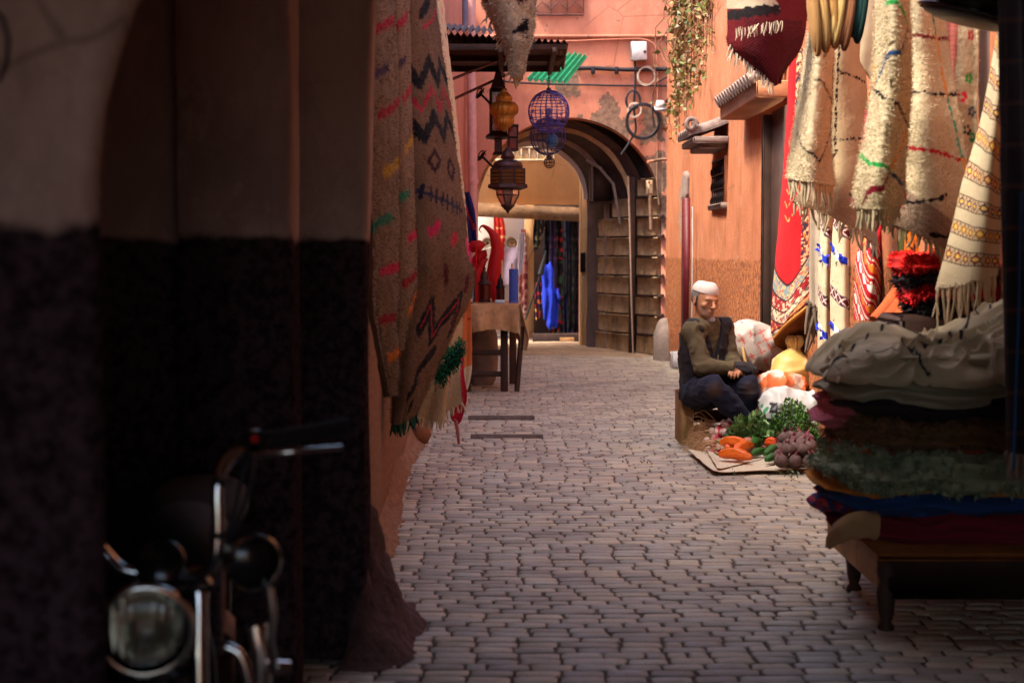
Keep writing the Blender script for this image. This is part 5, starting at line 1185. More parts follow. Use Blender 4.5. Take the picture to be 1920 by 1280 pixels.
def hand_sdf(p, wr, dirv, up, side, curl=.9):
    dv = dirv / np.linalg.norm(dirv); up = up - dv * up.dot(dv); up /= np.linalg.norm(up); sd_ = np.cross(dv, up) * side
    d = cap(p, wr, wr + dv * .03, .024, .026)
    pc_ = wr + dv * .055; Rm = np.stack([dv, sd_, up], 1); d = su(d, ell(p, pc_, (.05, .042, .018), Rm), .012)
    for k, (o, L) in enumerate(((-.03, .062), (-.011, .074), (.01, .07), (.029, .055))):
        a = pc_ + dv * .036 + sd_ * o; pts = [a]; ang = .25
        for j in range(3):
            dd = dv * math.cos(ang) - up * math.sin(ang); pts.append(pts[-1] + dd * L * (.42, .32, .26)[j]); ang += curl * (.7 + .1 * k)
        for j in range(3): d = su(d, cap(p, pts[j], pts[j + 1], .0095 - .001 * j, .0088 - .001 * j), .004)
    a = wr + dv * .03 - sd_ * .03; b = a + dv * .03 - sd_ * .022 - up * .012; c = b + dv * .03 - up * .008
    return su(d, su(cap(p, a, b, .014, .011), cap(p, b, c, .011, .009), .004), .01)
def body_sdf(p):
    d = head_sdf(p)
    d = su(d, cap(p, nb + np.array([0, .0, -.02]), hl(0, .02, -.05), .052, .05), .02)
    d = su(d, ell(p, chest, (.15, .10, .16), rotz(yaw)), .05)
    d = su(d, cap(p, belly, pelv, .10, .10), .04)
    for sh, el, ha in ((shR, elR, haR), (shL, elL, haL)):
        d = su(d, cap(p, sh, el, .045, .036), .03); d = su(d, cap(p, el, ha, .036, .024), .01)
    for hp, kn, an, to in ((hipR, knR, anR, toR), (hipL, knL, anL, toL)):
        d = su(d, cap(p, hp, kn, .064, .05), .02); d = su(d, cap(p, kn, an, .05, .034), .01); d = su(d, cap(p, an, to, .036, .03), .02)
    d = su(d, hand_sdf(p, haR, haL - haR + np.array([.03, -.04, -.03]), np.array([0, -.3, 1.]), 1), .008)
    d = su(d, hand_sdf(p, haL, haR - haL + np.array([.0, -.08, -.03]), np.array([.2, -.3, 1.]), -1), .008)
    return d
SKIN = np.array(S(184, 128, 94)); 
def skinc(V):
    q = (V - hc) @ RH; C = np.tile(SKIN, (len(V), 1)) * (1 + .10 * fbm(V, 40, 3))[:, None]
    def tint(m, rgb, k): 
        nonlocal C; C = C * (1 - k * m[:, None]) + np.array(rgb) * k * m[:, None]
    g = lambda c, r: np.clip(1.25 - np.linalg.norm((q - np.array(c)) / np.array(r), axis=1), 0, 1)
    tint(np.clip(g((0, -.08, -.09), (.05, .05, .035)) + g((.045, -.05, -.075), (.03, .04, .04)) + g((-.045, -.05, -.075), (.03, .04, .04)), 0, 1), S(130, 112, 100), .6)   # grey stubble
    tint(g((0, -.095, -.054), (.03, .02, .007)), S(96, 84, 78), .7)            # moustache
    tint(g((0, -.093, -.066), (.02, .02, .006)), S(120, 70, 60), .5)
    for s_ in (-1, 1):
        tint(g((s_ * .03, -.093, -.009), (.010, .02, .0045)), S(26, 18, 18), .95)
        tint(g((s_ * .032, -.095, .012), (.02, .02, .0045)), S(52, 42, 40), .8)
        tint(g((s_ * .03, -.09, -.024), (.02, .02, .006)), S(130, 84, 62), .3)
    return C
allp = np.array([pelv, hc, knR, knL, anR, anL, toR, toL, shL, shR, elR]); lo = allp.min(0) - .16; hi = allp.max(0) + .16; lo[2] = max(lo[2], -.01)
MT['skin'] = M('skin', (1, 1, 1), .55, .06, 30, .15, 200, .001, vcol=True, spec=.35)
body = sdf_obj('body', body_sdf, lo, hi, .0065, MT['skin'], man, skinc)
def wr(V, k, a, seed=0): return a * (1 - np.abs(vnoise(V, k, seed))) ** 3
def sweater(p):
    d = ell(p, chest + np.array([0, .0, .0]), (.148, .10, .16), rotz(yaw)); d = su(d, cap(p, belly, pelv + np.array([0, 0, .02]), .125, .13), .04)
    d = su(d, cap(p, shR * .5 + nb * .5, nb + np.array([0, 0, .006]), .065, .058), .03); d = su(d, cap(p, shR, shL, .062, .062), .04)
    for sh, el, ha in ((shR, elR, haR), (shL, elL, haL)):
        d = su(d, cap(p, sh, el, .057, .05), .03); d = su(d, cap(p, el, el + (ha - el) * .92, .051, .036), .012)
    return d - wr(p, 13, .013, 3) - wr(p, 26, .006, 6)
def above(p, z, n): return (p - np.asarray(z)) @ (np.asarray(n, float) / np.linalg.norm(n))
sweat = lambda p: np.maximum(np.maximum(sweater(p), above(p, nb + np.array([0, 0, .035]), (0, 0, 1))), -(head_sdf(p) - .012))
sdf_obj('sweater', sweat, lo, hi, .008, MT['cloth'], man, lambda V: np.tile(S(96, 84, 62), (len(V), 1)) * (1 + .12 * fbm(V, 20, 3))[:, None])
fw = rotz(yaw) @ np.array([0, -1., 0]); rt = rotz(yaw) @ np.array([1., 0, 0])
def vest(p):
    d = ell(p, chest + np.array([0, .0, -.01]), (.166, .128, .18), rotz(yaw)); d = su(d, cap(p, belly, pelv + np.array([0, 0, .0]), .140, .148), .07)
    d = su(d, cap(p, shR * .82 + nb * .18, shL * .82 + nb * .18, .07, .07), .04)
    flap = ell(p, pm(1384, 694, -.13), (.10, .10, .05), rotz(-.2)); d = su(d, flap, .05)
    d = d - wr(p, 10, .014, 8) - wr(p, 22, .006, 9)
    q = (p - nb); x = q @ rt; z = q[..., 2]; y = q @ fw
    neck = np.maximum(-(y - .0), (np.abs(x - .005) - (.012 + .26 * np.clip(z + .23, 0, 1))))      # open V in front
    d = np.maximum(d, -np.maximum(neck, -(z + .23)))
    d = np.maximum(d, z - .03 - 0 * x)
    for sh, el in ((shR, elR), (shL, elL)): d = np.maximum(d, -(cap(p, sh + (el - sh) * .24, el, .068, .062)))
    for el, ha in ((elR, haR),): d = np.maximum(d, -(cap(p, el, el + (ha - el) * .8, .06, .044)))
    return np.maximum(d, -(np.linalg.norm(p - nb - np.array([0, 0, .05]), axis=-1) - .075))
sdf_obj('vest', vest, lo, hi, .0075, MT['cloth'], man, lambda V: np.tile(S(44, 40, 44), (len(V), 1)) * (1 + .15 * fbm(V, 20, 3))[:, None])
mb = MB(); zp = [nb + fw * .135 + np.array([0, 0, -.21]), belly + fw * .16 + rt * .02 + np.array([0, 0, .03]), belly + fw * .17 + rt * .02 + np.array([0, 0, -.06])]
mb.tube(cr1(np.array(zp), 12), .0035, 5, S(150, 140, 120)); mb.build('zip', MT['vc'], man)
def trousers(p):
    d = ell(p, pelv + np.array([0, 0, -.03]), (.16, .13, .095), rotz(yaw))
    for hp, kn, an in ((hipR, knR, anR), (hipL, knL, anL)):
        d = su(d, cap(p, hp, kn, .088, .068), .035); d = su(d, cap(p, kn, an, .066, .050), .012)
    d = d - wr(p * np.array([1, 1, .8]), 12, .016, 12) - wr(p * np.array([.6, .6, 1.4]), 22, .008, 15) - .003 * vnoise(p, 30, 13)
    return np.maximum(d, above(p, pelv + np.array([0, 0, .13]), (0, 0, 1)))
def troc(V):
    C = np.tile(S(30, 32, 50), (len(V), 1)) * (1 + .2 * fbm(V, 16, 3))[:, None]
    for k in (knR, knL):
        m = np.clip(1 - np.linalg.norm((V - k - np.array([0, -.07, -.02])) / np.array([.07, .1, .07]), axis=1), 0, 1)[:, None] * .6; C = C * (1 - m) + np.array(S(112, 92, 80)) * m
    return C
sdf_obj('trousers', trousers, lo, hi, .0085, MT['cloth'], man, troc)
def shoes(p):
    d = 9.
    for an, to in ((anR, toR), (anL, toL)): d = np.minimum(d, np.maximum(cap(p, an + np.array([-.02, .03, -.05]), to + np.array([0, 0, -.02]), .052, .042), -(p[..., 2] - .004)))
    return d
sdf_obj('shoes', shoes, lo - np.array([0, .05, 0]), hi, .01, MT['rubber'], man)
def capf(p):
    q = (p - hc) @ RH; d = ell(q, (0, .018, .052), (.085, .102, .082))
    d = d - .0015 * np.sin(np.arctan2(q[..., 1] - .018, q[..., 0]) * 44)
    return np.maximum(np.maximum(d, -(q[..., 2] - .046 - .12 * (q[..., 1] + .02))), q[..., 2] - .118 - .2 * 0)
sdf_obj('cap', capf, hc - .15, hc + .17, .005, M('knitted_cap', S(214, 200, 190), .9, .08, 60, .5, 300, .002), man)
def hairf(p):
    q = (p - hc) @ RH; d = ell(q, (0, .024, .02), (.084, .096, .09)) - .0015 * vnoise(p, 200, 2)
    return np.maximum(np.maximum(np.maximum(d, q[..., 2] - .05), -(q[..., 2] + .055)), -(q[..., 1] - (-.028 + .5 * np.abs(q[..., 2] - .04))))
sdf_obj('hair', hairf, hc - .14, hc + .14, .005, M('grey_hair', S(110, 104, 100), .9, .3, 120, .8, 300, .004), man)
mb = MB(); mb.blob(hl(.03, -.055, -.118), (.03, .022, .02), .006, 40, 2, col=S(190, 190, 200)); mb.build('collar', MT['cloth'], man, smooth=True)

# ---------------------------------------------------------------- crate he sits on
cr_ = thing('wooden_crate', pm(1345, 835, .03), 'open sided wooden crate under the seated man', 'crate')
cz = .325
MT['cratewood'] = M('crate_wood', (.85, .8, .75), .7, .3, 9, .4, 50, .003, vcol=True, dirt=(S(110, 80, 50), .5))
def plank(m, c, size, R=None, col=None): m.rbox(c, size, .004, R, col)
a = pm(1276, 835, 0); b = pm(1420, 835, 0); xw0, xw1 = float(a[0]) + .0, float(b[0])
mb = MB()
for k in range(3): plank(mb, (xw0 + .012, MD + .02 + .12 * k + .06, cz / 2), (.022, .112, cz), None, np.array(S(200, 152, 96)) * random.uniform(.85, 1.1))
plank(mb, (xw0 + .045, MD + .012, cz / 2), (.085, .024, cz), None, S(206, 158, 100)); mb.build('end_panel', MT['cratewood'], cr_)
mb = MB()
for k in range(3): plank(mb, (xw1 - .012, MD + .02 + .12 * k + .06, cz / 2), (.022, .112, cz), None, S(150, 106, 80))
plank(mb, (xw1 - .025, MD + .012, cz / 2), (.05, .024, cz), None, S(150, 106, 80)); mb.build('end_panel', MT['wood'], cr_)
mb = MB()
for k in range(4): plank(mb, ((xw0 + xw1) / 2, MD + .045 + .095 * k, cz + .010), (xw1 - xw0, .088, .018), None, np.array(S(176, 130, 80)) * random.uniform(.8, 1.1))
mb.build('top_board', MT['wood'], cr_)
mb = MB()
for k in range(3): plank(mb, ((xw0 + xw1) / 2, MD + .39, .05 + .105 * k), (xw1 - xw0 - .05, .016, .09), None, S(120, 88, 60))
plank(mb, ((xw0 + xw1) / 2, MD + .2, .014), (xw1 - xw0 - .05, .36, .016), None, S(120, 88, 60)); mb.build('back_board', MT['wood'], cr_)
for x in (xw0 + .055, xw1 - .03): MB().rbox((x, MD - .003, cz - .03), (.026, .006, .06), .002).build('corner_bracket', MT['greytin'], cr_)
mb = MB(); mb.blob((xw0 + .10, MD + .12, cz + .03), (.05, .06, .014), .006, 30, 3, col=S(40, 60, 170)); o = mb.build('plastic_sheet', MT['vc'], smooth=True); tag(o, 'scrap of blue plastic on the corner of the wooden crate', 'plastic sheet')

# ---------------------------------------------------------------- vegetables on the ground
def gz(px, py): return G(px, py, 0.0)
mb = MB(); 
for i, pts in enumerate(([(1288, 852), (1500, 836), (1532, 884), (1336, 892)], [(1322, 850), (1420, 852), (1428, 868), (1345, 890)])):
    q = np.array([gz(*p) for p in pts]); q[:, 2] += .022 + .006 * i
    n_ = 24; U_, W_ = np.meshgrid(np.linspace(0, 1, n_), np.linspace(0, 1, n_)); 
    V = (1 - W_)[..., None] * ((1 - U_)[..., None] * q[0] + U_[..., None] * q[1]) + W_[..., None] * ((1 - U_)[..., None] * q[3] + U_[..., None] * q[2])
    V[..., 2] += .006 * vnoise(V, 9, i) + .012 * (U_ < .1) * (1 - U_ / .1)
    mb.grid(V, S(214, 200, 172)); mb.grid(V - np.array([0, 0, .004]), S(150, 110, 70), flip=True)
    r0 = V[-1]; mb.grid(np.stack([r0, r0 - np.array([0, 0, .004])]), S(150, 110, 70))
o = mb.build('cardboard_sheet', MT['vc']); tag(o, 'flattened cardboard sheet under the vegetables on the paving', 'cardboard')
ZB = .03
def potato(i):
    mb = MB(); mb.blob((0, 0, .026), (.036 * random.uniform(.9, 1.15), .03, .027), .004, 22, i, 18, 12, col=np.array(S(196, 128, 108)) * random.uniform(.85, 1.1)); return mb
def place_many(name, mk, spots, label, cat, group, mat, protos=4):
    ps = []
    for i, s_ in enumerate(spots):
        rz = random.uniform(0, 6.28)
        if i < protos:
            o = mk(i).build(name, mat, smooth=True, org=(0, 0, 0)); o.location = s_; o.rotation_euler[2] = rz; ps.append(o)
        else: 
            o = dup(ps[i % protos], s_, rz); o.scale = (random.uniform(.72, 1.15),) * 3
        tag(o, label, cat, group)
def heap(px0, px1, py0, py1, n, dz=.045, levels=2, r=.068, h=.0, jit=.01):
    """spots of a small heap whose foot spans the given stretch of ground"""
    out = []
    a, b = gz(px0, py1), gz(px1, py1); yf = a[1]; yb = gz(px0, py0)[1]
    for L in range(levels):
        x = a[0] + L * r * .6
        while x < b[0] - L * r * .6:
            y = yf + L * r * .55
            while y < yb - L * r * .2:
                out.append((x + (y - yf) * x / yf * .75 + random.uniform(-jit, jit) + (.5 * r if int((y - yf) / r) % 2 else 0), y + random.uniform(-jit, jit), ZB + h + L * dz)); y += r * .9
            x += r
    out.sort(key=lambda t_: t_[1]); return out[:n] if n else out
place_many('potato', potato, heap(1370, 1412, 850, 860, 0, levels=3, r=.062), 'small pinkish potato in the left heap behind the orange peppers', 'potato', 'potatoes in the left heap', MT['earthy'])
place_many('potato', potato, heap(1430, 1480, 844, 856, 0, levels=3, r=.066), 'small pinkish potato in the heap between the green peppers and the beetroots', 'potato', 'potatoes in the middle heap', MT['earthy'])
def beet(i):
    mb = MB(); c_ = np.array(S(104, 80, 76)) * random.uniform(.8, 1.15)
    mb.blob((0, 0, .04), (.042, .042, .038), .003, 30, i, 20, 14, col=lambda V: c_ * (1 + .3 * np.clip(fbm(V, 60, 2, i), -1, 1))[..., None])
    mb.tube([(0, 0, .07), (.006, -.01, .088), (.016, -.014, .1)], [.01, .006, .002], 6, S(120, 50, 66)); mb.tube([(.03, -.02, .02), (.05, -.045, .012), (.06, -.07, .004)], [.008, .003, .0008], 5, S(96, 72, 60)); return mb
place_many('beetroot', beet, heap(1466, 1526, 840, 886, 0, dz=.06, levels=3, r=.082, jit=.012), 'round dusty beetroot in the heap at the right end of the vegetables', 'beetroot', 'beetroots', MT['earthy'], 9)
def pepper(m, a, b, r, col, seed, lobes=5):
    path = cr1(np.array([a, (np.array(a) + b) / 2 + np.array([0, 0, r * .5]), b]), 16)
    k = len(m.v); m.tube(path, [r * .55, r * 1.0, r * 1.12, r * 1.05, r * .85, r * .42], 22, col)
    V = m.v[k]; c0 = V - np.repeat(path, 22, 0); an = np.tile(np.arange(22) / 22 * 6.283, 16)
    m.v[k] = np.repeat(path, 22, 0) + c0 * (1 - .2 * np.abs(np.cos(an * lobes / 2)) ** 3 + .24 * fbm(V, 28, 2, seed))[:, None]
og = S(236, 108, 24)
specs = [((1352, 862), (1404, 868), .045, .034, 'orange pepper lying on top of the others, wrinkled'), ((1350, 872), (1408, 878), .0, .036, 'orange pepper at the front edge of the cardboard'), ((1362, 866), (1398, 858), .01, .036, 'orange pepper behind the front one in the little orange pile'), ((1378, 874), (1410, 862), .03, .032, 'orange pepper leaning at the right of the orange pile')]
for i, (a, b, dz, r, lab) in enumerate(specs):
    t_ = thing('orange_pepper', gz(*a) + np.array([0, 0, ZB]), lab, 'pepper', 'orange peppers'); A_ = gz(*a) + np.array([0, 0, ZB + r + dz]); B_ = gz(*b) + np.array([0, 0, ZB + r + dz])
    m = MB(); pepper(m, A_, B_, r, og, i); m.build('flesh', MT['veg'], t_, smooth=True)
    m = MB(); d = (A_ - B_) / np.linalg.norm(A_ - B_); m.tube([A_, A_ + d * .02, A_ + d * .045 + np.array([0, 0, .01])], [.012, .006, .004], 7, S(70, 110, 40)); m.build('stalk', MT['veg'], t_, smooth=True)
for i, (a, b, dz, r, lab) in enumerate((((1404, 862), (1436, 850), .03, .028, 'dark green pepper on top, beside the orange peppers'), ((1408, 868), (1438, 862), 0., .024, 'curved green pepper lying lowest beside the orange peppers'), ((1434, 872), (1470, 856), .012, .026, 'long green pepper slanting up to the right, nearest the potatoes'), ((1436, 878), (1468, 870), .0, .022, 'long green pepper lying in front at the cardboard edge'))):
    t_ = thing('green_pepper', gz(*a) + np.array([0, 0, ZB]), lab, 'pepper', 'green peppers'); A_ = gz(*a) + np.array([0, 0, ZB + r + dz]); B_ = gz(*b) + np.array([0, 0, ZB + r + dz])
    m = MB(); pepper(m, A_, B_, r, S(46, 96, 34), i + 7, 3); m.build('flesh', MT['veg'], t_, smooth=True)
    m = MB(); d = (B_ - A_) / np.linalg.norm(A_ - B_); m.tube([B_, B_ + d * .02, B_ + d * .05 + np.array([0, 0, .01])], [.010, .006, .004], 7, S(120, 150, 70)); m.build('stalk', MT['veg'], t_, smooth=True)
m = MB(); pepper(m, gz(1436, 858) + np.array([0, 0, .09]), gz(1458, 860) + np.array([0, 0, .09]), .03, S(226, 84, 24), 19); o = m.build('orange_pepper', MT['veg'], smooth=True); tag(o, 'single orange pepper between the potatoes and the long green peppers', 'pepper', 'orange peppers')
# radish bunches
rb_ = [(1344, 800, .24), (1332, 815, .19), (1322, 832, .13), (1338, 842, .06), (1350, 850, .03)]
for bi, (px, py, hz) in enumerate(rb_):
    c0 = P(px, py, [10.12, 10.05, 9.98, 9.9, 9.82][bi]); c0[2] = max(c0[2], .05)
    t_ = thing('radish_bunch', (c0[0], c0[1], max(0, c0[2] - .08)), ['topmost bunch of pink radishes leaning on the crate', 'second bunch of radishes from the top, beside the dry roots', 'middle bunch of radishes with many long roots', 'lower bunch of red and white radishes next to the green leaves', 'lowest bunch of radishes on the cardboard corner'][bi], 'radish bunch', 'radish bunches')
    rs_ = np.random.RandomState(60 + bi)
    for k in range(12):
        p = c0 + np.array([rs_.uniform(-.01, .08), rs_.uniform(-.20, -.07), rs_.uniform(-.045, .05)])
        colr = np.array([S(214, 40, 80), S(226, 60, 100), S(240, 216, 206), S(206, 50, 84)][rs_.randint(4)]); m = MB()
        m.blob(p, (.024, .024, .027), .001, 30, k, 14, 10, R=rotx(rs_.uniform(-1, 1)), col=lambda V: np.where((V[..., 0] < p[0] - .008)[..., None], np.array(S(236, 214, 200)), colr))
        e = p + np.array([-.08, rs_.uniform(-.04, .03), rs_.uniform(-.06, .01)])
        m.tube(cr1(np.array([p, (p + e) / 2 + np.array([0, 0, .012]), e]), 7), [.005, .0028, .001], 5, S(222, 190, 150)); m.build('radish', MT['veg'], t_, smooth=True)
    m = MB()
    for k in range(46):
        p = c0 + np.array([rs_.uniform(-.05, .02), rs_.uniform(-.06, .05), rs_.uniform(-.05, .05)]); e = p + np.array([-rs_.uniform(.05, .15), rs_.uniform(-.07, .05), rs_.uniform(-.09, .04)])
        e[2] = max(e[2], .012); p[2] = max(p[2], .02)
        m.tube(cr1(np.array([p, (p + e) / 2 + rs_.normal(0, .02, 3) + np.array([0, 0, .02]), e]), 6), [.0032, .0025, .001], 4, np.array(S(206, 160, 112)) * rs_.uniform(.6, 1.25))
    m.build('dry_roots', MT['earthy'], t_)
# leafy heaps
def leafheap(name, c, rad, n, size, cols, label, cat, seed, stems=30, aspect=.6):
    t_ = thing(name, (c[0], c[1], c[2] - rad[2]), label, cat); rs_ = np.random.RandomState(seed)
    d = rs_.normal(size=(n, 3)); d /= np.linalg.norm(d, axis=1)[:, None]; d[:, 2] = np.abs(d[:, 2]) * 1.1 - .1
    r_ = rs_.uniform(.45, 1.03, n) ** .5
    p = np.array(c) - np.array([0, 0, rad[2]]) + d * np.array(rad) * np.array([1, 1, 2.]) * r_[:, None]
    p += .03 * np.stack([vnoise(p, 14, 1), vnoise(p, 14, 2), vnoise(p, 14, 3)], -1); p[:, 2] = np.maximum(p[:, 2], .03)
    cc = np.array(cols)[rs_.randint(0, len(cols), n)] * rs_.uniform(.7, 1.25, (n, 1))
    m = MB(); m.cards(p, size * rs_.uniform(.6, 1.2, n), cc, aspect, up=(0, -.2, .5), seed=seed); m.build('leaves', MT['leaf'], t_)
    m = MB()
    for k in range(stems):
        q = p[rs_.randint(n)]; b_ = np.array(c) + rs_.normal(0, .04, 3) * np.array([1, 1, .1]) - np.array([0, 0, rad[2] * .8]); b_[2] = max(b_[2], .03)
        m.tube(cr1(np.array([b_, (q + b_) / 2 + rs_.normal(0, .015, 3), q]), 5), [.004, .003, .0015], 4, np.array(cols[0]) * 1.3)
    m.build('stems', MT['leaf'], t_); return t_
g0 = P(1411, 818, 9.78); leafheap('mint_heap', g0, (.165, .09, .13), 2000, .046, [S(98, 142, 74), S(120, 162, 92), S(74, 112, 56), S(156, 186, 124)], 'heap of broad green mint leaves in front of the seated man', 'leafy greens', 71)
g0 = P(1488, 800, 9.8); leafheap('parsley_heap', g0, (.17, .15, .17), 3400, .020, [S(58, 104, 36), S(78, 128, 46), S(44, 84, 30), S(104, 150, 62)], 'heap of fine green parsley on the white plastic sack', 'leafy greens', 72, 60, .8)
g0 = P(1446, 836, 9.75); leafheap('lettuce_leaves', g0, (.07, .03, .03), 90, .05, [S(120, 166, 70), S(150, 190, 100)], 'few pale green leaves between the mint and the potatoes', 'leafy greens', 73, 8)
# loose leaves on the paving
mb = MB(); rs_ = np.random.RandomState(9); pts = []
for (px, py, k) in ((1275, 836, 14), (1165, 832, 10), (1190, 842, 6), (1380, 886, 8), (1470, 888, 14), (1075, 822, 2), (1200, 868, 8), (1500, 894, 10)):
    for _ in range(k): pts.append(gz(px + rs_.normal(0, 14), py + rs_.normal(0, 2.5)) + np.array([0, 0, .006]))
mb.cards(np.array(pts), .03, np.array([S(90, 104, 60)]) * rs_.uniform(.6, 1.3, (len(pts), 1)), .35, up=(0, 0, .1), seed=3); o = mb.build('leaf_litter', MT['leaf']); tag(o, kind='stuff')
# bottles
def bottle(px, py, D_, h, r, label, colr, capc, labc):
    c0 = P(px, py, D_); c0[2] = max(c0[2], .0) if c0[2] > .05 else .0
    t_ = thing('plastic_bottle', c0, label, 'bottle'); m = MB()
    m.lathe([(0, .004), (r * .9, 0), (r, .012), (r, h * .3), (r * .93, h * .36), (r, h * .42), (r, h * .66), (r * .8, h * .76), (r * .42, h * .88), (r * .36, h * .93), (0, h * .93)], c0, 24, col=colr)
    m.build('bottle_body', MT['bottle'], t_, smooth=True); m = MB(); m.lathe([(r * .45, h * .915), (r * .46, h), (0, h)], c0, 16, col=capc); m.build('cap', MT['vc'], t_, smooth=False)
    m = MB(); m.lathe([(r * 1.02, h * .43), (r * 1.03, h * .44), (r * 1.03, h * .64), (r * 1.02, h * .65)], c0, 24, col=labc); m.build('label_band', MT['vc'], t_, smooth=True)
MT['bottle'] = glass('clear_plastic', (.80, .76, .88), .15, .75)
bottle(1437, 838, 9.85, .20, .036, 'clear plastic bottle with a blue cap standing by the mint', (1, 1, 1), S(60, 160, 200), S(150, 130, 170))
bottle(1428, 800, 10.15, .30, .036, 'plastic bottle with a pink label and blue cap against the crate', (1, 1, 1), S(60, 130, 200), S(214, 130, 140))
# ---------------------------------------------------------------- sacks behind and beside him
def sack(name, c, rad, colf, mat, label, seed, amp=.03, tie=None, R=None, h=.011, sc=7):
    t_ = thing(name, (c[0], c[1], max(0, c[2] - rad[2])), label, 'sack'); c = np.array(c)
    def f(p):
        q = p - c
        if R is not None: q = q @ R
        k = (np.abs(q / np.array(rad)) ** 2.6).sum(-1) ** (1 / 2.6); d = (k - 1) * min(rad)
        d = d - amp * (1 - np.abs(vnoise(p, sc, seed))) ** 3 - amp * .4 * fbm(p, sc * 2, 2, seed + 1)
        if tie is not None:
            tp = np.array(tie); d = su(d, cap(p, c + (tp - c) * .55, tp, .09, .03), .05); top_ = tp + (tp - c) / np.linalg.norm(tp - c) * .05
            d = su(d, cap(p, tp, top_, .03, .055) - .015 * np.sin(np.arctan2((p - tp)[..., 1], (p - tp)[..., 0]) * 7), .01)
        return np.maximum(d, -(p[..., 2] - .006))
    m = np.array([max(rad) + .12] * 3); lo_, hi_ = c - m, c + m; lo_[2] = max(-.01, lo_[2])
    o = sdf_obj('sack_body', f, lo_, hi_, h, mat, t_, colf); return t_
MT['plastic'] = M('woven_plastic', (1, 1, 1), .45, .06, 30, .35, 180, .002, vcol=True, spec=.4)
def c_white(V):
    C = np.tile(S(186, 170, 158), (len(V), 1)); n = vnoise(V * np.array([1, 1, 1]), 26, 4)
    g = (np.abs(np.sin(V[:, 0] * 40 + V[:, 2] * 22)) < .22) | (np.abs(np.sin(V[:, 2] * 46 - V[:, 0] * 20)) < .18); m = g & (vnoise(V, 6, 2) > -.15) & (n > -.3)
    C[m] = S(196, 84, 70); return C * (1 + .05 * fbm(V, 20, 2))[:, None]
sack('woven_sack', P(1420, 650, 10.75), (.20, .16, .15), c_white, MT['plastic'], 'white woven sack with red print leaning on the orange wall behind the man', 5, .03, R=roty(.25))
q = P(1420, 690, 10.8)
bxk = thing('cardboard_box', (q[0], q[1], 0), 'worn cardboard box with a red patch standing behind the man', 'box')
m = MB(); m.rbox((q[0], q[1] + .12, .26), (.3, .24, .50), .01, rotz(.15), S(190, 140, 90)); m.build('box_body', MT['vc'], bxk)
m = MB(); m.rbox((q[0] + .03, q[1] - .012, .46), (.055, .012, .05), .003, rotz(.15), S(170, 20, 34)); m.build('red_patch', MT['vc'], bxk)
m = MB(); m.tube([P(1392, 650, 10.6), P(1400, 690, 10.55), P(1412, 735, 10.5)], .011, 7, S(220, 180, 110)); o = m.build('stick', MT['vc']); tag(o, 'pale wooden stick leaning against the cardboard box', 'stick')
def c_yel(V): return np.tile(S(206, 166, 92), (len(V), 1)) * (1 + .14 * fbm(V, 14, 3))[:, None] + np.array([[.1, .1, .1]]) * (vnoise(V, 9, 3) > .3)[:, None]
sack('tied_bag', P(1484, 697, 10.3), (.125, .12, .125), c_yel, MT['plastic'], 'yellow plastic bag with a knotted top under the red carpet', 6, .022, tie=P(1489, 655, 10.3))
def c_or(V):
    C = np.tile(S(220, 110, 60), (len(V), 1)); C[vnoise(V, 16, 6) > .1] = S(222, 190, 170); return C
sack('net_bag', P(1462, 728, 10.2), (.14, .10, .10), c_or, MT['plastic'], 'crumpled orange and white bag lying below the yellow bag', 7, .03, sc=11)
def c_grn(V):
    C = np.tile(S(186, 184, 180), (len(V), 1)); q_ = V[:, 0] * 1.0; m = (V[:, 0] < P(1462, 0, 9.9)[0]) & (V[:, 2] < .33); n = vnoise(V, 24, 7)
    C[m & (n > .12)] = S(40, 40, 44); C[m & (n < -.32)] = S(50, 130, 84); return C
sack('plastic_sack', P(1482, 792, 10.0), (.20, .17, .21), c_grn, MT['plastic'], 'white plastic sack with green and black print spilling parsley', 8, .03, sc=8)
# ================================================================ tin awning and what hangs from it
def corrug(name, q, n, amp, along, mat, parent=None, label=None, cat=None, rag=0, th=.004):
    """corrugated sheet spanning the 4 corners q (a-b-c-d), waves run across a-b"""
    q = [np.asarray(p, float) for p in q]; nu, nv = n * 8, 14
    U_, W_ = np.meshgrid(np.linspace(0, 1, nu), np.linspace(0, 1, nv))
    W2 = W_ + rag * vnoise(np.stack([U_ * 9, U_ * 0, U_ * 0], -1), 1, 3) * (W_ - .0)
    V = (1 - W2)[..., None] * ((1 - U_)[..., None] * q[0] + U_[..., None] * q[1]) + W2[..., None] * ((1 - U_)[..., None] * q[3] + U_[..., None] * q[2])
    N_ = np.cross(q[1] - q[0], q[3] - q[0]); N_ /= np.linalg.norm(N_)
    V = V + N_ * (amp * np.sin(U_ * 2 * np.pi * n))[..., None]
    mb = MB(); mb.grid(V); mb.grid(V - N_ * th, flip=True); mb.grid(np.stack([V[0], V[0] - N_ * th])); mb.grid(np.stack([V[-1], V[-1] - N_ * th]))
    o = mb.build(name, mat, parent, smooth=True)
    if label: tag(o, label, cat)
    return o
aw = thing('tin_awning', (-.1, 14, 2.9), 'rusty corrugated tin awning sticking out from the left wall over the lane', 'awning')
zA = float(P(0, 84, 13.2)[2]); xL = lwx(13.5) - .02
corrug('tin_sheet', [(xL, 13.15, zA + .10), (P(1066, 84, 13.2)[0], 13.15, zA + .02), (P(1066, 84, 13.2)[0] + .02, 14.9, zA - .0), (xL, 14.9, zA + .24)], 22, .014, 0, MT['rust'], aw)
corrug('upper_tin_sheet', [(xL, 13.35, zA + .16), (P(935, 84, 13.4)[0], 13.35, zA + .12), (P(935, 84, 13.4)[0], 15.2, zA + .42), (xL, 15.2, zA + .46)], 10, .018, 0, MT['rust'], aw)
mb = MB(); xR = P(1062, 0, 13.2)[0]
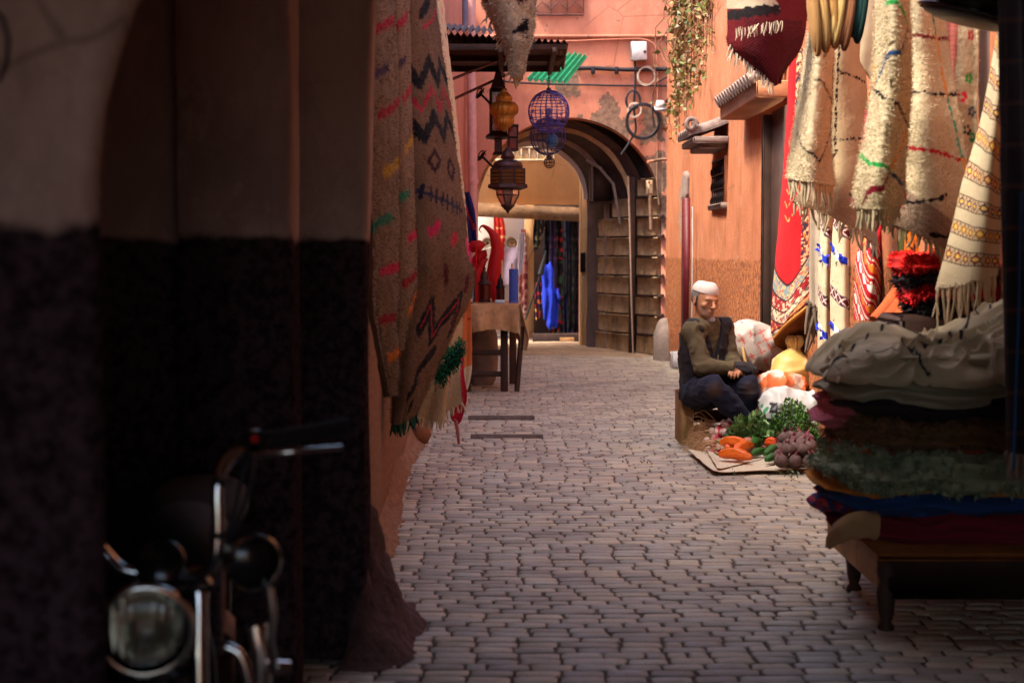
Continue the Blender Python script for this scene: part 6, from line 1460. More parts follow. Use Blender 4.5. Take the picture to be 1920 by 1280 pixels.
for y_ in (13.2, 14.0, 14.8): MB().rbox(((xL + xR) / 2, y_, zA - .02), (xR - xL, .04, .05), .004).build('cross_beam', MT['darkwood'], aw)
for x_ in (xL + .03, -.1, xR - .1): MB().rbox((x_, 14, zA - .05), (.04, 1.7, .04), .004).build('rafter', MT['darkwood'], aw)
mb = MB(); mb.bx(xL, xR, 13.3, 14.85, zA + .005, zA + .015); mb.build('ceiling_board', MT['darkwood'], aw)
for a, b in (((840, 152, 13.3), (948, 108, 13.9)), ((846, 188, 13.6), (955, 138, 14.6))):
    m = MB(); m.tube([P(*a), P(*b)], .013, 8); m.build('brace_pole', MT['rust'], aw)
MT['greenp'] = M('green_plastic_sheet', S(16, 128, 78), .5, .3, 8, .1, 60, .001, dirt=(S(50, 80, 56), .7))
corrug('plastic_awning', [P(985, 150, 15.6), P(1063, 155, 15.6), P(1104, 103, 16.6), P(1035, 100, 16.6)], 7, .02, 0, MT['greenp'], None, 'bright green corrugated plastic sheet jutting out below the tin awning', 'plastic sheet', .05)
# ---- lanterns
LD = 13.9; PXM = F / LD
def zl_(py, D_=LD): return float(P(0, py, D_)[2])
def lprof(prof, cx, D_=LD):
    """profile given as (half width px, y px)"""
    c = P(cx, 0, D_); return [(w_ / (F / D_), zl_(y, D_)) for w_, y in prof], (float(c[0]), D_, 0)
def chain(m, px, y0, y1, D_=LD, r=.006):
    n = int((y1 - y0) / 3.2); 
    for i in range(n):
        c = P(px, y0 + (i + .5) * (y1 - y0) / n, D_); ang = (i % 2) * math.pi / 2
        m.tube([c + np.array([math.cos(ang) * .008 * math.cos(q), math.sin(ang) * .008 * math.cos(q), .012 * math.sin(q)]) for q in np.linspace(0, 6.283, 9)[:-1]], .0028, 4, closed=True)
LG = 'lanterns hanging under the tin awning'
g_ = thing('hanging_lantern', P(945, 270, LD), 'golden gourd shaped metal lantern hanging under the awning', 'lantern', LG)
pr_, c_ = lprof([(0, 166), (3, 167), (5, 170), (4, 172), (10, 176), (14, 182), (15, 187), (12, 190), (20, 193), (25, 200), (26, 206), (24, 213), (18, 218), (15, 220), (17, 225), (17, 231), (13, 237), (6, 242), (3, 246), (0, 247)], 945)
m = MB(); m.lathe(pr_, c_, 72, col=S(250, 214, 150), flute=.07, nf=18); m.build('shade', MT['brass'], g_, smooth=True)
m = MB(); 
for y_, w_ in ((190, 12.5), (219, 15.8), (172, 5)): m.lathe([(w_ / PXM + .002, zl_(y_) - .008), (w_ / PXM + .010, zl_(y_)), (w_ / PXM + .002, zl_(y_) + .008)], c_, 36)
m.build('collar_ring', MT['brass'], g_, smooth=True); m = MB(); chain(m, 945, 128, 166); m.build('chain', MT['iron'], g_)
g_ = thing('hanging_lantern', P(953, 400, LD), 'large dark pierced metal lantern with a faceted glass bottom and pointed tip', 'lantern', LG)
D2 = 13.6
pr_, c_ = lprof([(0, 276), (3, 277), (8, 284), (12, 291), (13, 297), (10, 299), (16, 300), (25, 305), (28, 312), (27, 315)], 952, D2)
m = MB(); m.lathe(pr_, c_, 24, flute=.05, nf=12); m.build('dome', MT['copper'], g_, smooth=True)
m = MB(); k8 = 8; P2 = F / D2
def ring8(w_, y_, n=8, ph=.39): return np.array([[c_[0] + w_ / P2 * math.cos(2 * math.pi * i / n + ph), D2 + w_ / P2 * math.sin(2 * math.pi * i / n + ph), zl_(y_, D2)] for i in range(n)])
def shell(m, rings, col=None):
    for a, b in zip(rings[:-1], rings[1:]):
        n = len(a)
        for i in range(n): m.add([a[i], a[(i + 1) % n], b[(i + 1) % n], b[i]], [(0, 1, 2, 3)], col)
shell(m, [ring8(28, 315), ring8(33, 316), ring8(33, 350), ring8(30, 352)], S(190, 170, 160))
for r8 in (ring8(33.6, 318), ring8(33.6, 348)):
    m.tube(r8, .008, 5, closed=True)
a8, b8 = ring8(34, 316), ring8(34, 350)
for i in range(8): m.tube([a8[i], b8[i]], .007, 5)
m.build('body_panels', MT['copper'], g_)
# pierced arabesque bosses on the panels
m = MB()
for i in range(8):
    for u_ in (.2, .4, .6, .8):
        for v_ in (.18, .38, .58, .78):
            q = (a8[i] * (1 - u_) + a8[(i + 1) % 8] * u_) * (1 - v_) + (b8[i] * (1 - u_) + b8[(i + 1) % 8] * u_) * v_
            o_ = (q - np.array([c_[0], D2, q[2]])); o_ /= np.linalg.norm(o_); t_ = np.cross(o_, [0, 0, 1]); rr = .010
            m.tube([q + o_ * .002 + t_ * rr * math.cos(w) + np.array([0, 0, rr * math.sin(w)]) for w in np.linspace(0, 6.283, 7)[:-1]], .0022, 4, S(240, 200, 140), closed=True)
m.build('pierced_tracery', MT['brass'], g_)
m = MB(); MT['amber'] = glass('amber_glass', S(150, 110, 96), .2, .6)
shell(m, [ring8(30, 352), ring8(39, 346), ring8(40, 352), ring8(24, 357)]); m.build('flared_tier', MT['copper'], g_)
m = MB(); shell(m, [ring8(22, 357), ring8(22, 366), ring8(12, 384)]); m.build('glass_facets', MT['amber'], g_)
m = MB(); r1, r2, r3 = ring8(22.4, 357), ring8(22.4, 366), ring8(12.4, 384)
for i in range(8): m.tube([r1[i], r2[i], r3[i]], .005, 5)
m.tube(r2, .005, 5, closed=True); m.build('facet_leads', MT['copper'], g_)
pr_, c2_ = lprof([(12, 384), (14, 386), (10, 389), (8, 392), (4, 395), (1.5, 400), (0, 401)], 952, D2); m = MB(); m.lathe(pr_, c2_, 20); m.build('finial', MT['copper'], g_, smooth=True)
m = MB(); chain(m, 952, 248, 276, D2); m.build('chain', MT['iron'], g_)
g_ = thing('hanging_lantern', P(932, 258, 14.3), 'tall tin lantern with open window frames and a flared base behind the golden one', 'lantern', LG)
D3 = 14.3; P3 = F / D3; cx3 = float(P(934, 0, D3)[0])
def r4(w_, y_, ph=.785, n=4): return np.array([[cx3 + w_ / P3 * math.cos(2 * math.pi * i / n + ph), D3 + w_ / P3 * math.sin(2 * math.pi * i / n + ph), zl_(y_, D3)] for i in range(n)])
m = MB(); shell(m, [r4(1, 128), r4(7, 136), r4(12, 150), r4(19, 164), r4(19, 168)]); m.build('roof', MT['copper'], g_)
m = MB(); a4, b4 = r4(19, 168), r4(19, 250)
for i in range(4): m.tube([a4[i], b4[i]], .014, 4, S(220, 190, 150))
for y_ in (168, 172, 205, 248): m.tube(r4(19, y_), .010, 4, S(200, 170, 130), closed=True)
m.build('frame', MT['copper'], g_); m = MB(); shell(m, [r4(18, 170), r4(18, 248)]); m.build('glass_pane', MT['amber'], g_)
m = MB(); shell(m, [r4(18, 248), r4(33, 257), r4(33, 259), r4(10, 262), r4(10, 285), r4(16, 290)]); m.build('base', MT['copper'], g_); m = MB(); chain(m, 934, 100, 128, D3); m.build('chain', MT['iron'], g_)
g_ = thing('hanging_lantern', P(963, 284, 14.2), 'small lantern with dark red glass panes hanging between the golden and big lanterns', 'lantern', LG)
D4 = 14.2; cx3 = float(P(962, 0, D4)[0]); D3 = D4; P3 = F / D4
m = MB(); shell(m, [r4(11, 236), r4(10, 280)]); m.build('glass_pane', glass('red_glass', S(140, 30, 30), .15, .7), g_)
m = MB(); a4, b4 = r4(12, 236), r4(11, 280)
for i in range(4): m.tube([a4[i], b4[i]], .008, 4)
for y_ in (236, 258, 280): m.tube(r4(12, y_), .008, 4, closed=True)
shell(m, [r4(15, 234), r4(15, 236), r4(11, 238)]); shell(m, [r4(14, 280), r4(14, 283), r4(2, 285)]); m.build('frame', MT['copper'], g_)
m = MB(); chain(m, 962, 205, 234, D4); m.build('chain', MT['iron'], g_)
def globe(px, py, rpx, D_, colr, label, seed, nm=18, npar=7, wire=.0032, scroll=40, squash=1.05, inner=None, ch=None):
    c = P(px, py, D_); r = rpx / (F / D_); t_ = thing('wire_globe_lamp', c - np.array([0, 0, r]), label, 'lamp', 'wire globe lamps'); m = MB(colr); rs_ = np.random.RandomState(seed)
    sp = lambda th, ph, k=1.: c + k * r * np.array([math.sin(th) * math.cos(ph), math.sin(th) * math.sin(ph), squash * math.cos(th)])
    for i in range(nm): m.tube([sp(t2, 2 * math.pi * i / nm) for t2 in np.linspace(.12, 3.02, 22)], wire, 4)
    for j in range(1, npar + 1): m.tube([sp(math.pi * j / (npar + 1), p2) for p2 in np.linspace(0, 6.283, 40)[:-1]], wire, 4, closed=True)
    m.build('wire_cage', MT['wirec'], t_); m = MB(colr)
    for k in range(scroll):
        th, ph, s_ = rs_.uniform(.3, 2.9), rs_.uniform(0, 6.28), rs_.uniform(.06, .14)
        m.tube([sp(th + s_ * (1 - .09 * w) * math.cos(w), ph + s_ / max(.35, math.sin(th)) * (1 - .09 * w) * math.sin(w), 1.01) for w in np.linspace(0, 8.5, 16)], wire * .8, 4)
    if scroll: m.build('scrollwork', MT['wirec'], t_)
    m = MB(); m.lathe([(.0, c[2] + r * squash + .03), (.016, c[2] + r * squash + .02), (.03, c[2] + r * squash - .01), (.02, c[2] + r * squash - .02)], (c[0], c[1], 0), 16); m.build('top_cap', MT['copper'], t_, smooth=True)
    if inner:
        m = MB(); m.blob(c, (r * inner[0],) * 3, .004, 20, 1, col=inner[1]); m.build('inner_globe', MT['vc'], t_, smooth=True)
    if ch: m = MB(); chain(m, px, ch, py - rpx * squash - 2, D_); m.build('chain', MT['iron'], t_)
    return t_
MT['wirec'] = M('painted_wire', (1, 1, 1), .5, .2, 30, 0, metal=.2, vcol=True)
globe(1029, 210, 38, 13.9, S(92, 84, 170), 'large violet wire globe lamp with scrolls hanging from a chain', 1, 22, 9, .0036, 90, inner=(.18, S(110, 104, 150)), ch=92)
globe(1027, 256, 33, 14.4, S(60, 58, 120), 'second dark violet wire globe partly behind and below the large one', 2, 20, 6, .0034, 30, inner=None, ch=None)
globe(1034, 264, 12, 14.1, S(80, 130, 190), 'little light blue wire ball inside the lower globe', 3, 14, 6, .0028, 40, inner=(.7, S(70, 110, 170)))
globe(1030, 305, 10, 14.0, S(90, 60, 60), 'tiny brown wire ball hanging lowest of the globes', 4, 12, 5, .003, 20, ch=288)
# ---- cables and fittings on the salmon wall
WY = 19.06
def cab(pts, r, label, mat='cable', name='cable', n=60, wob=.006, cat='cable'):
    path = cr1(np.array([P(a, b, WY) for a, b in pts]), n); path = path + wob * np.stack([vnoise(path, 5, 1), path[:, 0] * 0, vnoise(path, 5, 2)], -1)
    o = MB().tube(path, r, 7).build(name, MT[mat], smooth=True); return tag(o, label, cat)
cab([(1080, 128), (1120, 129), (1170, 131), (1215, 130), (1264, 129)], .026, 'thick black bundle of cables crossing the salmon wall')
cab([(940, 152), (1000, 157), (1080, 159), (1150, 161), (1264, 161)], .012, 'thin dark cable crossing the wall just below the thick cable bundle')
cab([(1000, 78), (1080, 77), (1150, 74), (1200, 73), (1222, 80), (1231, 100), (1233, 185)], .009, 'thin painted conduit curving round the white meter box', 'salmon', 'conduit')
cab([(1190, 114), (1191, 150), (1189, 200), (1192, 245), (1182, 262), (1165, 290)], .014, 'dark cable dropping from the white meter box to the arch')
cab([(1264, 140), (1240, 150), (1226, 165), (1224, 195), (1226, 240)], .009, 'dark cable looping down beside the small floodlight')
cab([(1228, 196), (1233, 250), (1232, 330), (1236, 385)], .014, 'salmon painted conduit running down right of the arch', 'salmon', 'conduit')
def coil(px, py, rpx, n, r, label, mat, sq=1.05):
    c = P(px, py, WY - .03); R0 = rpx / (F / WY); rs_ = np.random.RandomState(int(px)); m = MB(); pts = []
    for i in range(n * 28): a = i / 28 * 6.283; k = int(i / 28); pts.append(c + np.array([R0 * (1 + .03 * math.sin(a * 1.03 + k)) * math.cos(a) + .008 * math.sin(k * 2.3), .012 * math.sin(k * 3.1), R0 * sq * (1 + .03 * math.cos(a * .97)) * math.sin(a) + .008 * math.cos(k * 1.7)]))
    m.tube(pts, r, 6); o = m.build('cable_coil', MT[mat], smooth=True); tag(o, label, 'cable coil', 'coils of cable on the salmon wall')
coil(1205, 228, 30, 5, .012, 'largest coil of thick black cable on the salmon wall', 'cable')
coil(1212, 143, 16, 5, .005, 'pale coil of thin wire just under the cable bundle', 'whitecable')
coil(1190, 207, 12, 6, .006, 'small pale coil of wire overlapping the big black coil', 'whitecable')
coil(1187, 188, 13, 3, .007, 'small black cable loop above the big coil', 'cable', 1.3)
for i, px in enumerate((1112, 1156)):
    p = P(px, 131, WY); o = MB().rbox(p + np.array([0, -.01, -.01]), (.05, .05, .09), .01).build('cable_clamp', MT['cable']); tag(o, ['left black clamp on the thick cable bundle', 'middle black clamp on the thick cable bundle'][i], 'clamp')
bxm = thing('meter_box', P(1197, 115, WY), 'white metal meter box with a round lock on the salmon wall', 'meter box')
a, b = P(1182, 115, WY), P(1212, 80, WY); cxm = (a + b) / 2
MB().rbox((cxm[0], WY - .04, cxm[2]), (b[0] - a[0], .12, b[2] - a[2]), .008).build('box_body', MT['greytin'], bxm)
MB().rbox((cxm[0], WY - .105, cxm[2]), (b[0] - a[0] - .012, .012, b[2] - a[2] - .012), .004).build('door', MT['greytin'], bxm)
m = MB(); p = P(1209, 97, WY - .11); m.lathe([(0, 0), (.016, 0), (.016, .012), (0, .012)], p, 14, rotx(math.pi / 2)); m.build('lock', MT['iron'], bxm)
fl = thing('floodlight', P(1238, 205, WY - .05), 'small pale floodlight tilted down beside the cable coils', 'lamp')
m = MB(); q = [P(x, y, WY - .02) for x, y in ((1231, 188), (1244, 188), (1247, 200), (1228, 200))]; m.prism(q, (0, -.09, -.03)); m.build('housing', MT['greytin'], fl)
m = MB(); q = [P(x, y, WY - .03) for x, y in ((1226, 200), (1248, 200), (1247, 206), (1228, 205))]; m.prism(q, (0, -.09, -.03)); m.build('hood', MT['greytin'], fl)
m = MB(); m.tube([P(1214, 304, WY - .12), P(1235, 300, WY - .04), P(1262, 297, WY)], .018, 8); o = m.build('wooden_peg', MT['salmon'], smooth=True); tag(o, 'painted peg sticking out of the wall above the passage blocks', 'peg')
for i, (px, py, lab) in enumerate(((1268, 22, 'white insulator bracket at the top of the corner pipe'), (1266, 122, 'white junction box where the cables meet the corner pipe'), (1278, 60, 'small white junction box hidden by the vine'))):
    t_ = thing('junction_box', P(px, py, 18.6), lab, 'junction box'); p = P(px, py, 18.6)
    MB().rbox(p, (.10, .08, .08), .012, rotz(.3) @ roty(.3)).build('box_body', MT['greytin'], t_)
    m = MB(); 
    for k in range(4): m.tube(cr1(np.array([p + np.array([-.02 * k, -.02, -.02]), p + np.array([-.06 + .03 * k, -.05, -.10]), p + np.array([-.09 + .02 * k, .1, -.02 - .1 * k])]), 10), .009, 5)
    m.build('wires', MT['cable'], t_, smooth=True)
# corner column pipe and left pipes
m = MB(); c_ = P(1277, 640, 17.9); m.lathe([(.085, 0), (.08, 1.2), (.082, 2.2), (.09, 2.25), (.083, 2.3), (.08, 4.4), (0, 4.4)], (c_[0], 17.9, 0), 24); V = m.v[0]; V[:, :2] += .012 * vnoise(V, 5, 3)[:, None]
o = m.build('corner_pipe', MT['salmon'], smooth=True); tag(o, 'thick plastered drain pipe in the corner right of the arch', 'pipe')
m = MB(); m.tube([P(883, -60, 18.7), P(884, 150, 18.7), P(886, 300, 18.7), P(888, 420, 18.7), (P(888, 420, 18.7)[0], 18.7, .3)], .055, 14); m.lathe([(.062, 0), (.066, .03), (.062, .06)], P(887, 345, 18.7), 18); o = m.build('wall_pipe', M('pink_pipe', S(206, 150, 140), .6, .15, 12, .1), smooth=True); tag(o, 'long pink drain pipe down the left corner beside the arch', 'pipe')
m = MB(); m.tube([P(872, -60, 15.6), P(872, 52, 15.6)], .03, 12); o = m.build('wall_pipe', M('grey_pipe', S(110, 104, 124), .5, .15, 12, .1), smooth=True); tag(o, 'short grey pipe above the tin awning', 'pipe')
m = MB(); p = P(872, 54, 15.5); m.blob(p, (.05, .05, .03), .01, 20); o = m.build('plaster_lump', MT['white'], smooth=True); tag(o, 'white lump on the awning under the grey pipe', 'lump')
# iron bracket lamps at the left of the arch
for i, (px, py, lab) in enumerate(((900, 175, 'curled iron ornament hanging by the tin lantern'), (903, 292, 'dark iron bracket ornament left of the big lantern'))):
    m = MB(); p = P(px, py, 14.6)
    for k in range(7): m.tube([p + np.array([.04 * math.cos(k + w) * (1 - .1 * w), .02 * math.sin(w), .05 * math.sin(k * 1.3 + w) * (1 - .1 * w)]) for w in np.linspace(0, 5, 10)], .005, 4)
    m.tube([p, p + np.array([.12, 0, -.12]), p + np.array([.2, .0, -.16])], .012, 6); o = m.build('iron_ornament', MT['iron']); tag(o, lab, 'ornament')

# ================================================================ lantern table on the left
TD = 14.2; TZ = float(P(0, 570, TD)[2]); tx0, tx1 = float(P(862, 0, TD)[0]), float(P(972, 0, TD)[0])
tb = thing('trestle_table', ((tx0 + tx1) / 2, TD + .5, 0), 'dark wooden trestle table under a burlap cloth on the left', 'table')
MB().rbox(((tx0 + tx1) / 2, TD + .5, TZ - .02), (tx1 - tx0, 1.0, .03), .005).build('table_top', MT['darkwood'], tb)
for a, b in (((972, 612), (966, 735)),): MB().tube([P(979, 612, TD - .03), P(969, 734, TD - .1)], .024, 4).build('leg', MT['darkwood'], tb)
for x_, y_ in ((tx1 - .13, TD + .1), (tx0 + .06, TD + .1), (tx1 - .05, TD + .95), (tx0 + .06, TD + .95)): MB().rbox((x_, y_, (TZ - .04) / 2), (.07, .06, TZ - .04), .005).build('leg', MT['darkwood'], tb)
for z_ in (.16, .36): MB().rbox(((tx0 + tx1) / 2 - .04, TD + .1, z_), (tx1 - tx0 - .12, .035, .05), .004).build('stretcher', MT['darkwood'], tb)
MT['burlap'] = M('burlap', S(196, 156, 112), .95, .2, 18, .9, 160, .006, dirt=(S(130, 96, 66), .4))
nu, nv = 90, 70; U_, W_ = np.meshgrid(np.linspace(-.12, 1.16, nu), np.linspace(-.42, 1.05, nv)); X = tx0 + (tx1 - tx0) * U_; Y = TD + W_ * 1.0
ox = np.clip(U_ - 1, 0, 1) * (tx1 - tx0); oy = np.clip(-W_, 0, 1) * 1.0; ox0 = np.clip(-U_, 0, 1) * (tx1 - tx0)
X = np.clip(X, tx0 - .01, tx1 + .012) + .05 * np.clip(ox * 3, 0, 1) * (1 + .5 * np.sin(Y * 18)); Y2 = np.maximum(Y, TD - .008) - .03 * np.clip(oy * 3, 0, 1) * (1 + 1.1 * np.sin(X * 16) + .6 * np.sin(X * 37))
Z = TZ - (ox * 1.9 + oy * .62) * (1 + .1 * np.sin(X * 9)) - ox0 + .006
V = np.stack([X, Y2, Z], -1); V += (.006 * fbm(V, 16, 3))[..., None]
m = MB(); m.grid(V); m.grid(V - np.array([0, -.003, .004]), flip=True); o = m.build('burlap_cloth', MT['burlap'], smooth=True); tag(o, 'coarse brown burlap cloth draped over the table, one corner hanging low', 'tablecloth')
cc_ = Cloth([[(952, 570, TD + .3), (978, 570, TD - .06)], [(962, 605, TD + .2), (986, 606, TD - .09)], [(966, 630, TD + .1), (992, 632, TD - .1)], [(980, 655, TD), (988, 658, TD - .1)]], 40, 50, .008, .01, 1.3, 0, .004, 12, 3)
cc_.mesh(lambda s: base((s.X, s.Y), S(206, 168, 122), .1)).build('hanging_corner', MT['burlap'], o, smooth=True)
def table_lantern(px, py0, py1, w, D_, label, c1, c2):
    t_ = thing('table_lantern', P(px, py1, D_), label, 'lantern', 'lanterns standing on the table'); k = F / D_; cx = float(P(px, 0, D_)[0]); z = lambda y: float(P(0, y, D_)[2]); H = py1 - py0
    r6 = lambda w_, y: np.array([[cx + w_ / k * math.cos(1.047 * i + .5), D_ + w_ / k * math.sin(1.047 * i + .5), z(y)] for i in range(6)])
    m = MB(); shell(m, [r6(w, py1), r6(w, py1 - H * .06), r6(w * .85, py1 - H * .08)]); m.build('base', MT['copper'], t_)
    m = MB(c1); shell(m, [r6(w * .82, py1 - H * .08), r6(w * .82, py1 - H * .5)]); m.build('glass_pane', c2, t_)
    m = MB(); a_, b_ = r6(w * .86, py1 - H * .08), r6(w * .86, py1 - H * .5)
    for i in range(6): m.tube([a_[i], b_[i]], .006, 4)
    m.tube(b_, .008, 4, closed=True); m.build('frame', MT['copper'], t_)
    m = MB(c1); m.lathe([(w * 1.05 / k, z(py1 - H * .5)), (w * .95 / k, z(py1 - H * .54)), (w * .6 / k, z(py1 - H * .6)), (w * .62 / k, z(py1 - H * .68)), (w * .45 / k, z(py1 - H * .8)), (w * .15 / k, z(py1 - H * .86)), (w * .2 / k, z(py1 - H * .93)), (0, z(py0))], (cx, D_, 0), 20); m.build('dome', MT['copper'], t_, smooth=True)
MT['redg'] = glass('dark_red_glass', S(120, 34, 30), .12, .6); MT['blueg'] = glass('blue_glass', S(120, 170, 200), .15, .5)
table_lantern(908, 498, 566, 13, TD + .15, 'table lantern with dark red glass and a domed copper top', (1, 1, 1), MT['redg'])
table_lantern(938, 512, 566, 9, TD + .12, 'smaller table lantern with a bluish collar next to the blue tube', S(150, 190, 210), MT['redg'])
table_lantern(882, 508, 566, 9, TD + .1, 'pale glass table lantern half hidden by the rugs', (1, 1, 1), MT['blueg'])
m = MB(); c_ = P(963, 568, TD + .08); m.lathe([(.042, 0), (.043, .31), (.036, .315), (0, .31)], c_, 28, col=S(66, 92, 180)); m.lathe([(.044, 0), (.046, .012), (.044, .02)], c_, 28, col=S(90, 120, 200)); o = m.build('blue_tube', MT['vc'], smooth=True); tag(o, 'upright blue cardboard tube on the table', 'tube')
for i, (px, py, D_, lab) in enumerate(((877, 563, TD + .03, 'small lit white box at the left end of the table'), (937, 565, TD + .03, 'small pale blue box before the smaller table lantern'))):
    m = MB(); m.rbox(P(px, py, D_) + np.array([0, 0, .0]), (.09, .06, .03), .006, None, S(190, 214, 226)); o = m.build('small_box', MT['vc']); tag(o, lab, 'box')
for i, (px, y0, y1, lab) in enumerate(((941, 488, 520, 'tall cream candle above the smaller table lantern'), (960, 494, 512, 'short cream candle behind the blue tube'))):
    m = MB(); m.tube([P(px, y1 + 46, TD + .3), P(px, y0, TD + .3)], .009, 8, S(226, 200, 160)); o = m.build('candle', MT['vc'], smooth=True); tag(o, lab, 'candle', 'candles on the table')
# red leather horn lamps
MT['redl'] = M('red_leather', S(186, 26, 32), .5, .2, 12, .3, 40, .003)
for pts, r, lab in (([(934, 568), (926, 520), (932, 480), (930, 452), (918, 432), (906, 423), (899, 430), (902, 437)], [.055, .075, .07, .05, .03, .012, .006, .004], 'tall red leather horn lamp with a curled tip on the table'),
                    ([(890, 568), (894, 520), (904, 495), (915, 484)], [.05, .05, .035, .01], 'short red leather horn lamp left of the tall one')):
    path = cr1(np.array([P(a, b, TD + .45) for a, b in pts]), 40); m = MB(); m.tube(path, r, 16); V = m.v[0]; V += (.006 * np.sin(V[:, 2] * 40))[:, None] * .5; o = m.build('horn_lamp', MT['redl'], smooth=True); tag(o, lab, 'lamp', 'red leather lamps')
for i, (pts, lab) in enumerate((([(872, 466), (884, 452), (900, 450), (912, 458), (902, 470), (886, 474)], 'upper red leather petal shade over the table'), ([(880, 490), (896, 470), (912, 468), (914, 480), (902, 498), (888, 502)], 'lower red leather petal shade over the table'))):
    q = np.array([P(a, b, TD + .4 + .1 * i) for a, b in pts]); c = q.mean(0) + np.array([0, -.05, .0]); m = MB()
    for k in range(6):
        m.add([q[k], q[(k + 1) % 6], c], [(0, 1, 2)]); m.add([q[k] + np.array([0, .02, 0]), q[(k + 1) % 6] + np.array([0, .02, 0]), c + np.array([0, .02, 0])], [(2, 1, 0)]); m.add([q[k], q[(k + 1) % 6], q[(k + 1) % 6] + np.array([0, .02, 0]), q[k] + np.array([0, .02, 0])], [(0, 3, 2, 1)])
    m.tube([c, c + np.array([0, 0, -.35])], .008, 6); o = m.build('petal_shade', MT['redl'], smooth=False); tag(o, lab, 'lamp shade', 'red leather lamps')
# pale stone under the table and low kerb stones
m = MB(); m.blob(P(906, 665, 15.0), (.14, .12, .34), .02, 5, 3, pw=.7); o = m.build('stone_post', MT['concrete'], smooth=True); tag(o, 'pale rounded stone post under the table', 'stone')

# ================================================================ courtyard: plates, cloths and hanging clothes
for i, (px, py, r, lab) in enumerate(((914, 456, 11.5, 'left patterned ceramic plate on the white wall'), (960, 456, 12.5, 'right patterned ceramic plate with a brown centre on the white wall'))):
    t_ = thing('ceramic_plate', P(px, py, 23.9), lab, 'plate', 'ceramic plates on the white wall'); rr = r / (F / 23.9); c_ = P(px, py, 23.93)
    m = MB(); pr2_ = [(0, .02), (rr * .3, .02), (rr * .32, .022), (rr * .6, .03), (rr * .62, .03), (rr * .85, .055), (rr, .06), (rr, .05), (rr * .6, .0), (0, 0)]
    cl = [S(180, 130, 90) if i else S(90, 80, 80), S(180, 130, 90) if i else S(90, 80, 80), S(230, 220, 200), S(220, 210, 190), S(90, 80, 80), S(226, 216, 196), S(110, 96, 90), S(110, 96, 90), S(200, 190, 170), S(200, 190, 170)]
    m.lathe(pr2_, c_, 32, rotx(math.pi / 2), col=np.array(cl)); m.build('dish', MT['vc'], t_, smooth=True)
    m = MB()
    for k in range(14): a = k * 6.283 / 14; m.tube([c_ + np.array([rr * .4 * math.cos(a), -.034, rr * .4 * math.sin(a)]), c_ + np.array([rr * .8 * math.cos(a + .2), -.056, rr * .8 * math.sin(a + .2)])], .004, 4, S(60, 50, 56))
    m.build('glaze_lines', MT['vc'], t_)
def far_cloth(ctrl, pat, label, nu=40, nv=80, fold=.03, ff=2.5, seed=0, name='hanging_cloth', cat='cloth', group=None, mat='cloth'):
    c_ = Cloth(ctrl, nu, nv, .012, fold, ff, .2, .006, 8, seed); o = c_.mesh(pat).build(name, MT[mat], smooth=True); return tag(o, label, cat, group)
solid = lambda col, v=.12: (lambda s: base((s.X, s.Y), col, v))
def spots(bg_, cols, dens=.35, sc=22):
    def f(s):
        c = base((s.X, s.Y), bg_, .15); 
        for k, cl in enumerate(cols): c = lay(c, (vnoise(np.stack([s.X, s.Y, s.X * 0], -1), sc, k * 7 + 1) > dens)[..., None] * .9, cl)
        return c
    return f
far_cloth([[(925, 400, 23.8), (942, 400, 23.8)], [(926, 440, 23.8), (948, 440, 23.8)], [(922, 500, 23.8), (940, 500, 23.8)], [(918, 560, 23.8), (935, 560, 23.8)]], spots(S(180, 40, 34), [S(226, 170, 120)], .5), 'red strip of rug with cream marks hanging on the white wall', fold=.02)
far_cloth([[(936, 466, 23.7), (980, 462, 23.7)], [(934, 500, 23.7), (976, 500, 23.7)], [(934, 535, 23.7), (974, 530, 23.7)]], solid(S(150, 134, 156)), 'lilac grey cloth pinned up below the plates', ff=1.2)
far_cloth([[(978, 430, 23.0), (986, 430, 22.95)], [(974, 500, 23.0), (989, 500, 22.95)], [(974, 590, 23.0), (988, 590, 22.95)]], spots(S(176, 110, 100), [S(226, 200, 180), S(120, 40, 50)], .3), 'faded pink patterned rug hanging beside the orange wall strip', ff=1.1)
far_cloth([[(974, 438, 22.8), (984, 436, 22.8)], [(972, 470, 22.8), (983, 470, 22.8)], [(970, 515, 22.8), (978, 515, 22.8)]], solid(S(200, 196, 214)), 'narrow silvery scarf hanging right of the plates', ff=3)
rs_ = np.random.RandomState(3)
gar = [(1000, 1014, 470, 'leaf patterned'), (1008, 1022, 440, 'flowered'), (1003, 1016, 600, 'multicoloured'), (1020, 1034, 520, 'dark'), (1030, 1044, 620, 'dark purple'), (1038, 1056, 650, 'red and black'), (1048, 1062, 560, 'grey'), (1056, 1072, 645, 'dark blue'), (1066, 1080, 620, 'black'), (1074, 1088, 650, 'black purple')]
pals = [([S(60, 60, 50)], [S(170, 160, 130), S(30, 26, 30)]), ([S(70, 56, 50)], [S(200, 170, 130), S(30, 30, 34)]), ([S(60, 40, 60)], [S(220, 170, 70), S(190, 50, 60)]), ([S(30, 28, 36)], [S(60, 56, 66)]), ([S(48, 36, 60)], [S(90, 60, 100)]), ([S(34, 24, 30)], [S(190, 40, 50), S(60, 90, 60)]), ([S(120, 116, 112)], [S(60, 56, 60)]), ([S(34, 38, 76)], [S(60, 60, 90)]), ([S(26, 24, 28)], [S(60, 60, 60)]), ([S(40, 30, 50)], [S(80, 60, 100)])]
labs = ['leaf patterned garment at the left end of the clothes display', 'flowered brown garment, upper left of the clothes display', 'multicoloured garment hanging low beside the orange wall strip', 'plain dark garment behind the broom handle', 'dark purple garment behind the blue gown', 'black garment with red flowers right of the blue gown', 'grey scarf in the middle of the clothes display', 'dark blue garment in the right half of the clothes display', 'black garment second from the right in the clothes display', 'black and purple garment at the right end of the clothes display']
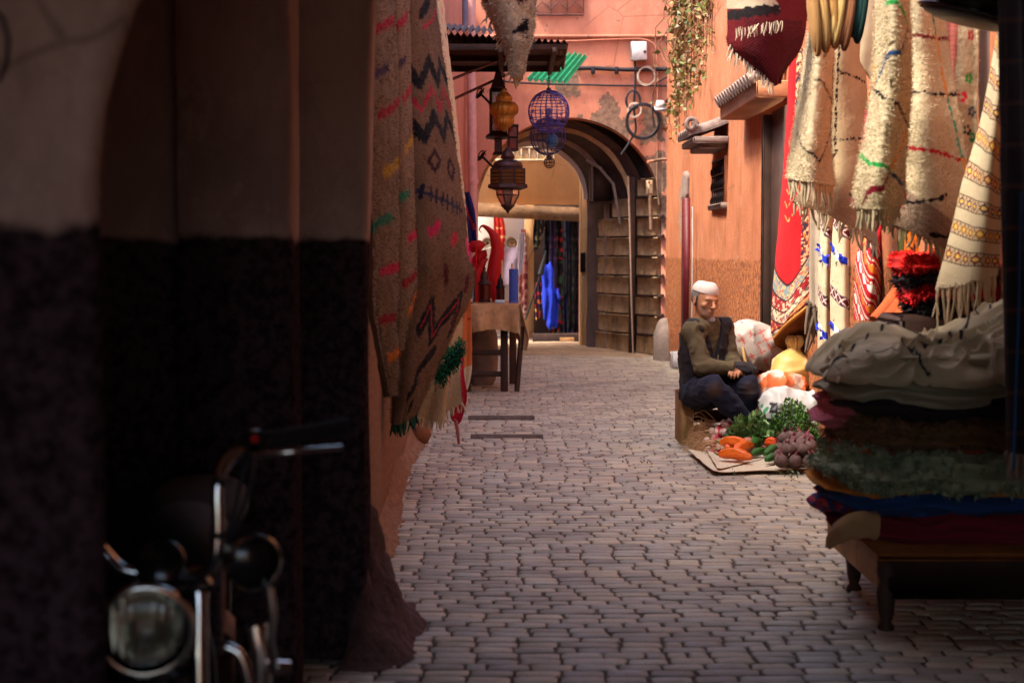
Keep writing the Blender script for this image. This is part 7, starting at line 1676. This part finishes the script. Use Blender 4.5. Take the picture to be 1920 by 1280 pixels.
for i, (x0, x1, yb, _) in enumerate(gar):
    D_ = 22.3 + .06 * (i % 4); y0 = 412 if i != 2 else 530
    far_cloth([[(x0 + 2, y0, D_), (x1 - 2, y0, D_)], [(x0, (y0 + yb) / 2, D_ - .05), (x1, (y0 + yb) / 2, D_ - .05)], [(x0 + rs_.uniform(-2, 3), yb, D_), (x1 - rs_.uniform(0, 4), yb - 6, D_)]], spots(pals[i][0][0], pals[i][1], .25, 18), labs[i], 26, 90, .03, 1.6, i, 'hanging_garment', 'garment', 'clothes hanging in the shop')
bl = thing('hooded_gown', P(1030, 615, 22.0), 'bright blue hooded gown hanging in front of the dark clothes', 'gown', None)
hoodc = P(1026, 510, 22.05); bodc = P(1030, 555, 22.05); low_ = P(1034, 605, 22.05)
def gown(p):
    d = ell(p, hoodc, (.085, .07, .13)); d = su(d, ell(p, bodc, (.11, .08, .24)), .08); d = su(d, cap(p, bodc, low_, .09, .085), .06)
    d = su(d, cap(p, bodc + np.array([.04, -.02, .12]), bodc + np.array([.14, -.04, -.02]), .04, .035), .03)
    return d - .016 * np.sin(p[..., 0] * 60 + 2 * vnoise(p, 5, 2)) - .008 * fbm(p, 12, 2)
sdf_obj('gown_body', gown, low_ - np.array([.25, .2, .14]), hoodc + np.array([.3, .25, .2]), .012, M('blue_cotton', S(24, 48, 168), .85, .15, 10, .3, 60, .004), bl)
m = MB(); m.tube([P(1024, 470, 21.8), P(1010, 525, 21.75), P(985, 600, 21.7)], .014, 7, S(30, 24, 26)); m.tube([P(1013, 515, 21.76), P(1022, 480, 21.8)], [.045, .02], 9, S(26, 22, 26)); o = m.build('furled_umbrella', MT['vc'], smooth=True); tag(o, 'black furled umbrella slanting before the clothes display', 'umbrella')
t_ = thing('crate', P(1063, 650, 21.5), 'small brown crate at the foot of the clothes display', 'crate'); q = P(1063, 641, 21.5)
m = MB()
for z_ in (-.05, .03): m.rbox(q + np.array([0, 0, z_]), (.20, .16, .065), .004)
m.build('slats', MT['wood'], t_); MB().rbox(q + np.array([0, 0, -.01]), (.17, .14, .13), .004).build('crate_body', MT['darkwood'], t_)

# ================================================================ details of the right house wall
wn = thing('barred_window', (1.9, 14.2, 1.9), 'small deep window with a twisted iron grille in the orange wall', 'window')
y0_, y1_ = 13.85, 14.65; z0_, z1_ = float(P(0, 382, 14.2)[2]), float(P(0, 300, 14.2)[2]); xw = rwx(14.2)
MB().bx(xw - .006, xw + .05, y0_, y1_, z0_, z1_).build('opening', MT['blackplastic'], wn)
m = MB()
for y_ in np.linspace(y0_, y1_, 7): m.tube([(xw - .02 - .012 * math.sin(w * 3), y_ + .02 * math.sin(w * 4), z0_ + (z1_ - z0_) * w / 6.283) for w in np.linspace(0, 6.283, 16)], .009, 5)
for z_ in np.linspace(z0_, z1_, 4): m.tube([(xw - .02, y0_, z_), (xw - .02, y1_, z_)], .009, 5)
m.build('grille', MT['iron'], wn)
m = MB(); m.rbox((xw - .01, (y0_ + y1_) / 2, z0_ - .025), (.09, y1_ - y0_ + .1, .05), .008); m.build('sill', MT['concrete'], wn)
m = MB()
for y_ in (y0_ - .02, y1_ + .02): m.rbox((xw - .005, y_, (z0_ + z1_) / 2), (.03, .04, z1_ - z0_ + .04), .006)
m.build('jamb', MT['rightwall'], wn)
tl = thing('tiled_canopy', (1.75, 14.2, 2.2), 'small grey tiled canopy with curled tiles projecting over the barred window', 'canopy')
zc = float(P(0, 272, 14.0)[2]); MT['tile'] = M('grey_roof_tile', S(134, 116, 108), .85, .35, 10, .6, 50, .006, dirt=(S(80, 70, 66), .6))
MB().rbox((1.76, 14.2, zc + .03), (.32, .95, .06), .012).build('slab', MT['tile'], tl); MB().rbox((1.79, 14.2, zc - .02), (.24, .8, .05), .012).build('corbel', MT['tile'], tl)
for k in range(6):
    y_ = 13.82 + .15 * k; m = MB(); a = np.linspace(0, math.pi, 10)
    rows = [[(x_, y_ + .075 * math.cos(w), z_ + .07 * math.sin(w)) for w in a] for x_, z_ in ((1.56, zc + .08), (1.72, zc + .12), (1.93, zc + .2))]
    R1 = np.array(rows); m.grid(R1); m.grid(R1 * 1 - np.array([0, 0, .014]), flip=True); m.grid(np.stack([R1[0], R1[0] - np.array([0, 0, .014])])); m.build('roof_tile', MT['tile'], tl, smooth=True)
m = MB(); m.tube([(1.58 + .05 * math.cos(w) * (1 - .08 * w), 13.74, zc + .16 + .06 * math.sin(w) * (1 - .08 * w)) for w in np.linspace(0, 7.5, 30)], .022, 8); m.build('scroll', MT['tile'], tl, smooth=True)
cn = thing('door_canopy', (1.8, 11.8, 2.2), 'plastered canopy with a ribbed tile edge above the doorway behind the red carpet', 'canopy'); zc2 = float(P(0, 193, 11.3)[2])
MB().rbox((1.83, 11.85, zc2 + .06), (.24, 1.9, .12), .01).build('soffit', MT['orange'], cn)
for k in range(13):
    m = MB(); y_ = 12.78 - .14 * k; m.tube([(1.68, y_, zc2 + .14), (1.80, y_, zc2 + .2), (1.95, y_, zc2 + .27)], .05, 8); m.build('roof_tile', MT['tile'], cn, smooth=True)
dr = thing('doorway', (1.93, 11.2, 0), 'dark brown door with a studded frame behind the red carpet', 'door')
xd = rwx(11.2)
MB().bx(xd - .03, xd + .04, 10.7, 11.45, 0, float(P(0, 205, 11.2)[2])).build('door_leaf', MT['darkwood'], dr)
m = MB(); m.rbox((xd - .05, 11.5, 1.15), (.08, .09, 2.3), .008); m.build('frame_post', MT['darkwood'], dr); m = MB(); m.rbox((xd - .04, 11.65, 1.1), (.04, .05, 2.2), .006); m.build('outer_trim', MT['orange'], dr)
d2 = thing('red_door', (1.9, 16.8, 0), 'narrow dark red door edge at the corner behind the man', 'door')
xd2 = rwx(16.6); zt = float(P(0, 372, 16.6)[2])
MB().bx(xd2 - .05, xd2 + .02, 16.45, 16.75, 0, zt).build('door_leaf', M('dark_red_paint', S(96, 26, 32), .5, .2, 10, .2), d2)
m = MB(); m.blob((xd2 - .015, 16.7, zt + .14), (.03, .17, .15), .02, 14, 3, pw=.45); m.build('lintel_patch', MT['concrete'], d2, smooth=True)
bt = MB(); bt.blob((1.9, 18.62, .06), (.2, .3, .42), .03, 6, 4, pw=.7); o = bt.build('stone_buttress', MT['concrete'], smooth=True); tag(o, 'rounded grey stone buttress at the foot of the salmon wall', 'buttress')
o = MB().rbox(G(1272, 690) + np.array([.02, .1, .09]), (.20, .2, .18), .015).build('plastic_tub', MT['greytin']); tag(o, 'white block standing on the ground at the wall corner', 'block')
o = MB().rbox(P(1293, 600, 15.9) * np.array([1, 1, 0]) + np.array([0.02, 0, .9]), (.012, .05, 1.7), .003).build('wall_rod', MT['greytin']); tag(o, 'thin pale rod down the wall by the red door', 'rod')
m = MB(); m.blob(P(1290, 262, 16.9), (.03, .03, .05)); o = m.build('wall_bell', MT['greytin'], smooth=True); tag(o, 'small white bell on the right wall near the vine', 'bell')

# ---- climbing vine
vn = thing('climbing_vine', (1.85, 16.5, 2.2), 'dry green and brown vine hanging down the corner of the right wall', 'vine')
m = MB(); lf = []; rs_ = np.random.RandomState(21)
for k in range(64):
    px = rs_.choice([rs_.uniform(1268, 1300), rs_.uniform(1290, 1362)]); D_ = float(np.interp(px, [1266, 1362], [18.0, 14.6])) + rs_.uniform(-.5, .1)
    yb = rs_.uniform(60, 265) if px < 1300 else rs_.uniform(10, 235) - (px - 1300) * rs_.uniform(.4, 1.4); yb = max(yb, 10)
    n_ = 18; ys_ = np.linspace(-70, yb, n_); xs_ = px + np.cumsum(rs_.normal(0, 6.5, n_))
    pth = np.array([P(x_, y_, D_) for x_, y_ in zip(xs_, ys_)]); pth[:, 0] = np.minimum(pth[:, 0], rwx(D_) - .03); pth[:, 1] += np.cumsum(rs_.normal(0, .01, n_))
    m.tube(pth, [.010, .007, .003], 4, np.array(S(132, 92, 64)) * rs_.uniform(.6, 1.2))
    for _ in range(int((yb + 70) * rs_.choice([.04, .1, .35]))): i = rs_.randint(n_ - 1); f = rs_.rand(); lf.append(pth[i] * (1 - f) + pth[i + 1] * f + rs_.normal(0, .035, 3))
m.build('stems', MT['vc'], vn); lf = np.array(lf); lf[:, 0] = np.minimum(lf[:, 0], np.array([rwx(y_) - .02 for y_ in lf[:, 1]]))
pal = np.array([S(120, 124, 60), S(150, 136, 70), S(90, 104, 50), S(160, 116, 76), S(130, 96, 60)])
m = MB(); m.cards(lf, .07 * rs_.uniform(.5, 1.3, len(lf)), pal[rs_.randint(0, 5, len(lf))] * rs_.uniform(.7, 1.2, (len(lf), 1)), .6, seed=5); m.build('foliage', MT['leaf'], vn)
# terracotta pots at the left wall foot, under the rugs
pt = thing('clay_pot', G(790, 826), 'round brown clay pot on the ground under the left rugs', 'pot'); c_ = G(788, 830)
m = MB(); m.lathe([(0, 0), (.05, 0), (.075, .05), (.07, .11), (.045, .15), (.05, .165), (.04, .16), (0, .12)], c_, 28, col=S(150, 96, 66)); m.build('pot_body', MT['earthy'], pt, smooth=True)
# ================================================================ motorcycle in the dark passage, facing the lane's near end
HC = P(273, 1180, 2.56); mx = float(HC[0]) + .02
mo = thing('motorcycle', (mx, 2.56, 0), 'black motorcycle with a round headlight and chrome handlebar parked in the dark passage', 'motorcycle')
RZ = .14; _c = np.array([mx, 2.56, 0.])
def PB(px, py, D): return (P(px, py, D) - _c) @ rotz(RZ) + _c      # the bike is built straight, then turned by RZ about its lamp
def facing(prof, c, n=40, yaw_=0.06, pitch_=.08, col=None):
    """lathe whose axis points to the camera side (-y)"""
    m = MB(); m.lathe(prof, (0, 0, 0), n, col=col); V = m.v[0]; V = V[:, [0, 2, 1]] * np.array([1, -1, 1]); m.v[0] = V @ (rotz(yaw_) @ rotx(pitch_)).T + np.asarray(c); return m
hl_ = facing([(0, -.12), (.03, -.118), (.06, -.09), (.074, -.03), (.077, 0.0), (.074, .004)], HC).build('headlight', MT['blackpaint'], mo, smooth=True)
facing([(.070, -.004), (.079, -.006), (.083, .004), (.079, .014), (.072, .012)], HC).build('rim', MT['chrome'], hl_, smooth=True)
MT['reflector'] = M('lamp_reflector', S(210, 208, 196), .22, .05, 9, 0, metal=1)
facing([(.0, -.05), (.012, -.05), (.03, -.042), (.055, -.02), (.072, .004)], HC).build('reflector', MT['reflector'], hl_, smooth=True)
facing([(0, -.046), (.011, -.044), (.012, -.02), (.007, -.010), (0, -.008)], HC).build('bulb', M('bulb_glass', S(220, 214, 190), .1, .05, 9, 0, spec=.8), hl_, smooth=True)
gm = NT('headlamp_lens'); gm.b.inputs['Base Color'].default_value = (*S(226, 224, 222), 1); gm.b.inputs['Transmission Weight'].default_value = 1.0; gm.b.inputs['Roughness'].default_value = .04
wv = gm.n('ShaderNodeTexWave', bands_direction='X'); wv.inputs['Scale'].default_value = 22; gm.put(wv.inputs['Vector'], gm.pos); gm.bump(wv.outputs['Fac'], .5, .003)
facing([(0, .024), (.03, .022), (.055, .016), (.073, .006), (.073, .003), (.05, .012), (0, .02)], HC).build('lens', gm.m, hl_, smooth=True)
# handlebar: stem, rise, grips
stem = PB(395, 1075, 2.74)
right = [PB(330, 1075, 2.76), PB(395, 1062, 2.74), PB(408, 1000, 2.74), PB(408, 910, 2.75), PB(425, 866, 2.77), PB(455, 840, 2.79), PB(495, 826, 2.82), PB(560, 815, 2.88), PB(650, 798, 2.98)]
path = cr1(np.array(right), 50); hb_ = MB(); hb_.tube(path[:40], .011, 14)
left = [PB(330, 1075, 2.76), PB(240, 1070, 2.74), PB(200, 1040, 2.74), PB(160, 980, 2.74), PB(120, 900, 2.75), PB(60, 850, 2.78), PB(-20, 830, 2.85)]
pl_ = cr1(np.array(left), 40); hb_.tube(pl_[:34], .011, 14); hb_o = hb_.build('handlebar', MT['chrome'], mo, smooth=True)
for k in (12, 19):
    m = MB(); c = path[k]; d = path[k + 1] - path[k]; d /= np.linalg.norm(d); m.tube([c - d * .006, c + d * .006], .0135, 12); m.build('cable_tie', MT['rubber'], hb_o)
m = MB(); m.tube(path[34:], .016, 14); m.build('grip', MT['rubber'], mo, smooth=True)
m = MB(); m.tube(pl_[30:], .016, 14); m.build('grip', MT['rubber'], mo, smooth=True)
sw = path[34]; m = MB(); m.rbox(sw, (.05, .05, .05), .012, rotz(.3)); m.build('switch_housing', MT['blackplastic'], mo)
m = MB(); m.blob(sw + np.array([.004, -.028, .012]), (.008, .006, .008), col=S(190, 30, 24)); m.build('red_button', MT['vc'], mo, smooth=True)
m = MB(); m.tube(cr1(np.array([sw + np.array([0, -.02, -.02]), PB(560, 845, 2.78), PB(640, 838, 2.86)]), 12), [.008, .006, .005], 8); m.build('brake_lever', MT['chrome'], mo, smooth=True)
m = MB(); m.tube(cr1(np.array([sw + np.array([0, 0, -.02]), PB(470, 900, 2.72), PB(445, 980, 2.7), PB(400, 1060, 2.72), PB(350, 1110, 2.66)]), 30), .005, 6); m.tube(cr1(np.array([sw, PB(455, 890, 2.8), PB(430, 990, 2.78), PB(380, 1080, 2.74)]), 30), .004, 6); m.build('control_cable', MT['cable'], mo, smooth=True)
# instrument, turn signal, yokes, forks
facing([(0, -.06), (.035, -.055), (.042, -.02), (.045, 0), (.04, .006), (0, .008)], PB(300, 1052, 2.74), pitch_=-.6).build('speedometer', MT['blackpaint'], mo, smooth=True)
ts = facing([(0, -.06), (.03, -.055), (.046, -.02), (.049, .01), (.046, .018), (0, .02)], PB(470, 1050, 2.7), yaw_=.35).build('horn', MT['blackpaint'], mo, smooth=True)
facing([(.046, .012), (.051, .014), (.0515, .02), (.046, .024)], PB(470, 1050, 2.7), yaw_=.35).build('trim_ring', MT['chrome'], ts, smooth=True)
for px in (372, 180): 
    a = PB(px, 1110, 2.70); m = MB(); m.tube([a, (a[0], a[1] - .02, .62), (a[0], a[1] - .04, .30)], [.017, .017, .02], 14); m.build('fork_leg', MT['chrome'], mo, smooth=True)
m = MB(); m.rbox(PB(280, 1100, 2.72), (.22, .06, .03), .01); m.build('yoke', MT['blackpaint'], mo)
m = MB(); m.tube([PB(505, 1100, 2.7), PB(512, 1150, 2.7), PB(506, 1200, 2.7), PB(515, 1262, 2.72)], .008, 10); m.tube([PB(505, 1100, 2.7), PB(482, 1080, 2.72)], .006, 8); m.tube([PB(515, 1248, 2.72), PB(540, 1250, 2.74)], .012, 10); m.build('brake_pipe', MT['chrome'], mo, smooth=True)
m = MB(); m.tube(cr1(np.array([PB(425, 1212, 2.66), PB(448, 1225, 2.66), PB(462, 1260, 2.66), PB(468, 1310, 2.66)]), 16), .009, 10); m.build('guard_bar', MT['chrome'], mo, smooth=True)
m = MB(); m.tube([PB(478, 1170, 2.75), PB(486, 1215, 2.75), PB(488, 1300, 2.75)], [.02, .024, .02], 14); m.build('shock_absorber', MT['chrome'], mo, smooth=True)
# tank, seat, engine, frame, wheels: reach back from the lamp
fy = 2.56
m = MB(); m.blob((mx, 3.25, .68), (.10, .25, .09), 0, 6, 1, 32, 22, R=rotx(-.08)); m.build('fuel_tank', MT['rubber'], mo, smooth=True)
m = MB(); m.blob((mx, 3.66, .70), (.12, .32, .05), .004, 8, 1, 28, 16, pw=.8); m.build('seat', MT['rubber'], mo, smooth=True)
m = MB(); m.rbox((mx, 3.2, .42), (.20, .26, .26), .04); 
for k in range(7): m.rbox((mx, 3.12, .52 + .022 * k), (.17, .17, .008), .003, rotx(.3))
m.build('engine', MT['copper'], mo)
m = MB()
for s_ in (-.06, .06): m.tube(cr1(np.array([(mx, 2.84, .72), (mx + s_, 2.9, .55), (mx + s_, 3.05, .3), (mx + s_, 3.45, .3), (mx + s_, 3.6, .58), (mx, 3.0, .7)]), 40), .014, 8)
m.tube([(mx + .06, 3.5, .34), (mx + .07, 3.86, .3)], .016, 8); m.tube([(mx - .06, 3.5, .34), (mx - .07, 3.86, .3)], .016, 8); m.build('frame', MT['blackpaint'], mo, smooth=True)
for y_, nm in ((2.66, 'front_wheel'), (3.88, 'rear_wheel')):
    c = np.array([mx, y_, .30]); rg = lambda r, k: [c + np.array([0, r * math.cos(a), r * math.sin(a)]) for a in np.linspace(0, 6.283, k)[:-1]]
    wo = MB().tube(rg(.225, 40), .012, 8, closed=True).build(nm, MT['chrome'], mo, smooth=True)
    MB().tube(rg(.262, 48), .038, 12, closed=True).build('tyre', MT['rubber'], wo, smooth=True)
    m = MB(); 
    for k in range(24): a = k * 6.283 / 24; m.tube([c + np.array([.02 * (-1) ** k, .02 * math.cos(a), .02 * math.sin(a)]), c + np.array([0, .222 * math.cos(a + .3), .222 * math.sin(a + .3)])], .0015, 4)
    m.build('spokes', MT['chrome'], wo); m = MB(); m.tube([c - np.array([.05, 0, 0]), c + np.array([.05, 0, 0])], .035, 16); m.build('hub', MT['chrome'], wo, smooth=True)
    m = MB(); V = np.array([[(mx + dx, y_ + .315 * math.cos(a), .28 + .315 * math.sin(a) + (.012 if abs(dx) < .03 else 0)) for dx in (-.055, -.03, .03, .055)] for a in np.linspace(.2, 2.7, 20)]); m.grid(V); m.grid(V * 1 - np.array([0, 0, .004]), flip=True); m.build('mudguard', MT['blackpaint'], mo, smooth=True)

mo.rotation_euler = (0, 0, RZ)
